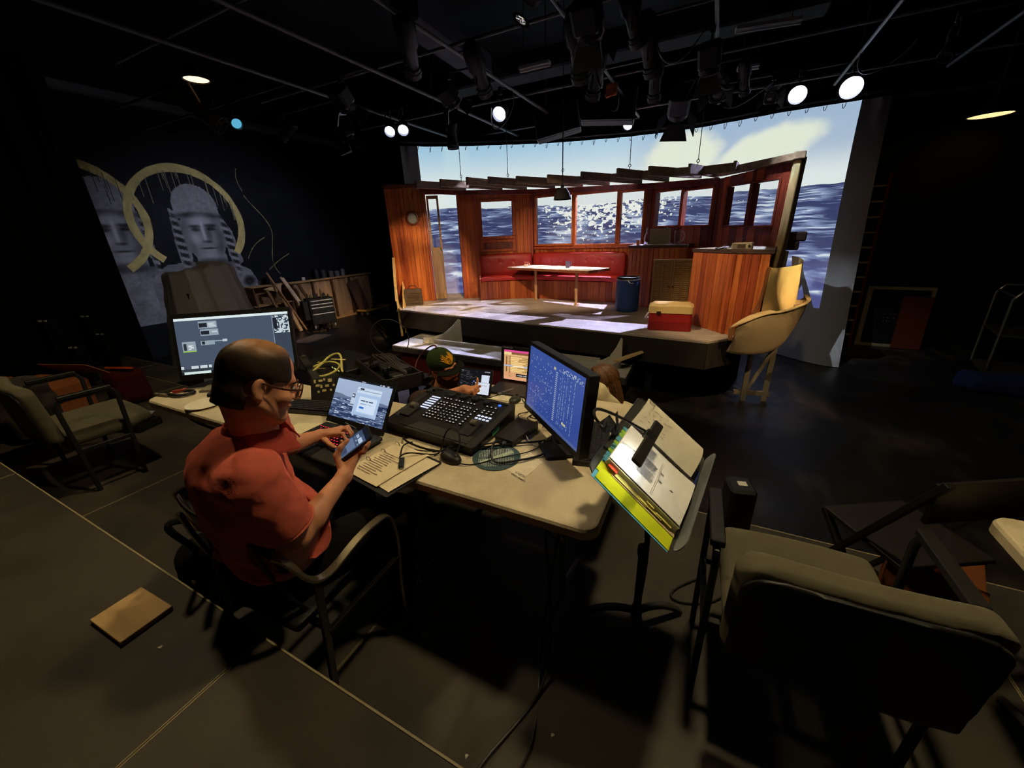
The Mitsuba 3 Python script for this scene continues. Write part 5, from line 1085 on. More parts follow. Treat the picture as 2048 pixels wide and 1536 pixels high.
put(hp, tb([(-2.86 + .085 * math.cos(t), 1.30 + .07 * math.sin(t), TZ + .025 + .02 * math.sin(t)) for t in np.linspace(.2, 4.2, 24)], .010, 8), (22, 22, 22), 'satin')
for t in (.2, 4.2): part(hp, 'ear_cup', lathe([(0, 0), (.036, 0), (.04, .015), (.034, .03), (0, .03)], 24, mat4(None, (-2.86 + .085 * math.cos(t), 1.30 + .07 * math.sin(t), TZ + .002))), (26, 26, 26), 'satin')
hk = thing('hook_tool', 'black curved hook tool with a red handle at the left table end', 'tool')
put(hk, tb([(-3.30, 1.095, TZ + .016), (-3.16, 1.125, TZ + .016), (-3.10, 1.16, TZ + .016), (-3.10, 1.215, TZ + .016), (-3.15, 1.215, TZ + .018), (-3.18, 1.19, TZ + .018)], .011, 8, 40), (22, 20, 19), 'satin')
part(hk, 'handle', beam((-3.26, 1.16, TZ + .014), (-3.20, 1.22, TZ + .016), .02, .018), (150, 52, 36), 'satin', 'red handle'); part(hk, 'bar', beam((-3.33, 1.09, TZ + .012), (-3.22, 1.11, TZ + .012), .018, .02), (110, 100, 84), 'satin')
one('plate', 'white plate edge showing behind the man\'s shoulder on the left table', 'plate', lathe([(0, 0), (.07, 0), (.105, .014), (.103, .017), (.068, .004), (0, .004)], 40, mat4(None, (-2.80, 1.13, TZ))), (222, 212, 184), 'satin')
# ================================================================ people
def unit(v): v = np.asarray(v, float); return v / np.linalg.norm(v)
def headframe(c, f, roll=0.0):
    """x = the person's right, y = forward, z = up"""
    f = unit(f); r = unit(np.cross(f, [0, 0, 1])); u = np.cross(r, f)
    a = math.radians(roll); r, u = r * math.cos(a) + u * math.sin(a), u * math.cos(a) - r * math.sin(a)
    return mat4(np.stack([r, f, u], 1), c)
def local(f, M):
    Mi = np.linalg.inv(M); s = np.cbrt(np.linalg.det(M[:3, :3]))
    return lambda p: f(p @ Mi[:3, :3].T + Mi[:3, 3]) * s
SKULL = el((0, -.015, .045), (.0765, .098, .080))
def head_sdf(beard=0.0):
    face = [SKULL, el((0, -.045, -.012), (.064, .062, .078)), el((0, .022, -.025), (.064, .070, .085)), el((0, .035, -.075), (.052, .050, .040)), el((0, .076, -.098), (.024, .020, .018)),
            rc((-.058, .0, -.055), (-.022, .068, -.098), .018, .018), rc((.058, .0, -.055), (.022, .068, -.098), .018, .018),
            el((-.042, .068, -.030), (.022, .020, .018)), el((.042, .068, -.030), (.022, .020, .018))]
    h = su(face, .022)
    h = su([h, rc((-.034, .078, .024), (.034, .078, .024), .013, .013)], .016)
    h = sub(h, el((-.032, .098, .004), (.019, .016, .011)), .010); h = sub(h, el((.032, .098, .004), (.019, .016, .011)), .010)
    h = su([h, rc((0, .090, .012), (0, .112, -.026), .008, .0125), el((-.012, .100, -.030), (.009, .010, .008)), el((.012, .100, -.030), (.009, .010, .008))], .009)
    h = su([h, el((0, .092, -.057), (.024, .010, .0055)), el((0, .089, -.068), (.020, .010, .006))], .006)
    h = sub(h, rc((-.022, .102, -.0620), (.022, .102, -.0620), .0022, .0022), .003)
    h = su([h, el((-.032, .076, .004), (.013, .013, .013)), el((.032, .076, .004), (.013, .013, .013))], .003)
    for s in (-1, 1):
        R_ = rot([0, 0, 1], s * 24)[:3, :3]
        ear = sub(el((s * .078, -.012, -.008), (.010, .021, .034), R_), el((s * .085, -.004, -.006), (.007, .012, .022), R_), .004)
        h = su([h, ear, el((s * .076, -.004, -.034), (.008, .010, .010))], .005)
    return h
def chain(pts, r0, r1):
    n = len(pts) - 1
    return [rc(pts[i], pts[i + 1], r0 + (r1 - r0) * i / n, r0 + (r1 - r0) * (i + 1) / n) for i in range(n)]
def arm(sh, elb, wr, k=1.0):
    sh, elb, wr = map(np.asarray, (sh, elb, wr))
    d = unit(wr - elb)
    return [rc(sh, sh + (elb - sh) * .5, .056 * k, .050 * k), rc(sh + (elb - sh) * .45, elb, .050 * k, .040 * k), rc(elb, elb + (wr - elb) * .30, .040 * k, .043 * k), rc(elb + (wr - elb) * .28, wr, .042 * k, .027 * k)]
def hand(wr, knuckles, fingers, thumb, k=1.0):
    """palm from wrist to the four knuckles, each finger a chain of points, thumb from the side of the palm"""
    palm = su([rc(wr, q, .022 * k, .0125 * k) for q in knuckles] + [rc(knuckles[0], knuckles[3], .0125 * k, .011 * k)], .012)
    fs = [su(chain([q] + f, .0098 * k, .0070 * k), .004) for q, f in zip(knuckles, fingers)]
    return su([palm] + fs + [su(chain(thumb, .0145 * k, .0085 * k), .006)], .005)
SKINC = (196, 134, 98)

# ---------------------------------------------------------------- the balding man in the red polo shirt
me = thing('person', 'balding man in a red polo shirt and glasses sitting at the laptop, holding a phone', 'person')
A = lambda *v: np.array(v, float)
pel, chest, neck0 = A(-1.36, .60, .745), A(-1.275, .57, 1.08), A(-1.232, .60, 1.335)
shR, shL = A(-1.115, .495, 1.235), A(-1.43, .735, 1.255)
elR, wrR = A(-1.092, .562, .992), A(-1.113, .785, 1.072)
elL, wrL = A(-1.62, .86, 1.03), A(-1.60, 1.052, 1.005)
HM = headframe((-1.165, .620, 1.492), (.40, .84, -.44), 3) @ np.diag([.97, .97, .97, 1])
lax, fax = unit((-.78, .62, 0)), unit((.62, .78, 0))
neck = su([rc(neck0 - [0, 0, .03], (HM @ [0, -.035, -.05, 1])[:3], .062, .060), rc(neck0 - [0, 0, .04], (HM @ [0, .01, -.06, 1])[:3], .052, .046)], .03)
Rt = np.stack([lax, fax, [0, 0, 1]], 1)
torso = [el(chest + [0, 0, .03] - fax * .02, (.175, .125, .23), Rt), el(chest + [0, 0, -.16] + fax * .03, (.165, .150, .18), Rt), el(pel + [0, 0, .05], (.175, .155, .16)),
         rc(shR - lax * -.03, shL - lax * .03, .062, .062), rc(chest + [0, 0, .12] - fax * .04, neck0 - [0, 0, .05] - fax * .02, .105, .066)]
hipR, hipL, knR, knL = A(-1.26, .62, .74), A(-1.46, .62, .74), A(-1.12, 1.01, .735), A(-1.43, 1.06, .735)
ftR, ftL = A(-1.16, .99, .27), A(-1.50, 1.12, .27)
legs = [rc(hipR, knR, .090, .066), rc(hipL, knL, .090, .066), rc(knR, ftR, .062, .045), rc(knL, ftL, .062, .045)]
# right hand round the phone
PC = A(-1.130, .862, 1.165); PM = fr(PC, (.798, -.529, -.295), y=(.6, .62, .51))
pl = lambda x, y, z: (PM @ [x, y, z, 1])[:3]
kR = [pl(.030, -.005, -.030), pl(.022, -.026, -.036), pl(.006, -.042, -.036), pl(-.012, -.054, -.032)]
fR = [[pl(.052, .020, -.022), pl(.047, .044, -.012), pl(.040, .058, -.010)], [pl(.030, .010, -.026), pl(.016, .024, -.018), pl(.004, .030, -.016)],
      [pl(.0, -.022, -.026), pl(-.022, -.012, -.016), pl(-.034, -.006, -.010)], [pl(-.024, -.050, -.022), pl(-.040, -.044, -.006), pl(-.043, -.036, .006)]]
handR = hand(wrR, kR, fR, [wrR + (pl(.012, -.07, .0) - wrR) * .45, pl(.014, -.066, .010), pl(.004, -.036, .022), pl(-.008, -.004, .020)])
# left hand typing
kL = [A(-1.500, 1.075, 1.022), A(-1.512, 1.098, 1.027), A(-1.525, 1.118, 1.024), A(-1.545, 1.132, 1.016)]
fL = [[q + [.036, .012, .010], q + [.060, .010, -.014], q + [.062, .004, -.034]] for q in kL]; fL[0] = [kL[0] + [.034, .002, .008], kL[0] + [.058, -.006, -.012], kL[0] + [.064, -.012, -.034]]
handL = hand(wrL, kL, fL, [wrL + [.03, -.005, -.008], A(-1.535, 1.035, .995), A(-1.490, 1.022, .990), A(-1.455, 1.022, .984)])
armR, armL = su(arm(shR, elR, wrR, .98), .02), su(arm(shL, elL, wrL, 1.0), .02)
coarse = su(torso + legs + arm(shR, elR, elR + (wrR - elR) * .3, .95), .05)
skin_parts = [skin_mesh(lambda p: coarse(p) + .014, (-1.75, .25, .2), (-.85, 1.3, 1.42), .02),
              skin_mesh(su([local(head_sdf(), HM), neck], .02), (-1.36, .42, 1.27), (-.98, .84, 1.67), .0042),
              skin_mesh(su([armR, handR], .012), (-1.22, .44, .90), (-1.0, .96, 1.27), .0042),
              skin_mesh(su([armL, handL], .012), (-1.70, .70, .95), (-1.40, 1.18, 1.28), .0046)]
def skin_col(m, base, seed=0):
    v = np.asarray(m.vertices); n = meshkit.fbm(v * 42 + seed, 3)[:, None]
    return np.array(L(*base)) * (.86 + .28 * n) * np.array([1.0, .98, .96])
bm = tm(skin_parts); put(me, bm, skin_col(bm, SKINC), 'skin', smooth=True)
# eyes, brows
def eyes(parent, M, iris=(70, 50, 34)):
    for s in (-1, 1):
        e = part(parent, 'eye', tf(mv(trimesh.creation.icosphere(2, .0122), (s * .032, .0795, .004)), M), (210, 204, 196), 'gloss')
        part(e, 'iris', tf(mv(trimesh.creation.icosphere(2, .0060), (s * .032, .0872, .003)), M), iris, 'gloss')
eyes(me, HM)
def brows(parent, M, col):
    for s in (-1, 1): part(parent, 'eyebrow', tf(tb([(s * .015, .092, .022), (s * .032, .0925, .027), (s * .050, .080, .022)], [.003, .0042, .002], 6), M), col, 'matte')
brows(me, HM, (52, 34, 20))
# short hair, thin on the crown
def hair_mesh(M, th, keep, h=.005, seed=0, grow=None, base=None):
    hd = base or SKULL
    f = lambda p: np.maximum(hd(p) - th - .0022 * (meshkit.fbm(p * 160 + seed, 2) - .5) - .004 * meshkit.noise(p * 30 + seed), keep(p))
    g = f if grow is None else (lambda p: np.minimum(f(p), grow(p)))
    return skin_mesh(local(g, M), M[:3, 3] - .17, M[:3, 3] + .17, h)
def keep_short(p):
    x, y, z = p.T
    front = (y - .060) * .85 + (z - .085) * .25 + .10 * np.maximum(np.abs(x) - .045, 0)     # receding hairline
    low = np.where(y < -.03, -.078 - z, np.where(y < .028, -.004 - z + .25 * (y + .03), .02 - z))   # nape, round the ears, temples
    ear = .034 - np.sqrt((y + .010) ** 2 + (z + .012) ** 2)
    return np.maximum(np.maximum(front, low), np.where((np.abs(x) > .045) & (z < .03), ear, -1))
hskin = su([SKULL, el((0, -.045, -.012), (.064, .062, .078)), el((0, .022, -.025), (.064, .070, .085)), rc((0, -.035, -.05), (0, -.05, -.12), .062, .062)], .022)
hm = hair_mesh(HM, .0035, keep_short, .0045, base=hskin)
Hi = np.linalg.inv(HM); hv = hm.vertices @ Hi[:3, :3].T + Hi[:3, 3]
bald = sstep(.050, .112, hv[:, 2] - .30 * np.abs(hv[:, 1] + .030) - .25 * np.abs(hv[:, 0]))[:, None]
stub = meshkit.fbm(hv * 300, 2)[:, None]
hc = np.array(L(46, 31, 18)) * (.6 + .8 * stub) * (1 - bald) + np.array(L(150, 102, 62)) * (.75 + .5 * stub) * bald
part(me, 'hair', hm, hc, 'skin', 'short dark hair thinning on the crown', smooth=True)
# glasses
def glasses(parent, M, col, w=.030):
    fr_ = []
    for s in (-1, 1): fr_.append(ring(.021, .0020, fr((s * .034, .108, .001), (1, 0, 0), y=(0, 0, 1)), 24, 6))
    fr_ += [tb([(-.013, .109, .004), (0, .113, .007), (.013, .109, .004)], .002, 6)]
    g = part(parent, 'glasses', [tf(m, M) for m in fr_], col, 'satin', 'dark rimmed glasses')
    for s in (-1, 1):
        part(g, 'temple_arm', tf(flatbar([(s * .055, .106, .006), (s * .074, .085, .006), (s * .079, .02, .008), (s * .080, -.006, .012), (s * .076, -.025, .0)], .0028, .006, (0, 0, 1), 14), M), col, 'satin')
        part(g, 'lens', tf(lathe([(0, 0), (.0205, 0), (.0205, .0012), (0, .0012)], 20, fr((s * .034, .108, .001), (1, 0, 0), y=(0, 0, 1))), M), None, 'clear')
glasses(me, HM, (74, 38, 20))
# red polo shirt
RED_S = (190, 92, 74)
fold = lambda p, k, a: a * (meshkit.fbm(p * k, 3) - .5)
sleeve = lambda s, e, t, r0, r1: [rc(s, s + (e - s) * t, r0, r1)]
shirt0 = su(torso + sleeve(shR, elR, .82, .072, .076) + sleeve(shL, elL, .72, .072, .072), .045)
uR = unit(elR - shR); uL = unit(elL - shL)
def shirt(p):
    ridg = .006 * np.sin(48 * (p @ unit((.5, -.3, .9))) + 7 * meshkit.noise(p * 7)) * sstep(1.18, .95, p[:, 2])
    d = shirt0(p) - .010 + fold(p, 13, .026) + ridg * .8
    nk = rc(neck0 - [0, 0, .05] + fax * .015, (HM @ [0, -.02, -.06, 1])[:3] + [0, 0, .06], .070, .078)(p)
    hem = np.minimum((p - (shR + uR * .195)) @ uR, .3 - np.linalg.norm(p - (shR + uR * .26), axis=1) * 2.2)
    hemL = np.minimum((p - (shL + uL * .20)) @ uL, .3 - np.linalg.norm(p - (shL + uL * .24), axis=1) * 2.2)
    return np.maximum(np.maximum(d, -nk), np.maximum(np.maximum(hem, hemL), .85 - p[:, 2]))
smx = skin_mesh(shirt, (-1.72, .28, .66), (-.93, .98, 1.44), .0075)
n = meshkit.fbm(smx.vertices * 60, 3)[:, None]
part(me, 'shirt', smx, np.array(L(*RED_S)) * (.88 + .24 * n), 'cloth', 'red polo shirt', smooth=True)
hs_ = part(me, 'sleeve_hem', tb([shR + uR * .195 + .079 * (math.cos(t) * unit(np.cross(uR, [0, 0, 1])) + math.sin(t) * np.cross(unit(np.cross(uR, [0, 0, 1])), uR)) for t in np.linspace(0, 2 * np.pi, 30)], .0045, 6), (196, 100, 80), 'cloth')
# collar: a flared band standing round the neck, open at the front
def collar(u, v):
    a = (u - .5) * 2 * math.radians(158) + math.pi                      # 0 = front
    r = .076 + .030 * v + .004 * np.sin(a * 5); c = neck0 + fax * .012
    z = -.028 + .052 * (1 - v) - .02 * v + .012 * np.cos(a + math.pi)
    side, fw = np.sin(a), np.cos(a)
    rr = -lax
    P = c + np.outer(r * side, rr) + np.outer(r * fw * 1.08, fax); P[:, 2] += z - .02 * np.maximum(fw, 0)
    return P
part(me, 'collar', sheet(collar, 60, 8, .005), (168, 70, 58), 'cloth', 'dark red shirt collar', smooth=True)
# black trousers and shoes
tr = su([rc(hipR, knR, .104, .080), rc(hipL, knL, .104, .080), rc(knR, ftR, .078, .066), rc(knL, ftL, .078, .066), el(pel + [0, -.01, .02], (.188, .168, .16))], .04)
trm = skin_mesh(lambda p: np.maximum(tr(p) + fold(p, 14, .018), np.maximum(.275 - p[:, 2], p[:, 2] - .94)), (-1.75, .35, .24), (-.95, 1.30, .90), .011)
part(me, 'trousers', trm, (17, 16, 17), 'cloth', 'black trousers', smooth=True)
for s, ft, d in ((0, ftR, unit((-.25, 1, 0))), (1, ftL, unit((-.1, 1, 0)))):
    c = A(ft[0], ft[1], GZ); M = mat4(np.stack([np.cross(d, [0, 0, 1]), d, [0, 0, 1]], 1), c)
    f = su([el((0, .09, .035), (.046, .125, .040)), el((0, -.01, .055), (.042, .065, .055)), rc((0, -.02, .08), (0, .0, .12), .044, .046)], .03)
    sk = part(me, 'shoe', skin_mesh(local(lambda p: np.maximum(f(p), .016 - p[:, 2]), M), M[:3, 3] - .25, M[:3, 3] + .25, .008), (48, 36, 26), 'matte', 'brown shoe with a grey N', smooth=True)
    part(sk, 'sole', tf(ext(affinity.scale(Point(0, .065).buffer(1), .050, .155), .018, mat4(None, (0, 0, .001))), M), (60, 54, 42), 'matte')
    part(sk, 'letter', tf(meshkit.text_mesh('N', .05, .003, True), M @ fr((.046, .055, .034), (0, 1, 0), y=(-.35, 0, .93))), (126, 122, 112), 'matte', smooth=False)
# the phone in his hand
pn = thing('phone', 'black smartphone held by the man in the red polo shirt', 'phone')
put(pn, tf(mv(ext(rrect(.074, .155, .010), .008), (0, 0, -.008)), PM), (18, 18, 20), 'satin')
def ph_pic(p, n_, a):
    c = mix(L(52, 68, 96), L(84, 104, 136), noise(a.x * 3, a.y * 7, 2)); c = lay(c, R(a, .1, .9, .3, .55), (108, 126, 160)); c = lay(c, R(a, .15, .42, .66, .74), (170, 190, 214)); c = lay(c, R(a, .5, .9, .66, .78), (196, 214, 236)); c = lay(c, R(a, .1, .95, .60, .63) & (noise(a.x * 20, 1) > .5), (160, 176, 200))
    return lay(c, R(a, 0, 1, .86, 1), (24, 30, 42)) * .8
screen(pn, PM @ mat4(None, (0, 0, .0012)), .066, .145, ph_pic)
part(pn, 'camera_strip', tf(bx(.05, .018, .002, (0, .05, -.0095)), PM), (40, 40, 44), 'satin')

# ---------------------------------------------------------------- the bearded man in the green cap
m2p = thing('person', 'bearded man in a green cap and glasses seated behind the lighting console', 'person')
H2 = headframe((-1.560, 2.020, 1.045), (.94, -.30, .02), -15) @ np.diag([1.04, 1.04, 1.04, 1])
f2, l2 = unit((.96, -.25, 0)), unit((.25, .96, 0)); R2 = np.stack([l2, f2, [0, 0, 1]], 1)
n2 = A(-1.625, 2.045, .885); c2_ = A(-1.665, 2.06, .655); s2R, s2L = n2 - l2 * .19 - [0, 0, .05], n2 + l2 * .19 - [0, 0, .05]
e2, w2 = A(-1.50, 1.80, .895), A(-1.300, 1.865, .985)
body2 = [el(c2_, (.185, .13, .26), R2), el(c2_ - [0, 0, .28], (.18, .16, .16), R2), rc(s2R, s2L, .06, .06), rc(c2_ + [0, 0, .12], n2 - [0, 0, .03], .11, .07)]
nk2 = rc(n2 - [0, 0, .03], (H2 @ [0, -.02, -.06, 1])[:3], .062, .058)
k2 = [A(-1.232, 1.868, 1.000), A(-1.228, 1.852, 1.006), A(-1.232, 1.834, 1.002), A(-1.240, 1.818, .992)]
f2g = [[q + [.020, .004, .028], q + [.022, .014, .050], q + [.018, .020, .062]] if i == 0 else [q + [.026, .006, .010], q + [.034, .008, -.014], q + [.016, .006, -.026]] for i, q in enumerate(k2)]
h2 = hand(w2, k2, f2g, [w2 + [.025, .02, .0], A(-1.255, 1.895, .985), A(-1.220, 1.895, 1.0), A(-1.198, 1.887, 1.012)])
low2 = [rc(c2_ - l2 * .1 - [0, 0, .33], c2_ - l2 * .1 + f2 * .38 - [0, 0, .33], .085, .065), rc(c2_ + l2 * .1 - [0, 0, .33], c2_ + l2 * .1 + f2 * .38 - [0, 0, .33], .085, .065),
        rc(c2_ - l2 * .1 + f2 * .38 - [0, 0, .33], c2_ - l2 * .1 + f2 * .36 - [0, 0, .44], .06, .045), rc(c2_ + l2 * .1 + f2 * .38 - [0, 0, .33], c2_ + l2 * .1 + f2 * .36 - [0, 0, .44], .06, .045)]
bc2 = su(body2 + low2, .05)
bm2 = tm([skin_mesh(lambda p: bc2(p) + .012, (-2.0, 1.5, .15), (-1.05, 2.5, 1.0), .022), skin_mesh(su([local(head_sdf(), H2), nk2], .02), (-1.76, 1.82, .80), (-1.36, 2.22, 1.24), .005), skin_mesh(su([su(arm(s2R, e2, w2), .02), h2], .012), (-1.75, 1.70, .74), (-1.14, 2.1, 1.10), .0052)])
put(m2p, bm2, skin_col(bm2, (206, 138, 100), 3), 'skin', smooth=True)
eyes(m2p, H2); brows(m2p, H2, (70, 44, 26)); glasses(m2p, H2, (56, 40, 30))
def beard_keep(p):
    x, y, z = p.T
    face = su([el((0, .022, -.025), (.064, .070, .085)), el((0, .035, -.075), (.052, .050, .040)), el((0, .076, -.098), (.024, .020, .018)), rc((-.058, .0, -.055), (-.022, .068, -.098), .018, .018), rc((.058, .0, -.055), (.022, .068, -.098), .018, .018)], .022)(p)
    top = z - (-.045 + .03 * np.clip((.06 - y) / .06, 0, 1)) ; mouth = .019 - np.sqrt((x / 1.25) ** 2 + ((z + .063) * 1.9) ** 2 + np.where(y > .06, 0, 1))
    stache = np.where((np.abs(x) < .03) & (y > .06), -.047 - z, 0)
    return np.maximum(np.maximum(face - .008 - .004 * meshkit.noise(p * 140), top), np.maximum(mouth, -.01 - (y - -.0)))
part(m2p, 'beard', skin_mesh(local(beard_keep, H2), (-1.76, 1.82, .82), (-1.36, 2.22, 1.08), .0055), (84, 52, 30), 'matte', 'short brown beard', smooth=True)
part(m2p, 'hair', hair_mesh(H2, .004, lambda p: np.maximum(np.maximum(p[:, 1] - .035, p[:, 2] - .05), np.maximum(-.055 - p[:, 2], np.where(p[:, 1] > -.03, .03 - np.hypot(p[:, 1] + .006, p[:, 2] + .006), -1))), .006), (88, 52, 30), 'matte', 'brown hair under the cap', smooth=True)
def cap(p):
    dome = el((0, -.012, .050), (.0860, .106, .094))(p)
    return np.maximum(np.maximum(dome, -(el((0, -.012, .050), (.080, .100, .088))(p))), .030 - .10 * (p[:, 1]) - p[:, 2])
cp = part(m2p, 'cap', skin_mesh(local(cap, H2), (-1.78, 1.80, .92), (-1.34, 2.24, 1.28), .0045), (46, 58, 30), 'cloth', 'dark green cap', smooth=True)
def brim(u, v):
    a = (u - .5) * 2 * 1.15; r0 = np.stack([.086 * np.sin(a), -.012 + .106 * np.cos(a), .028 - .010 * np.cos(a)], 1)
    out = np.stack([.070 * np.sin(a) * .35, .075 * (np.cos(a * .9)), -.006 * np.cos(a) + .010 * np.sin(a) ** 2 * -1], 1)
    return r0 + out * v[:, None]
part(cp, 'brim', tf(sheet(brim, 30, 8, .004), H2), (22, 24, 18), 'cloth', 'dark stiff brim', smooth=True)
part(cp, 'button', tf(mv(trimesh.creation.icosphere(1, .008), (0, -.012, .145)), H2), (46, 58, 30), 'cloth')
# embroidered winged emblem: fan of strokes on the cap's front
emb = []
def on_cap(a, t, o=.0025):
    d = unit((math.sin(a) * math.cos(t), math.cos(a) * math.cos(t), math.sin(t))); return A(0, -.012, .05) + d * np.array([.086, .106, .094]) + d * o
for s in (-1, 1):
    for a0, t0, a1, t1, r_ in ((.10, .22, .60, .62, .0034), (.10, .30, .52, .74, .0032), (.09, .40, .40, .84, .0030), (.12, .16, .62, .46, .0034), (.10, .08, .42, .26, .0030), (.06, .02, .22, .10, .0028)):
        emb.append(tb([on_cap(s * (a0 + (a1 - a0) * q), t0 + (t1 - t0) * q) for q in np.linspace(0, 1, 7)], [r_, r_, r_, r_ * .9, r_ * .8, r_ * .6, r_ * .3], 6))
emb += [tb([on_cap(0, t) for t in np.linspace(.0, .34, 6)], .0036, 6)] + [tb([on_cap(x, .56 - abs(x) * 1.6) for x in np.linspace(-.10, .10, 7)], .004, 6)] + [tb([on_cap(.0, t) for t in (.46, .56, .64)], .006, 6)]
part(cp, 'emblem', [tf(m, H2) for m in emb], (218, 158, 40), 'matte', 'yellow winged emblem')
sh2 = su(body2 + [rc(s2R, s2R + (e2 - s2R) * .9, .068, .062), rc(s2L, s2L + A(.10, .02, -.24), .068, .060), rc(s2L + A(.10, .02, -.24), s2L + A(.30, -.05, -.22), .058, .044)], .045)
s2m = skin_mesh(lambda p: np.maximum(np.maximum(sh2(p) - .010 + fold(p, 13, .02), -rc(n2 - [0, 0, .02], (H2 @ [0, .0, -.06, 1])[:3] + [0, 0, .08], .066, .075)(p)), .22 - p[:, 2]), (-2.0, 1.6, .38), (-1.3, 2.4, 1.0), .011)
part(m2p, 'shirt', s2m, (62, 48, 44), 'cloth', 'dark brown shirt', smooth=True)
part(m2p, 'trousers', skin_mesh(lambda p: su(low2 + [body2[1]], .05)(p) - .012, (-2.0, 1.5, .2), (-1.05, 2.5, .48), .018), (24, 24, 28), 'cloth', smooth=True)

# ---------------------------------------------------------------- the long haired person behind the blue monitor
m3p = thing('person', 'person with long brown hair in a cream sweater behind the blue monitor', 'person')
H3 = headframe((-.575, 2.415, .915), (-.84, -.46, -.25), 0)
f3, l3 = unit((-.88, -.47, 0)), unit((.47, -.88, 0)); R3 = np.stack([l3, f3, [0, 0, 1]], 1)
n3 = A(-.50, 2.44, .765); c3_ = A(-.42, 2.47, .52); s3R, s3L = n3 - l3 * .16 + A(.03, .0, -.05), n3 + l3 * .16 + A(.03, 0, -.05)
body3 = [el(c3_, (.165, .125, .25), R3), el(c3_ - [0, 0, .25], (.18, .16, .15), R3), rc(s3R, s3L, .056, .056), rc(c3_ + [.02, 0, .12], n3 - [0, 0, .03], .11, .062)]
low3 = [rc(c3_ + q - [0, 0, .30], c3_ + q + f3 * .38 - [0, 0, .30], .085, .062) for q in (l3 * .09, -l3 * .09)] + [rc(c3_ + q + f3 * .38 - [0, 0, .30], c3_ + q + f3 * .36 - [0, 0, .70], .058, .045) for q in (l3 * .09, -l3 * .09)]
e3, w3 = s3L + A(-.12, -.14, -.02) * 1.0 + A(0, 0, .12) * 1.3, A(-.80, 2.09, .985)
e3 = A(-.56, 2.20, .93)
k3 = [w3 + A(-.07, -.01, .012), w3 + A(-.072, .010, .014), w3 + A(-.068, .030, .010), w3 + A(-.06, .046, .004)]
h3 = hand(w3, k3, [[q + A(-.035, 0, .004), q + A(-.055, 0, -.010), q + A(-.062, 0, -.024)] for q in k3], [w3 + A(-.02, -.02, 0), w3 + A(-.045, -.035, -.006), w3 + A(-.07, -.036, -.014), w3 + A(-.085, -.032, -.02)], .92)
bc3 = su(body3 + low3, .05); nk3 = rc(n3 - [0, 0, .03], (H3 @ [0, -.02, -.06, 1])[:3], .054, .05)
bm3 = tm([skin_mesh(lambda p: bc3(p) + .012, (-1.0, 2.0, -.25), (-.1, 2.85, .85), .022), skin_mesh(su([local(head_sdf(), H3), nk3], .02), (-.76, 2.22, .70), (-.38, 2.62, 1.10), .006), skin_mesh(su([su(arm(s3L, e3, w3, .9), .02), h3], .012), (-.93, 2.02, .68), (-.32, 2.42, 1.05), .006)])
put(m3p, bm3, skin_col(bm3, (206, 150, 118), 5), 'skin', smooth=True); eyes(m3p, H3)
def long_hair(p):
    x, y, z = p.T
    cap_ = SKULL(p) - .014; keep = np.maximum((y - .050) + (z - .06) * .3, np.where(y > .02, -.01 - z, -1))
    fall = su([el((0, -.060, -.02), (.085, .060, .11)), el((0, -.075, -.11), (.075, .045, .09)), rc((.05, -.03, .0), (.055, -.02, -.12), .034, .026), rc((-.05, -.03, .0), (-.055, -.02, -.12), .034, .026)], .03)(p)
    a = np.arctan2(x, y); return np.minimum(np.maximum(cap_, keep), fall) - .004 * np.sin(a * 46 + 3 * meshkit.noise(p * 22)) - .003 * meshkit.noise(p * 60)
hm3 = skin_mesh(local(long_hair, H3), (-.78, 2.2, .64), (-.30, 2.66, 1.08), .005)
hn = meshkit.noise(np.c_[np.arctan2(*((hm3.vertices - H3[:3, 3]) @ H3[:3, :2]).T) * 16, hm3.vertices[:, 2] * 4, hm3.vertices[:, 2] * 0])[:, None]
part(m3p, 'hair', hm3, np.array(L(92, 60, 36)) * (.55 + .9 * hn), 'skin', 'long brown hair', smooth=True)
sw3 = su(body3 + [rc(s3L, e3, .064, .060), rc(e3, w3 + A(.04, .02, 0), .056, .042), rc(s3R, s3R + A(-.06, .03, -.25), .062, .056), rc(s3R + A(-.06, .03, -.25), s3R + A(-.27, -.06, -.26), .054, .042)], .045)
s3m = skin_mesh(lambda p: np.maximum(np.maximum(sw3(p) - .012 + fold(p, 15, .022), -rc(n3, (H3 @ [0, 0, -.06, 1])[:3] + [0, 0, .06], .058, .068)(p)), .22 - p[:, 2]), (-.95, 2.0, .2), (-.15, 2.8, 1.05), .009)
part(m3p, 'sweater', s3m, (206, 190, 152), 'cloth', 'cream sweater', smooth=True)
part(m3p, 'trousers', skin_mesh(lambda p: su(low3 + [body3[1]], .05)(p) - .012, (-1.0, 1.95, -.25), (-.1, 2.85, .32), .018), (28, 28, 34), 'cloth', smooth=True)
for nm, c, z0_, z1_ in (('low dark stool under the man in the cap', c2_, GZ, .42), ('dark stool under the long haired person', c3_, -.20, .14)):
    st = thing('stool', nm, 'stool'); put(st, lathe([(0, 0), (.18, 0), (.19, .02), (.18, .04), (0, .04)], 28, mat4(None, (c[0], c[1], z1_ - .04))), (26, 24, 24), 'satin')
    for i in range(4): a = i * 1.57 + .8; part(st, 'leg', cy((c[0] + .17 * math.cos(a), c[1] + .17 * math.sin(a), z0_), (c[0] + .13 * math.cos(a), c[1] + .13 * math.sin(a), z1_ - .03), .014), (30, 30, 32), 'metal')
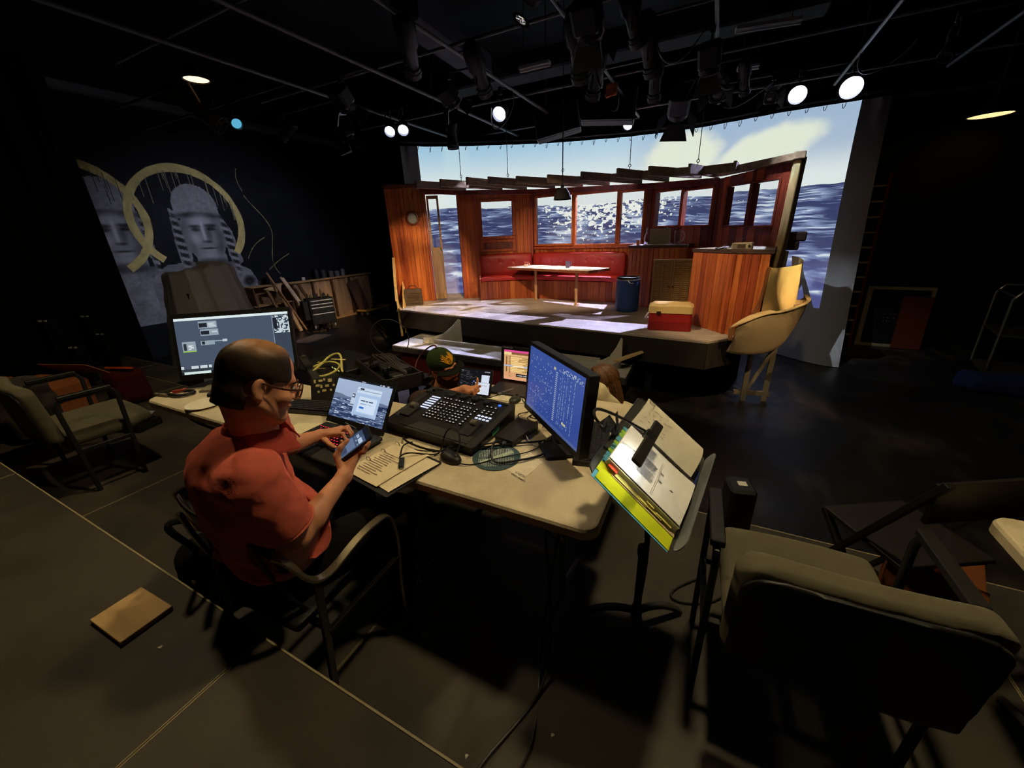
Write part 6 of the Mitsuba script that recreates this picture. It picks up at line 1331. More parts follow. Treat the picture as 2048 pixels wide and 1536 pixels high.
# ================================================================ chairs, music stand, things on the risers
FAB = (90, 85, 68)
def soft(fn, M, h=.012, lo=(-.5, -.5, -.2), hi=(.5, .5, .6)):
    return tf(skin_mesh(fn, lo, hi, h), M)
def rbox(c, hs, r):
    c, hs = np.asarray(c, float), np.asarray(hs, float) - r
    def f(p):
        q = np.abs(p - c) - hs
        return np.linalg.norm(np.maximum(q, 0), axis=1) + np.minimum(q.max(axis=1), 0) - r
    return f
def armchair(label, M, w=.58, seat_z=.47, arm_z=.69, top=.86, lean=0.0, arm_y=(-.09, .26), group='grey fabric armchairs'):
    """upholstered office armchair facing local +y, floor at local z = 0"""
    c = thing('armchair', label, 'chair', group)
    wi = w / 2 - .05
    s = soft(lambda p: rbox((0, .10, seat_z - .045), (wi, .25, .05), .04)(p) - .012 * (1 - np.clip(np.abs(p[:, 0]) / wi, 0, 1) ** 2) * (p[:, 2] > seat_z - .04), M, .014, (-.5, -.3, .2), (.5, .5, .7))
    part(c, 'seat', s, FAB, 'cloth', 'grey olive fabric seat', smooth=True)
    bz0, bz1 = seat_z - .04, top
    def back(p):
        q = p.copy(); q[:, 1] += (q[:, 2] - bz0) * .10 + .05 - .25 * q[:, 0] ** 2
        d = rbox((0, -.16, (bz0 + bz1) / 2), (wi + .02, .045, (bz1 - bz0) / 2), .042)(q)
        corner = np.hypot(np.maximum(np.abs(q[:, 0]) - (wi - .07), 0), np.maximum(q[:, 2] - (bz1 - .10), 0)) - .095
        return np.maximum(d, corner)
    part(c, 'backrest', soft(back, M, .011, (-.45, -.45, .3), (.45, .1, 1.0)), FAB, 'cloth', 'padded grey olive backrest', smooth=True)
    def shell(p):
        q = p.copy(); q[:, 1] += (q[:, 2] - bz0) * .10 + .05 - .25 * q[:, 0] ** 2
        return np.maximum(rbox((0, -.205, (bz0 + bz1) / 2 - .005), (wi + .008, .012, (bz1 - bz0) / 2 - .012), .010)(q), np.hypot(np.maximum(np.abs(q[:, 0]) - (wi - .08), 0), np.maximum(q[:, 2] - (bz1 - .12), 0)) - .092)
    part(c, 'back_shell', soft(shell, M, .011, (-.45, -.5, .3), (.45, .1, 1.0)), (20, 19, 18), 'satin', 'black back shell', smooth=True)
    for x in (-w / 2, w / 2):
        f = part(c, 'arm_frame', tf(flatbar([(x, arm_y[0] + .02, .0), (x, arm_y[0], arm_z - .05), (x, arm_y[0] + .02, arm_z - .01), (x, arm_y[0] + .05, arm_z), (x, arm_y[1] - .05, arm_z), (x, arm_y[1] - .02, arm_z - .01), (x, arm_y[1], arm_z - .05), (x, arm_y[1] - .03, .0)], .028, .022, (1, 0, 0)), M), (24, 24, 24), 'satin', 'black steel arm and legs')
        part(f, 'arm_pad', tf(bx(.045, arm_y[1] - arm_y[0] - .04, .026, (x, (arm_y[0] + arm_y[1]) / 2, arm_z + .018)), M), (22, 21, 20), 'satin')
        part(c, 'side_bar', tf(beam((x, arm_y[0] + .01, seat_z - .12), (x, arm_y[1] - .01, seat_z - .12), .02, .03), M), (24, 24, 24), 'satin')
    for y in (arm_y[0] + .02, arm_y[1] - .02): part(c, 'cross_bar', tf(beam((-w / 2, y, seat_z - .12), (w / 2, y, seat_z - .12), .025, .03), M), (24, 24, 24), 'satin')
    part(c, 'back_bar', tf(beam((-w * .42, -.14, seat_z - .08), (w * .42, -.14, seat_z - .08), .03, .025), M), (22, 22, 22), 'satin')
    return c
armchair('grey fabric armchair seen from behind at the right, beside the music stand', mat4(None, (.435, 1.26, GZ)) @ rot([0, 0, 1], 2), .62, .48, .69, .845)
armchair('empty grey fabric armchair at the left, past the wooden plank', mat4(None, (-4.32, .90, GZ)) @ rot([0, 0, 1], -3), .78, .46, .73, .86, arm_y=(-.13, .19))
# the man's chair
mc = thing('armchair_metal', 'dark stacking chair with flat metal arms under the man in the red polo shirt', 'chair')
MM_ = mat4(None, (-1.34, .66, GZ)) @ rot([0, 0, 1], 2)
part(mc, 'seat', soft(lambda p: rbox((0, .04, .445), (.23, .23, .018), .016)(p - np.c_[p[:, :2] * 0, .10 * p[:, 0] ** 2]), MM_, .012, (-.4, -.3, .3), (.4, .4, .6)), (26, 25, 24), 'satin', smooth=True)
part(mc, 'backrest', tf(sheet(lambda u, v: np.stack([(u - .5) * .42, -.19 - .05 * v + .30 * ((u - .5) * .5) ** 2 * 2, .66 + .24 * v], 1), 16, 8, .012), MM_), (44, 40, 34), 'satin', 'curved dark back panel', smooth=True)
for s in (-1, 1):
    x = s * .30
    a = part(mc, 'arm', tf(flatbar([(x - s * .05, -.20, .80), (x - s * .01, -.17, .74), (x, -.13, .66), (x, -.11, .645), (x, .02, .655), (x, .16, .668), (x, .21, .655), (x, .235, .60), (x, .24, .40), (x, .26, .0)], .030, .012, (s * .2, .3, 1), 60), MM_), (150, 138, 112), 'metal', 'flat metal arm')
    part(mc, 'leg', tf(flatbar([(x, -.12, .645), (x, -.14, .40), (x + s * .01, -.19, .0)], .028, .014, (1, 0, 0), 16), MM_), (92, 86, 78), 'metal')
    part(mc, 'side_rail', tf(beam((x, -.13, .42), (x, .24, .42), .02, .02), MM_), (60, 56, 50), 'metal')
    part(mc, 'back_upright', tf(flatbar([(s * .19, -.10, .42), (s * .19, -.17, .60), (s * .19, -.215, .84)], .025, .014, (0, -1, .2), 12), MM_), (60, 56, 50), 'metal')
for y in (-.12, .22): part(mc, 'cross_rail', tf(beam((-.30, y, .42), (.30, y, .42), .02, .02), MM_), (60, 56, 50), 'metal')
bg = thing('backpack', 'black bag hanging from the left side of the balding man\'s chair', 'bag')
BC = (-1.80, .58, .53)
put(bg, skin_mesh(lambda p: rbox(BC, (.11, .13, .19), .07)(p) - .05 * (meshkit.fbm(p * 9, 3) - .5), (-2.05, .30, .20), (-1.58, .86, .86), .013), (20, 19, 18), 'cloth', smooth=True)
part(bg, 'strap', tb([(-1.76, .50, .70), (-1.70, .46, .84), (-1.67, .44, .93), (-1.69, .52, .88), (-1.77, .62, .70)], .012, 6, 24), (18, 17, 16), 'cloth')
part(bg, 'buckle', mv(bx(.02, .012, .02), (-1.715, .455, .62), rz=-30), (190, 186, 176), 'metal', 'small shiny buckle')

# ---------------------------------------------------------------- music stand with the open script
ms = thing('music_stand', 'black music stand holding an open script at the end of the tech table', 'music stand')
MSD = fr((-.104, 1.254, 1.110), (.134, .986, .097), y=(-.773, .043, .633))
desk = rrect(.515, .345, .030)
put(ms, tf(mv(ext(desk, .003), (0, 0, -.003)), MSD), (54, 54, 52), 'satin')
part(ms, 'lip', tf(ext(rrect(.515, .06, .028), .003, fr((0, -.172, .028), (1, 0, 0), y=(0, .05, 1))), MSD), (104, 106, 106), 'satin', 'pale metal lip')
part(ms, 'rim', tf(tb([*[(x, y, 0) for x, y in np.array(desk.exterior.coords)[::2]], (*desk.exterior.coords[0], 0)], .003, 6), MSD), (112, 112, 108), 'metal')
pb = (MSD @ [0, -.02, -.02, 1])[:3]
part(ms, 'bracket', tf(bx(.06, .08, .03, (0, -.02, -.018)), MSD), (18, 18, 18), 'satin')
part(ms, 'pole', tb([pb, (-.112, 1.305, .95), (-.114, 1.346, .86), (-.114, 1.346, GZ + .10)], .012, 10, 30), (34, 32, 30), 'satin')
part(ms, 'outer_tube', cy((-.114, 1.346, GZ + .06), (-.114, 1.346, .62), .017), (30, 28, 27), 'satin'); part(ms, 'collar', cy((-.114, 1.346, .60), (-.114, 1.346, .65), .022), (24, 24, 24), 'satin')
hub = A(-.114, 1.346, GZ + .09); part(ms, 'hub', cy(hub - [0, 0, .04], hub + [0, 0, .03], .024), (30, 29, 27), 'satin')
for e in ((-.354, 1.284), (.060, 1.49), (-.035, 1.115)): part(ms, 'leg', flatbar([hub, hub + (A(*e, GZ + .07) - hub) * .4 + [0, 0, .012], A(*e, GZ + .012)], .030, .024, (0, 0, 1), 14), (46, 44, 40), 'satin')
for p in ((-.3, .0), ): part(ms, 'mark', [tf(bx(.014, .004, .0006, (-.235 + .01 * i, .148 - .012 * j, .0004), ch=0), MSD) for i, j in ((0, 0), (1, 1), (2, 0), (1, 2))], (196, 194, 186), 'matte', 'chalk like marks on the desk', smooth=False)
# the script: cover, divider tabs, pages, spiral
sc = thing('script_binder', 'spiral bound script with coloured tabs, open on the music stand', 'script')
sl = lambda x, y, z: (MSD @ [x, y, z, 1])[:3]
def slab(n, poly, z0_, z1_, col, mat='matte', label=None, parent=None): return part(parent or sc, n, tf(ext(poly, z1_ - z0_, mat4(None, (0, 0, z0_))), MSD), col, mat, label, smooth=False)
slab('cover', sbox(-.272, -.158, .02, .150), .001, .003, (96, 176, 214), label='sky blue back cover')
slab('divider', unary_union([sbox(-.266, -.158, .02, .138), sbox(-.236, .13, -.19, .150)]), .0035, .0055, (196, 206, 34), label='lime green divider sheet')
for y in (-.11, .0, .105): slab('punch_hole', Point(-.258, y).buffer(.003), .0055, .0060, (220, 222, 160))
slab('side_sheet', sbox(-.212, -.158, .0, .10), .006, .008, (196, 176, 138))
slab('page_block', sbox(-.190, -.152, .018, .140), .008, .030, (206, 198, 180), label='thick stack of pages')
for i, (y0, y1, dz) in enumerate(((-.04, .092, .010), (-.10, -.01, .013), (-.135, -.075, .016), (-.06, -.03, .020))): slab('side_tab', sbox(-.207 + .003 * i, y0, -.185, y1), dz, dz + .0015, (226, 214, 120))
slab('red_tab', sbox(-.2045, .092, -.185, .128), .019, .0205, (206, 74, 44))
tabcol = [(96, 168, 200), (150, 196, 70), (150, 196, 70), (96, 168, 200), (150, 196, 70), (120, 190, 190), (150, 196, 70), (96, 168, 200), (96, 168, 200)]
for i in range(9):
    x = .008 - .0235 * i; slab('top_tab', Polygon([(x - .010, .138), (x + .010, .138), (x + .007, .156), (x - .007, .156)]), .012 + .002 * (i % 3), .0135 + .002 * (i % 3), tabcol[i])
def curl_page(x0, x1, y0, y1, z, bend, skew=0.0):
    def f(u, v):
        x, y = x0 + (x1 - x0) * u, y0 + (y1 - y0) * v + skew * u
        return np.stack([x, y, z + bend(u, v)], 1)
    return tf(sheet(f, 20, 16, -.0015), MSD)
mp = part(sc, 'page', curl_page(-.186, .020, -.147, .143, .034, lambda u, v: .004 * np.sin(u * 3.1) + .006 * (1 - v) ** 6 * u), (232, 230, 222), 'matte', 'white printed page', smooth=True)
up = part(sc, 'turned_page', curl_page(.034, .212, -.122, .150, .040, lambda u, v: .020 * np.sin(u * 2.6) - .004 * v), (214, 206, 184), 'matte', 'turned page with pencil notes', smooth=True)
part(sc, 'turned_stack', tf(sheet(lambda u, v: np.stack([.034 + .165 * u, -.125 + .268 * v, .020 + .022 * np.sin(u * 2.6)], 1), 14, 8, .016), MSD), (170, 160, 142), 'matte', smooth=True)
txt = []
for i in range(20):
    x = -.062 - .0042 * i if i else -.062
    y0, y1 = -.008 - .002 * (i % 3), .056 + .0 * i
    if i in (9,): continue
    y = y0 + .012 * rng.random(); 
    while y < y1 + (.03 if 4 < i < 14 else 0) - .004:
        l = .004 + .010 * rng.random(); txt.append(tf(b2((x - .0009, y, .0365 + .004 * math.sin((x + .186) / .206 * 3.1)), (x + .0009, y + l, .0370 + .004 * math.sin((x + .186) / .206 * 3.1)), 0), MSD)); y += l + .0022
part(sc, 'text_lines', txt, (92, 92, 94), 'matte', smooth=False); labels[sc + '__text_lines'] = {'kind': 'stuff'}
zz = lambda x: .0366 + .004 * math.sin((x + .186) / .206 * 3.1)
part(sc, 'ruled_line', [tf(hull([(-.178, -.022, zz(-.178)), (-.178, -.0205, zz(-.178)), (-.021, -.014, zz(-.021)), (-.021, -.0155, zz(-.021)), (-.1, -.018, zz(-.1) + .001), (-.1, -.0165, zz(-.1) + .001)]), MSD), tf(hull([(-.178, -.027, zz(-.178)), (-.178, -.0258, zz(-.178)), (-.021, -.0195, zz(-.021)), (-.021, -.0207, zz(-.021)), (-.1, -.0233, zz(-.1) + .001), (-.1, -.022, zz(-.1) + .001)]), MSD)], (150, 148, 142), 'matte', smooth=False)
part(sc, 'pen_note', [tf(b2((x - .001, y, zz(x)), (x + .001, y + l, zz(x) + .0005), 0), MSD) for x, y, l in ((-.067, -.034, .014), (-.072, -.036, .012), (-.103, -.040, .014), (-.107, -.039, .010), (-.097, -.086, .010), (-.101, -.084, .012))], (80, 78, 80), 'matte', smooth=False)
zu = lambda x: .0425 + .020 * math.sin((x - .034) / .178 * 2.6)
nt = [tf(b2((x - .0007, y, zu(x)), (x + .0007, y + l, zu(x) + .0006), 0), MSD) for x, y, l in [(.05 + .02 * rng.random() + .024 * (i // 5), .12 - .022 * (i % 5) - .01 * rng.random(), .004 + .012 * rng.random()) for i in range(26)]]
nt += [tf(b2((a, b, zu(a)), (c, d, zu(a) + .0006), 0), MSD) for a, b, c, d in ((.170, .118, .172, .142), (.192, .118, .194, .142), (.170, .118, .194, .1195), (.170, .1405, .194, .142))]
part(sc, 'pencil_notes', nt, (128, 122, 108), 'matte', smooth=False); labels[sc + '__pencil_notes'] = {'kind': 'stuff'}
sp_ = part(sc, 'spiral', [tf(ring(.0085, .0012, fr((.027, -.134 + .0069 * i, .034), (1, 0, 0), y=(0, 0, 1)), 14, 5), MSD) for i in range(41)], (40, 38, 36), 'satin', 'black wire spiral'); labels[sp_]['kind'] = 'stuff'
part(sc, 'blue_pen', tf(cy((.125, -.155, .018), (.050, -.158, .016), .005), MSD), (40, 56, 110), 'gloss', 'dark blue pen')
# clip lamp on the desk
cl = thing('clip_lamp', 'black clip on gooseneck lamp lighting the script', 'lamp')
part(cl, 'clip', tf(hull([(x, y, z) for x in (-.06, -.02) for y, z in ((.16, .006), (.225, .012), (.225, .030), (.165, .016))]), MSD), (22, 22, 23), 'satin')
part(cl, 'clip_lever', tf(hull([(-.045, .17, .02), (-.02, .17, .02), (-.03, .215, .055), (-.005, .215, .055), (-.03, .165, .012), (-.01, .21, .040)]), MSD), (20, 20, 21), 'satin')
part(cl, 'clip_base', tf(lathe([(0, 0), (.024, 0), (.022, .03), (0, .034)], 20, mat4(None, (-.060, .208, .006))), MSD), (26, 26, 27), 'satin')
part(cl, 'gooseneck', tf(tb([(-.060, .208, .03), (-.105, .222, .05), (-.156, .234, .078), (-.162, .262, .086), (-.136, .278, .086), (-.100, .246, .090), (-.070, .180, .096), (-.047, .110, .104)], .0050, 8, 60), MSD), (18, 18, 18), 'satin')
part(cl, 'joint', tf(bx(.034, .030, .022, (-.060, .098, .108)), MSD), (20, 20, 20), 'satin')
part(cl, 'head', tf(bx(.245, .036, .012, (-.094, .089, .112), ch=.004), MSD), (30, 28, 27), 'satin')
strip = tf(sheet(lambda u, v: np.stack([-.208 + .11 * u, .096 - .014 * v, u * 0 + .1045], 1), 2, 2), MSD)
put(named(cl, 'light_strip', 'glowing white strip under the lamp head'), strip, (200, 200, 200), 'satin', smooth=False, emitter=emit([STRIP * v for v in (1.0, .95, .82)], 2.5))

# ---------------------------------------------------------------- things on the risers
pk = one('wood_plank', 'short pale plywood plank lying on the foreground riser', 'plank', mv(bx(.215, .150, .018, ch=.0015), (-1.722, .267, UZ + .0095), rz=2), None, 'plywood', smooth=False)
for i, (x, y, z) in enumerate(((-1.495, .245, UZ), (-.307, .785, GZ), (-.55, .60, GZ))): one('paper_scrap', ('tiny white scrap of paper on the riser in front of the plank', 'small white scrap of paper on the floor below the table', 'tiny pale scrap on the floor in the dark')[i], 'scrap', mv(ext([(0, 0), (.014, .003), (.012, .009), (.004, .012)], .0015), (x, y, z + .0008), rz=30 * i), (196, 188, 164), 'matte', smooth=False)
# ================================================================ lighting grid
PIPE = (92, 96, 102)
px_ = [(-6.25, 4.2), (-4.82, 4.2), (-3.47, 4.2), (-1.90, 4.2), (-.35, 4.2), (1.52, 4.2), (3.0, 4.2)]
for i, (x, z) in enumerate(px_):
    one('grid_pipe', f"{['leftmost', 'second', 'third', 'fourth', 'fifth', 'sixth', 'rightmost'][i]} of the grid pipes running towards the stage under the ceiling", 'pipe', cy((x, 1.2, z), (x, 10.2, z), .024, n=10), PIPE, 'satin', 'grid pipes running towards the stage')
for i, y in enumerate((3.4, 5.4, 7.7, 9.8)):
    one('grid_crosspipe', f"{['nearest', 'second', 'third', 'farthest'][i]} of the grid pipes running crosswise under the ceiling", 'pipe', cy((-7.6, y, 4.255), (4.6, y, 4.255), .022, n=10), PIPE, 'satin', 'grid pipes running crosswise')
for i, (x, y) in enumerate(((-6.25, 4.4), (-3.47, 4.4), (-.35, 4.4), (1.52, 4.4), (-6.25, 8.7), (-3.47, 8.7), (-.35, 8.7), (1.52, 8.7))):
    one('pipe_hanger', 'thin steel rod carrying a grid pipe from the ceiling', 'rod', cy((x, y, 4.22), (x, y, 5.9), .008, n=6), (40, 40, 42), 'satin', 'steel rods carrying the grid pipes')
def duct(label, p, q, w, h, col=(62, 66, 72)): return one('ceiling_duct', label, 'duct', beam(p, q, w, h), col, 'matte', smooth=False)
duct('long pale duct slanting above the middle of the grid', (-4.15, 5.3, 4.75), (-4.25, 7.5, 4.75), .45, .30)
duct('wide dark duct crossing behind the grid', (-5.5, 8.4, 4.9), (1.0, 8.4, 4.9), .5, .35, (40, 42, 46))
duct('dark duct over the right half of the grid', (.2, 2.0, 4.95), (.2, 7.0, 4.95), .6, .35, (34, 36, 40))
def strip_lamp(label, p, q):
    s = thing('strip_light', label, 'light fixture', 'unlit strip lights under the ceiling'); put(s, beam(p, q, .12, .05), (186, 190, 192), 'satin', smooth=False); part(s, 'tube', cy(np.array(p) - [0, 0, .045], np.array(q) - [0, 0, .045], .018, n=10), (206, 208, 208), 'satin')
    for t in (.15, .85): c = np.array(p) + (np.array(q) - p) * t; part(s, 'rod', cy(c, (c[0], c[1], 5.9), .006, n=6), (60, 60, 62), 'satin')
strip_lamp('long unlit white strip light at the upper right of the grid', (-.17, 7.98, 4.6), (.66, 8.16, 4.6))
strip_lamp('short unlit white strip light right of the centre of the grid', (-.09, 9.72, 4.6), (.26, 9.78, 4.6))
strip_lamp('short unlit white strip light left of the centre of the grid', (-3.5, 7.55, 4.6), (-2.94, 7.56, 4.6))
def fixture(label, pos, aim, kind='ers', glow=None, scale=1.0, col=(20, 20, 21), pipe=4.2, group=None):
    k = thing('stage_light', label, 'stage light', group)
    pos, aim = np.array(pos, float), np.array(aim, float); M, _ = ax(pos, aim); S = M @ np.diag([scale, scale, scale, 1])
    if kind == 'ers':      # long barrel with a fat rear
        put(k, lathe([(0, -.34), (.07, -.33), (.10, -.26), (.10, -.10), (.075, -.06), (.075, .10), (.088, .11), (.088, .20), (.074, .20), (.070, .12), (0, .12)], 20, S), col, 'satin')
        part(k, 'barrel_ring', lathe([(.086, .14), (.094, .145), (.094, .165), (.086, .17)], 20, S), (40, 40, 42), 'satin')
    elif kind == 'par':
        put(k, lathe([(0, -.22), (.06, -.21), (.10, -.12), (.112, .06), (.112, .12), (.104, .12), (.10, .04), (0, .04)], 24, S), col, 'satin')
        part(k, 'front_ring', lathe([(.104, .10), (.122, .105), (.122, .125), (.104, .13)], 24, S), (34, 34, 36), 'satin')
    else:                  # fresnel with four barn doors
        put(k, tf(bx(.26, .26, .26, (0, 0, -.05)), S), col, 'satin'); part(k, 'snout', lathe([(.09, .07), (.125, .07), (.125, .13), (.09, .13)], 24, S), (26, 26, 27), 'satin')
        for i in range(4):
            W = S @ rot([0, 0, 1], 90 * i); part(k, 'barn_door', tf(hull([(-.10, .13, .14), (.10, .13, .14), (-.17, .24, .30), (.17, .24, .30), (-.10, .134, .14), (.10, .134, .14), (-.17, .244, .30), (.17, .244, .30)]), W), (30, 31, 33), 'satin', smooth=False)
    fz = .125 if kind == 'ers' else .045 if kind == 'par' else .10
    rr_ = .070 if kind == 'ers' else .10 if kind == 'par' else .09
    lens = lathe([(0, fz), (rr_, fz), (rr_ * .9, fz + .008), (rr_ * .5, fz + .018), (0, fz + .022)], 20, S)
    if glow: put(named(k, 'lens', 'glowing lens'), lens, (120, 120, 120), 'gloss', emitter=emit(glow, 8.0 if max(glow) > 20 else .15))
    else: part(k, 'lens', lens, (60, 66, 74), 'gloss')
    # yoke and clamp
    top = np.array([pos[0], pos[1], pipe]); side = M[:3, 0]; hw = .135 * scale
    yk = [pos + side * hw, pos + side * hw + (top - pos) * .45, top + side * .02 - [0, 0, .05], top - side * .02 - [0, 0, .05], pos - side * hw + (top - pos) * .45, pos - side * hw]
    if pipe - pos[2] > .02: part(k, 'yoke', tb(yk, .010, 6, 24), (34, 34, 36), 'satin')
    near = min(px_, key=lambda q: abs(q[0] - top[0]))[0]
    if abs(near - top[0]) > .03 and pipe == 4.2: part(k, 'side_arm', cy((near, top[1], 4.2), (top[0] + .03 * np.sign(top[0] - near), top[1], 4.2), .016, n=8), (70, 72, 78), 'satin')
    part(k, 'clamp', b2(top - [.03, .02, .08], top + [.03, .02, .035], .006), (40, 40, 42), 'satin')
    return k
LED = (6.5, 7.2, 9.5)
fixture('glowing stage light, left one of the pair above the left end of the boat', (-5.98, 6.85, 3.9), (-4.4, 4.0, 1.6), 'par', LED, .95)
fixture('glowing stage light, right one of the pair above the left end of the boat', (-5.72, 6.92, 3.9), (-3.8, 4.2, 1.6), 'par', LED, .95)
fixture('glowing stage light near the centre of the grid, above the pendant lamp', (-3.64, 7.03, 3.88), (-2.9, 3.4, 1.8), 'par', LED, 1.1)
fixture('small glowing stage light right of the centre above the third window', (-2.13, 10.30, 4.12), (-1.4, 4.0, 1.5), 'par', LED, 1.0, pipe=4.2)
fixture('glowing stage light above the right end of the boat, left of the brightest one', (.87, 9.04, 3.9), (.3, 4.0, 1.7), 'par', LED, 1.25)
fixture('rightmost and largest glowing stage light above the projection cloth', (1.60, 9.22, 3.92), (.8, 3.6, 1.7), 'par', LED, 1.45)
fixture('unlit stage light with a pale face left of the two bright ones at the right', (.49, 8.98, 3.9), (.2, 5.0, 1.9), 'fresnel', None, .8)
fixture('black barn door light with pale flaps at the right of the centre', (-.90, 8.45, 3.86), (-1.4, 11, 1.6), 'fresnel', None, 1.35)
fixture('black barn door light hanging beside the pale flapped one', (-.30, 8.2, 3.9), (-.6, 5, 2.0), 'fresnel', None, 1.0)
for i, (x, y, z, a, kd, s, w) in enumerate(((-4.97, 7.45, 3.78, (-4.9, 7.6, 0), 'ers', 1.25, 'pointing straight down above the left windows'), (-3.98, 6.0, 3.9, (-3.2, 8.6, 1.4), 'fresnel', .9, 'left of the centre with its back to the room'),
        (-1.76, 5.5, 3.85, (-2.2, 8.4, 1.2), 'ers', 1.4, 'large, at the top centre of the picture'), (-1.86, 6.55, 3.9, (-2.9, 8.6, 1.2), 'ers', 1.2, 'just behind the large top centre one'), (-1.02, 5.9, 3.85, (-.6, 8.2, 1.4), 'ers', 1.2, 'right of the top centre with cables'),
        (-.39, 6.54, 3.85, (-.2, 8.0, 1.4), 'fresnel', 1.0, 'over the chart counter'), (-3.14, 5.5, 3.88, (-3.6, 8.6, 1.4), 'ers', 1.2, 'beside the long pale duct'), (-3.52, 4.53, 3.9, (-5.6, 7.7, 1.5), 'ers', 1.2, 'at the upper left of the long duct'),
        (-6.86, 6.53, 3.88, (-6.4, 7.4, 1.5), 'fresnel', 1.0, 'above the left wall end'), (-7.75, 5.9, 3.9, (-11, 6.2, 2.6), 'ers', 1.0, 'close to the left wall ledge'), (-1.52, 5.0, 3.95, (-1.6, 8, 1.2), 'fresnel', 1.1, 'at the very top centre'), (-1.1, 5.3, 3.95, (-.4, 8, 1.2), 'ers', 1.1, 'at the top right of the centre'),
        (-1.13, 7.16, 3.88, (-1.4, 9, 1.6), 'ers', 1.1, 'over the barrel'), (2.3, 7.9, 3.9, (1.2, 6.3, .8), 'ers', .9, 'alone at the upper right in the dark'), (.05, 7.9, 3.9, (.4, 9.8, 2), 'ers', .9, 'under the long strip light'), (-5.4, 5.2, 3.9, (-5.9, 7.6, 1.4), 'fresnel', 1.0, 'with a pale edge at the left of the duct'))):
    fixture('black stage light ' + w, (x, y, z), a, kd, None, s)
# big square flags seen from behind
for i, (x, y, z, w, h_, t, lab) in enumerate(((-3.30, 8.9, 4.02, .92, .54, -10, 'left of two big black rectangular light boxes above the middle windows'), (-2.16, 8.6, 4.06, .98, .56, 4, 'right of two big black rectangular light boxes above the middle windows'))):
    k = thing('light_box', lab, 'stage light'); M = mat4(None, (x, y, z)) @ rot([0, 0, 1], 14) @ rot([0, 1, 0], t) @ rot([1, 0, 0], -14)
    put(k, tf(bx(w, .22, h_), M), (15, 15, 16), 'satin'); part(k, 'frame', tf([b2((-w / 2, -.125, -h_ / 2), (w / 2, -.11, -h_ / 2 + .012), 0), b2((w / 2 - .012, -.125, -h_ / 2), (w / 2, -.11, h_ / 2), 0)], M), (150, 154, 160), 'satin', 'pale edge')
    part(k, 'yoke', tb([(x - .5, y, z), (x - .4, y, 4.1), (x, y, 4.2), (x + .4, y, 4.1), (x + .5, y, z)], .014, 6, 24), (34, 34, 36), 'satin')
# a long spotlight on the left wall side, lit warm, and a small blue one
k = fixture('long black spotlight on the left, catching warm light on its side', (-7.50, 4.30, 3.86), (-6.0, 5.9, 2.0), 'ers', None, 1.5, (44, 38, 26), 4.3)
part(k, 'hanging_arm', cy((-7.15, 4.0, 4.15), (-7.42, 4.25, 3.98), .016), (170, 140, 80), 'satin', 'pale arm')
fixture('small spotlight with a blue lens by the left wall ledge', (-7.8, 4.98, 3.9), (-6.0, 4.2, 3.0), 'par', (.10, .42, .62), .8)
for i, (x, y) in enumerate(((-7.5, 4.3), (-7.8, 4.98))): one('wall_bracket_pipe', ('pipe arm carrying the long warm lit spotlight', 'pipe arm carrying the blue lensed spotlight')[i], 'pipe', cy((-11.9, y, 4.3 - .1 * i), (x + .1, y, 4.3 - .1 * i), .022, n=8), (40, 40, 42), 'satin')
# glowing dome lamps
def dome(label, p, r, tilt, glow):
    k = thing('dome_lamp', label, 'lamp', 'warm dome house lamps'); M = mat4(None, p) @ rot([0, 1, 0], tilt)
    put(k, lathe([(0, .20), (.04, .19), (.06, .14), (r * .8, .09), (r, .0), (r * .96, .0), (r * .76, .08), (.04, .13), (0, .13)], 28, M), (30, 28, 26), 'satin')
    put(named(k, 'lamp_face', 'warm glowing face'), lathe([(0, .018), (r * .9, .012), (r * .9, .016), (0, .024)], 28, M), (200, 180, 140), 'satin', emitter=emit(glow, 8.0 if max(glow) > 20 else .15))
    part(k, 'rod', cy((p[0], p[1], p[2] + .18), (p[0], p[1], 5.9), .012, n=8), (30, 30, 30), 'satin')
dome('warm glowing dome lamp at the upper left', (-6.60, 3.82, 4.0), .16, 0, (2.2, 1.55, .80))
dome('warm glowing dome lamp at the right in the dark', (3.75, 10.3, 3.42), .29, 0, (1.5, .95, .42))
dome('warm dome house lamp above the music stand end of the tech tables', (.15, 1.9, 4.1), .14, 0, [HOUSE_MAIN * v for v in WARM])
dome('warm dome house lamp above the balding man', (-3.1, 1.3, 4.1), .14, 0, [HOUSE_LEFT * v for v in WARM])
# breakup light: a lamp behind a plate of leaf shaped holes
def gobo_light(label, pos, aim, power, cut, seed, holes, spread):
    k = fixture(label, pos, aim, 'ers'); r_ = random.Random(seed)
    M, _ = ax(pos, aim); P = Point(0, 0).buffer(.085)
    hs_ = []
    for _i in range(holes):
        a, q = r_.uniform(0, 6.28), spread * math.sqrt(r_.random()); hs_.append(affinity.rotate(affinity.scale(Point(q * math.cos(a), q * math.sin(a)).buffer(1, quad_segs=3), r_.uniform(.004, .012), r_.uniform(.003, .007)), r_.uniform(0, 180)))
    part(k, 'leaf_plate', ext(P.difference(unary_union(hs_)), .001, M @ mat4(None, (0, 0, .37))), (20, 20, 20), 'matte', 'plate with leaf shaped holes', smooth=False)
    src = np.array(pos) + (np.array(aim) - pos) / np.linalg.norm(np.array(aim) - pos) * .22
    for i in range(4):
        o = M[:3, 0] * .004 * math.cos(i * 1.57) + M[:3, 1] * .004 * math.sin(i * 1.57)
        spot(f'{k}_bulb_{i + 1:03d}', src + o, np.array(aim) + o, AMBER, power / 4, cut, cut * .9, .6)
gobo_light('unlit looking black stage light throwing a leaf pattern on the hull', (2.9, 4.4, 3.85), (1.0, 6.1, .45), 46, 15, 3, 46, .045)
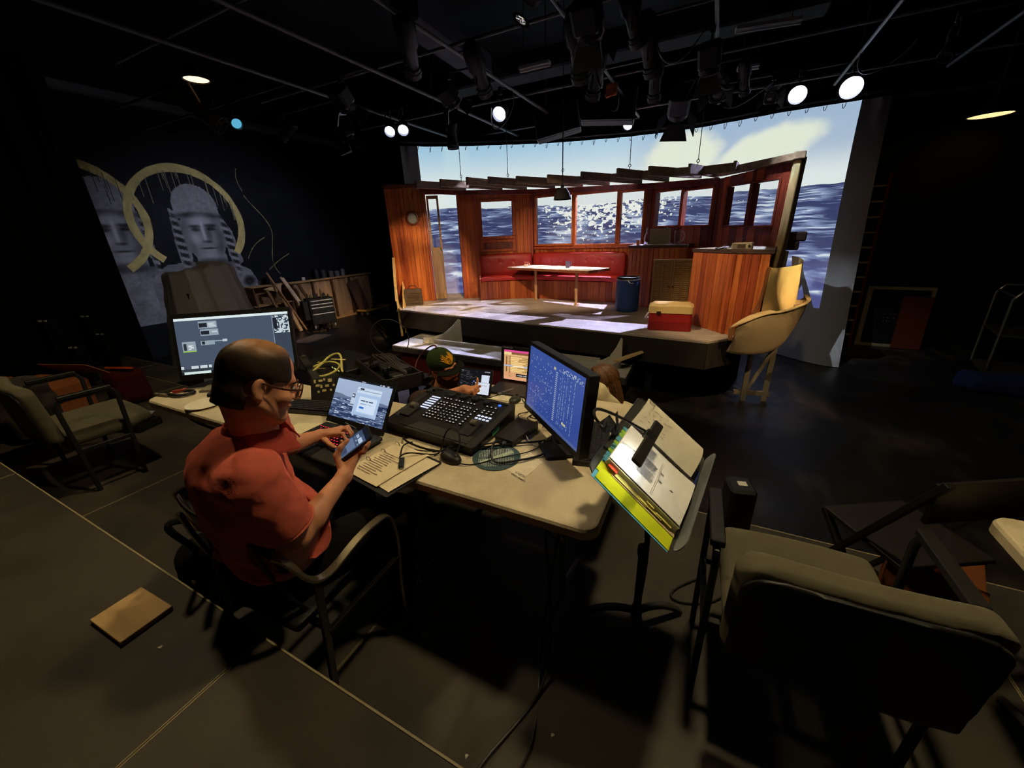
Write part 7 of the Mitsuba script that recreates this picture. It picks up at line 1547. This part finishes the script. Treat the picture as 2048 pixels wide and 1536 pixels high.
gobo_light('unlit looking black stage light throwing a leaf pattern on the porthole wall and the floor', (-1.6, 3.9, 3.9), (-6.3, 6.9, .35), 110, 18, 8, 60, .055)
# drooping cables in the grid
for i, P in enumerate((((-1.9, 6.2, 4.2), (-1.8, 6.35, 3.95), (-1.7, 6.3, 3.72), (-1.62, 6.0, 3.9), (-1.6, 5.6, 4.15)), ((-1.0, 6.0, 4.2), (-.9, 6.2, 3.85), (-.75, 6.5, 3.9), (-.5, 6.6, 4.18)), ((-.35, 7.2, 4.2), (-.2, 7.5, 3.75), (0, 7.9, 3.95), (.1, 8.1, 4.2)), ((-3.47, 7.1, 4.2), (-3.6, 7.2, 3.8), (-3.72, 7.1, 3.66), (-3.7, 6.8, 3.9)), ((-1.9, 8.1, 4.2), (-1.95, 8.3, 3.92), (-2.1, 8.5, 4.0), (-2.15, 8.6, 4.2)), ((-.35, 8.9, 4.2), (-.1, 9.1, 3.85), (.25, 9.2, 4.0), (.5, 9.4, 4.2)), ((1.52, 8.6, 4.2), (1.7, 8.8, 3.95), (1.9, 8.7, 4.0), (2.1, 8.5, 4.2)))):
    one('grid_cable', f"drooping black cable in the lighting grid, {['first', 'second', 'third', 'fourth', 'fifth', 'sixth', 'seventh'][i]} of the loops", 'cable', tb(P, .011, 6, 30), (70, 72, 78), 'satin', 'drooping cables in the grid')
one('orange_cloth', 'small orange rag caught on a stage light near the centre', 'rag', skin_mesh(lambda p: rbox((-1.93, 7.80, 4.10), (.10, .03, .10), .02)(p) - .05 * (meshkit.fbm(p * 14, 3) - .5), (-2.1, 7.7, 3.92), (-1.75, 7.92, 4.26), .012), (176, 96, 66), 'matte', smooth=True)
# ================================================================ along the left wall
WX = -11.88
lf = thing('scenery_flat', 'long pale wooden scenery flat standing on its edge against the left wall', 'scenery flat')
put(lf, b2((-11.64, 7.85, -.59), (-11.62, 11.08, .78), 0), None, 'bare_wood', smooth=False)
for y in (7.85, 8.55, 9.30, 10.05, 11.02): part(lf, 'stud', b2((-11.62, y, -.59), (-11.54, y + .06, .78), .004), (74, 52, 32), 'matte', smooth=False)
for z in (-.60, .74): part(lf, 'rail', b2((-11.62, 7.82, z), (-11.53, 11.12, z + .06), .004), (172, 134, 88), 'matte', smooth=False)
shf = thing('lumber_shelf', 'wooden lumber shelf against the left wall beside the tarpaulin', 'shelf')
for y in (6.55, 7.62): part(shf, 'side', b2((-11.75, y, FZ), (-11.35, y + .04, .80), .004), (92, 66, 42), 'matte', smooth=False)
for z in (-.3, .25, .78): part(shf, 'board', b2((-11.75, 6.5, z), (-11.35, 7.7, z + .03), .004), (158, 122, 82), 'matte', smooth=False)
part(shf, 'back', b2((-11.78, 6.5, FZ), (-11.76, 7.7, .8), 0), (104, 80, 56), 'matte', smooth=False)
for i, (y0, z0_, y1, z1_, r_, c) in enumerate(((7.40, 1.0, 7.95, -.58, .035, (206, 178, 140)), (7.46, .98, 8.02, -.58, .03, (214, 190, 156)), (7.02, 1.16, 7.60, -.58, .03, (150, 112, 74)), (7.25, .62, 7.42, -.58, .06, (176, 146, 108)), (7.9, .75, 8.25, -.58, .05, (96, 66, 40)), (6.9, .70, 7.1, -.58, .05, (120, 90, 58)))):
    one('lumber', f"{['first', 'second', 'third', 'fourth', 'fifth', 'sixth'][i]} leaning length of timber by the lumber shelf: {('pale thin batten', 'pale thin batten beside it', 'tall brown batten', 'short wide pale board', 'dark brown board', 'short brown board')[i]}", 'timber', beam((-11.30, y0, z0_), (-10.95, y1, z1_), r_ * 1.6, r_, (1, 0, .2)), c, 'matte', 'timber leaning by the lumber shelf', smooth=False)
one('plywood_offcut', 'pale triangular plywood offcut on top of the lumber shelf', 'board', ext([(0, 0), (.55, .05), (.5, -.22)], .02, fr((-11.35, 6.85, .72), (0, 1, .12), y=(.3, 0, 1))), (196, 168, 124), 'matte', smooth=False)
tc = thing('tool_chest', 'black rolling tool chest with four silver drawer pulls', 'tool chest')
TM = fr((-10.62, 8.05, FZ), (.30, .86, 0), z=(0, 0, 1))
put(tc, tf(b2((-.36, 0, .14), (.36, .46, .92), .012), TM), (17, 17, 18), 'satin', smooth=False)
for i, (z0_, z1_) in enumerate(((.78, .88), (.68, .77), (.50, .67), (.20, .48))):
    dr_ = part(tc, 'drawer', tf(b2((-.33, -.018, z0_), (.33, .005, z1_), .004), TM), (20, 20, 21), 'satin', smooth=False)
    part(dr_, 'pull', tf(b2((-.32, -.040, z1_ - .035), (.32, -.018, z1_ - .012), .005), TM), (206, 206, 204), 'satin', 'silver drawer pull', smooth=False)
for x in (-.30, .30):
    for y in (.06, .40): w = part(tc, 'caster', tf(cy((x - .02, y, .055), (x + .02, y, .055), .052), TM), (150, 146, 136), 'satin'); part(w, 'fork', tf(b2((x - .028, y - .02, .06), (x + .028, y + .02, .14), .004), TM), (60, 60, 60), 'satin', smooth=False)
part(tc, 'side_box', tf(b2((-.52, .06, .30), (-.37, .40, .86), .01), TM), (18, 18, 18), 'satin', smooth=False)
for i in range(7):
    x = -.30 + .10 * i; h_ = (.16, .10, .22, .13, .26, .12, .08)[i]; r_ = .022 + .012 * (i % 3)
    one('tool_bottle', f"{['first', 'second', 'third', 'fourth', 'fifth', 'sixth', 'seventh'][i]} dark item standing on the tool chest, counted from the left", 'bottle', tf(lathe([(0, 0), (r_, 0), (r_, h_ * .7), (r_ * .5, h_ * .85), (r_ * .5, h_), (0, h_)], 12, mat4(None, (x, .2 + .06 * (i % 2), .921))), TM), ((30, 28, 26), (70, 56, 36), (34, 32, 30))[i % 3], 'satin', 'clutter on the tool chest')
one('leaning_panel', 'reddish brown panel leaning on the scenery flat beside the tool chest', 'panel', beam((-11.40, 10.05, .62), (-11.15, 10.22, -.58), .48, .025, (1, 0, .2)), (86, 62, 52), 'matte', smooth=False)
ty = thing('wooden_tray', 'low yellow edged wooden tray on casters beside the tool chest', 'tray')
put(ty, b2((-11.3, 9.95, -.46), (-10.85, 11.15, -.43), .003), (150, 116, 60), 'matte', smooth=False)
for a in ((-11.3, 9.95, -10.85, 9.98), (-11.3, 11.12, -10.85, 11.15), (-10.88, 9.95, -10.85, 11.15), (-11.3, 9.95, -11.27, 11.15)): part(ty, 'side', b2((a[0], a[1], -.46), (a[2], a[3], -.40), .003), (206, 164, 76), 'matte', smooth=False)
for x in (-11.2, -10.92):
    for y in (10.05, 11.05): part(ty, 'caster', cy((x, y - .02, -.53), (x, y + .02, -.53), .065), (150, 146, 138), 'satin')
one('strapping_roll', 'black roll of strapping lying in the yellow edged tray', 'roll', ring(.09, .03, mat4(None, (-11.0, 10.5, -.39)), 24, 8), (26, 26, 26), 'matte')
for i, (y, h_, r_, c) in enumerate(((8.85, .30, .10, (20, 20, 22)), (9.12, .26, .09, (52, 46, 46)), (9.42, .20, .08, (92, 84, 80)), (9.66, .18, .08, (96, 90, 88)), (9.9, .22, .07, (110, 108, 106)), (8.35, .10, .05, (206, 200, 180)), (7.25, .25, .09, (18, 18, 19)))):
    one('paint_can', f"{['tall black can', 'dark can', 'brownish can', 'grey can', 'silver can at the right', 'small white pot', 'black can over the lumber shelf'][i]} on top of the scenery along the left wall", 'can', lathe([(0, 0), (r_, 0), (r_, h_ - .02), (r_ * .92, h_ - .01), (r_ * .92, h_), (0, h_)], 18, mat4(None, (-11.62 if i < 6 else -11.6, y, .80 if i < 6 else .81))), c, 'satin', 'cans along the left wall')
one('cardboard_sheet', 'flat scuffed cardboard sheet on the floor before the leaning timber', 'cardboard', mv(bx(.55, .95, .02), (-9.75, 6.85, FZ + .011), rz=12), (104, 90, 80), 'matte', smooth=False)
for i in range(6): one('wood_offcut', f"{['first', 'second', 'third', 'fourth', 'fifth', 'sixth'][i]} dark wood offcut on the floor by the leaning timber", 'offcut', mv(bx(.10 + .05 * (i % 3), .05, .035), (-10.55 + .12 * (i % 3), 7.35 + .16 * i, FZ + .018), rz=40 * i), (50 + 12 * (i % 3), 42 + 8 * (i % 3), 36), 'matte', 'wood offcuts on the floor', smooth=False)
tp = thing('tarpaulin', 'grey plastic tarpaulin draped over a tall pile in front of the mural', 'tarpaulin')
def tarp(u, v):
    a = u * 2 * np.pi; t = v
    rx, ry = .62 + .25 * (1 - t) + .05 * np.sin(a * 7 + 2 * t) * (1 - t), .70 + .22 * (1 - t) + .05 * np.sin(a * 5 + 1)
    k = np.where(t < .8, 1 - .30 * t / .8, (.70) * np.sqrt(np.maximum(1 - ((t - .8) / .2) ** 2, 0)))
    P = np.stack([-7.85 + rx * k * np.cos(a), 3.72 + ry * k * np.sin(a) * .95, FZ + .02 + 2.16 * np.minimum(t / .86, 1) + .10 * np.maximum(t - .86, 0)], 1)
    P[:, 2] += np.where(t > .5, .14 * np.cos(a - .9), 0) * (t - .5) - .05 * np.abs(np.sin(a * 4)) * (t < .95)
    fold_ = .035 * (1 - np.abs(np.sin(a * 6.5 + t * 2.2))) ** 3
    P[:, 0] += np.cos(a) * fold_; P[:, 1] += np.sin(a) * fold_
    return P
put(tp, sheet(tarp, 120, 40, .0), (138, 138, 142), 'satin', smooth=True)
part(tp, 'core', hull([(x, y, z) for x, y in ((-8.2, 3.3), (-7.5, 3.3), (-7.5, 4.1), (-8.2, 4.1)) for z in (FZ + .01, 1.2)]), (30, 28, 26), 'matte', smooth=False)
one('white_pot', 'white rounded container half hidden behind the wide monitor', 'pot', lathe([(0, 0), (.09, 0), (.11, .05), (.11, .16), (.10, .18), (0, .18)], 24, mat4(None, (-3.85, 1.95, .62))), (176, 164, 140), 'satin')
one('pot_stand', 'dark crate carrying the white container behind the wide monitor', 'crate', b2((-4.02, 1.78, GZ), (-3.68, 2.12, .62), .01), (24, 22, 20), 'matte', smooth=False)
# left edge clutter
bx_ = thing('cardboard_box', 'brown cardboard box at the far left edge behind the armchair', 'box')
put(bx_, mv(bx(.62, .55, .52), (-5.85, 1.05, .45), rz=18), (128, 74, 40), 'matte', smooth=False)
for s in (-1, 1): part(bx_, 'flap', mv(bx(.60, .22, .008), (-5.85 + .06 * s, 1.05 + .30 * s, .76), rz=18, rx=-40 * s), (140, 84, 46), 'matte', smooth=False)
jk = one('jacket', 'grey jacket hanging over the side of the left armchair', 'jacket', skin_mesh(lambda p: rbox((-5.02, .78, .66), (.16, .20, .26), .08)(p) - .07 * (meshkit.fbm(p * 7, 3) - .5), (-5.35, .45, .3), (-4.7, 1.15, 1.05), .016), (56, 50, 46), 'cloth', smooth=True)
rb = one('red_bag', 'dark red bag with an orange flap behind the left armchair', 'bag', skin_mesh(lambda p: rbox((-6.0, 1.75, .40), (.18, .16, .20), .08)(p) - .06 * (meshkit.fbm(p * 6, 3) - .5), (-6.4, 1.4, .15), (-5.6, 2.1, .95), .018), (60, 18, 14), 'cloth', smooth=True)
part(rb, 'flap', mv(ext(rrect(.30, .10, .04), .02), (-5.95, 1.72, .62), rz=20, rx=-20), (196, 74, 40), 'cloth', 'orange red flap')
one('folded_leaflet', 'pale blue grey leaflet lying beside the left armchair', 'paper', mv(bx(.30, .20, .004), (-5.05, 1.42, .30), rz=20, rx=20), (132, 148, 150), 'matte', smooth=False)
one('leaflet_box', 'dark box under the leaflet beside the left armchair', 'box', mv(bx(.34, .24, .08), (-5.05, 1.42, .232), rz=20), (20, 19, 18), 'matte', smooth=False)
for i, (x, y, z) in enumerate(((-8.2, 2.3, 1.05), (-8.1, 2.35, .78), (-7.4, 1.7, 1.15), (-7.2, 1.8, .8), (-8.6, 1.3, .55))):
    k = thing('theatre_seat', f"{['first', 'second', 'third', 'fourth', 'fifth'][i]} dark theatre seat at the far left with a pale number plate", 'seat', 'dark theatre seats at the far left')
    put(k, mv(bx(.46, .12, .50), (x - .2, y, z - .28)), (9, 9, 9), 'matte'); part(k, 'leg', b2((x - .23, y - .03, GZ), (x - .17, y + .03, z - .4), .004), (9, 9, 9), 'matte'); part(k, 'number_plate', mv(bx(.11, .012, .020), (x, y - .055, z - .05), rz=25), (176, 176, 172), 'satin', 'pale number plate')

# ================================================================ the right side
ld = thing('ladder', 'red sided wooden ladder leaning in the dark behind the projection cloth', 'ladder')
LP, LQ = (2.52, 10.2, FZ), (2.62, 10.9, 2.75)
for s in (-.22, .22): part(ld, 'rail', beam((LP[0] + s, LP[1], LP[2]), (LQ[0] + s, LQ[1], LQ[2]), .035, .075, (0, -1, .2)), (112, 34, 24), 'matte', 'dark red rail', smooth=False)
for i in range(11):
    t = (.28 + .29 * i) / 3.42; c = np.array(LP) + (np.array(LQ) - LP) * t; part(ld, 'rung', beam(c - [.22, 0, 0], c + [.22, 0, 0], .055, .03), (168, 150, 120), 'matte', smooth=False)
rc_ = thing('framed_panel', 'dark framed panel with scratches leaning against the right back wall', 'panel')
RM = fr((3.42, 10.5, FZ), (.97, -.10, 0), z=(-.02, .12, 1))
put(rc_, tf(b2((-.46, 0, .02), (.50, .02, 1.18), 0), RM), (24, 23, 24), 'matte', smooth=False)
for a in ((-.50, -.42, 0, 1.22), (.46, .52, 0, 1.22), (-.50, .52, 0, .06), (-.50, .52, 1.16, 1.22)): part(rc_, 'frame', tf(b2((a[0], -.02, a[2]), (a[1], .03, a[3]), .004), RM), (140, 128, 104), 'matte', smooth=False)
for i in range(9): part(rc_, 'scuff', tf(b2((-.15 + .05 * (i % 4), -.002, .52 + .07 * (i // 3)), (-.135 + .05 * (i % 4) + .01 * (i % 2), .0, .54 + .07 * (i // 3)), 0), RM), (104, 104, 104), 'matte', smooth=False)
one('brown_board', 'reddish brown board leaning over the right half of the framed panel', 'board', tf(b2((.06, -.09, 0), (.50, -.06, 1.04), .004), RM), (96, 44, 22), 'matte', smooth=False)
ct = thing('steel_cart', 'steel tube cart with blue cloths in the dark at the far right', 'cart')
CTM = mat4(None, (4.75, 8.85, FZ)) @ rot([0, 0, 1], -12)
for y in (-.45, .45):
    part(ct, 'frame', tf(tb([(-.6, y, .12), (-.62, y, 1.30), (-.55, y, 1.42), (.55, y, 1.42), (.62, y, 1.30), (.6, y, .12)], .022, 8), CTM), (150, 150, 152), 'metal')
    part(ct, 'rail', tf(cy((-.61, y, .75), (.61, y, .75), .016), CTM), (150, 150, 152), 'metal')
for x in (-.61, .61):
    for z in (.14, .75, 1.34): part(ct, 'rail', tf(cy((x, -.45, z), (x, .45, z), .016), CTM), (150, 150, 152), 'metal')
part(ct, 'deck', tf(b2((-.6, -.45, .12), (.6, .45, .15)), CTM), (70, 68, 66), 'satin', smooth=False)
for x in (-.5, .5):
    for y in (-.38, .38): part(ct, 'caster', tf(cy((x, y - .02, .055), (x, y + .02, .055), .055), CTM), (40, 40, 42), 'satin')
one('blue_cloth', 'crumpled dark blue cloth on the floor beside the steel cart', 'cloth', skin_mesh(lambda p: rbox((4.0, 8.1, FZ + .12), (.35, .25, .12), .08)(p) - .12 * (meshkit.fbm(p * 5, 3) - .5), (3.5, 7.7, FZ - .02), (4.6, 8.6, FZ + .5), .022), (36, 44, 92), 'cloth', smooth=True)
wj = one('water_bottle', 'large clear plastic water bottle standing on the steel cart', 'bottle', lathe([(0, 0), (.13, 0), (.135, .03), (.135, .30), (.05, .40), (.04, .46), (0, .46)], 24, mat4(None, (4.55, 8.6, FZ + .775))), (96, 104, 112), 'gloss')
part(wj, 'label_band', lathe([(.136, .12), (.138, .12), (.138, .22), (.136, .22)], 24, mat4(None, (4.55, 8.6, FZ + .775))), (120, 124, 128), 'matte')
one('cart_shelf', 'shelf board across the steel cart under the water bottle', 'shelf', tf(b2((-.6, -.43, .755), (.6, .43, .775)), CTM), (50, 48, 46), 'satin', smooth=False)
folding_table('cream folding table at the right edge of the picture', .935, 2.46, .97, 1.665, TZ, None)
bxo = thing('snack_box', 'open brown cardboard box with a glowing lamp inside on the floor at the right', 'box')
put(bxo, tf(bx(.30, .26, .22, (0, 0, .11), ch=.004), mat4(None, (1.08, 2.06, GZ)) @ rot([0, 0, 1], -20)), (104, 58, 28), 'matte', smooth=False)
put(named(bxo, 'lamp', 'small orange night lamp'), mv(trimesh.creation.icosphere(2, .016), (1.055, 2.03, GZ + .235)), (220, 150, 80), 'satin', emitter=emit([1.6, .62, .16]))
part(bxo, 'flap', tf(mv(bx(.30, .14, .006), (0, -.18, .20), rx=35), mat4(None, (1.08, 2.06, GZ)) @ rot([0, 0, 1], -20)), (116, 66, 32), 'matte', smooth=False)
bkb = thing('cable_box', 'black equipment box with a white label behind the right armchair', 'box')
put(bkb, mv(bx(.13, .15, .36), (.285, 2.14, GZ + .182), rz=14), (20, 20, 21), 'satin'); part(bkb, 'label_patch', mv(bx(.045, .04, .002), (.29, 2.14, GZ + .364), rz=14), (196, 190, 180), 'matte', 'white label', smooth=False)
fk = thing('folding_chair', 'dark folding chair frame at the right behind the armchair', 'chair')
FM_ = mat4(None, (.86, 1.86, GZ)) @ rot([0, 0, 1], 30)
for s in (-.2, .2):
    part(fk, 'leg', tf(beam((s, .25, 0), (s, -.20, .86), .022, .030, (1, 0, 0)), FM_), (16, 14, 13), 'satin'); part(fk, 'leg', tf(beam((s * .9, -.22, 0), (s * .9, .20, .45), .022, .030, (1, 0, 0)), FM_), (16, 14, 13), 'satin')
part(fk, 'seat', tf(bx(.38, .36, .022, (0, .02, .45)), FM_), (22, 16, 14), 'satin'); part(fk, 'backrest', tf(beam((-.2, -.17, .76), (.2, -.17, .76), .018, .16), FM_), (20, 14, 12), 'satin')
# floor cables and a power strip under the tables
for i, P in enumerate((((-.42, 1.30, .88), (-.45, 1.15, .5), (-.42, .95, GZ + .01), (-.36, .70, GZ + .008), (-.42, .55, GZ + .008)), ((-.50, 1.35, .88), (-.48, 1.20, .5), (-.40, .90, GZ + .01), (-.44, .75, GZ + .008), (-.50, .56, GZ + .008)), ((.15, 1.75, GZ + .008), (.05, 1.55, GZ + .008), (.20, 1.62, GZ + .008), (.30, 1.90, GZ + .008), (.5, 2.15, GZ + .008)))):
    one('floor_cable', ('black cable dropping from the table end to the floor', 'second black cable dropping from the table end to the floor', 'black cable curling on the floor beside the music stand')[i], 'cable', tb(P, .006, 6, 40), (30, 28, 26), 'satin')
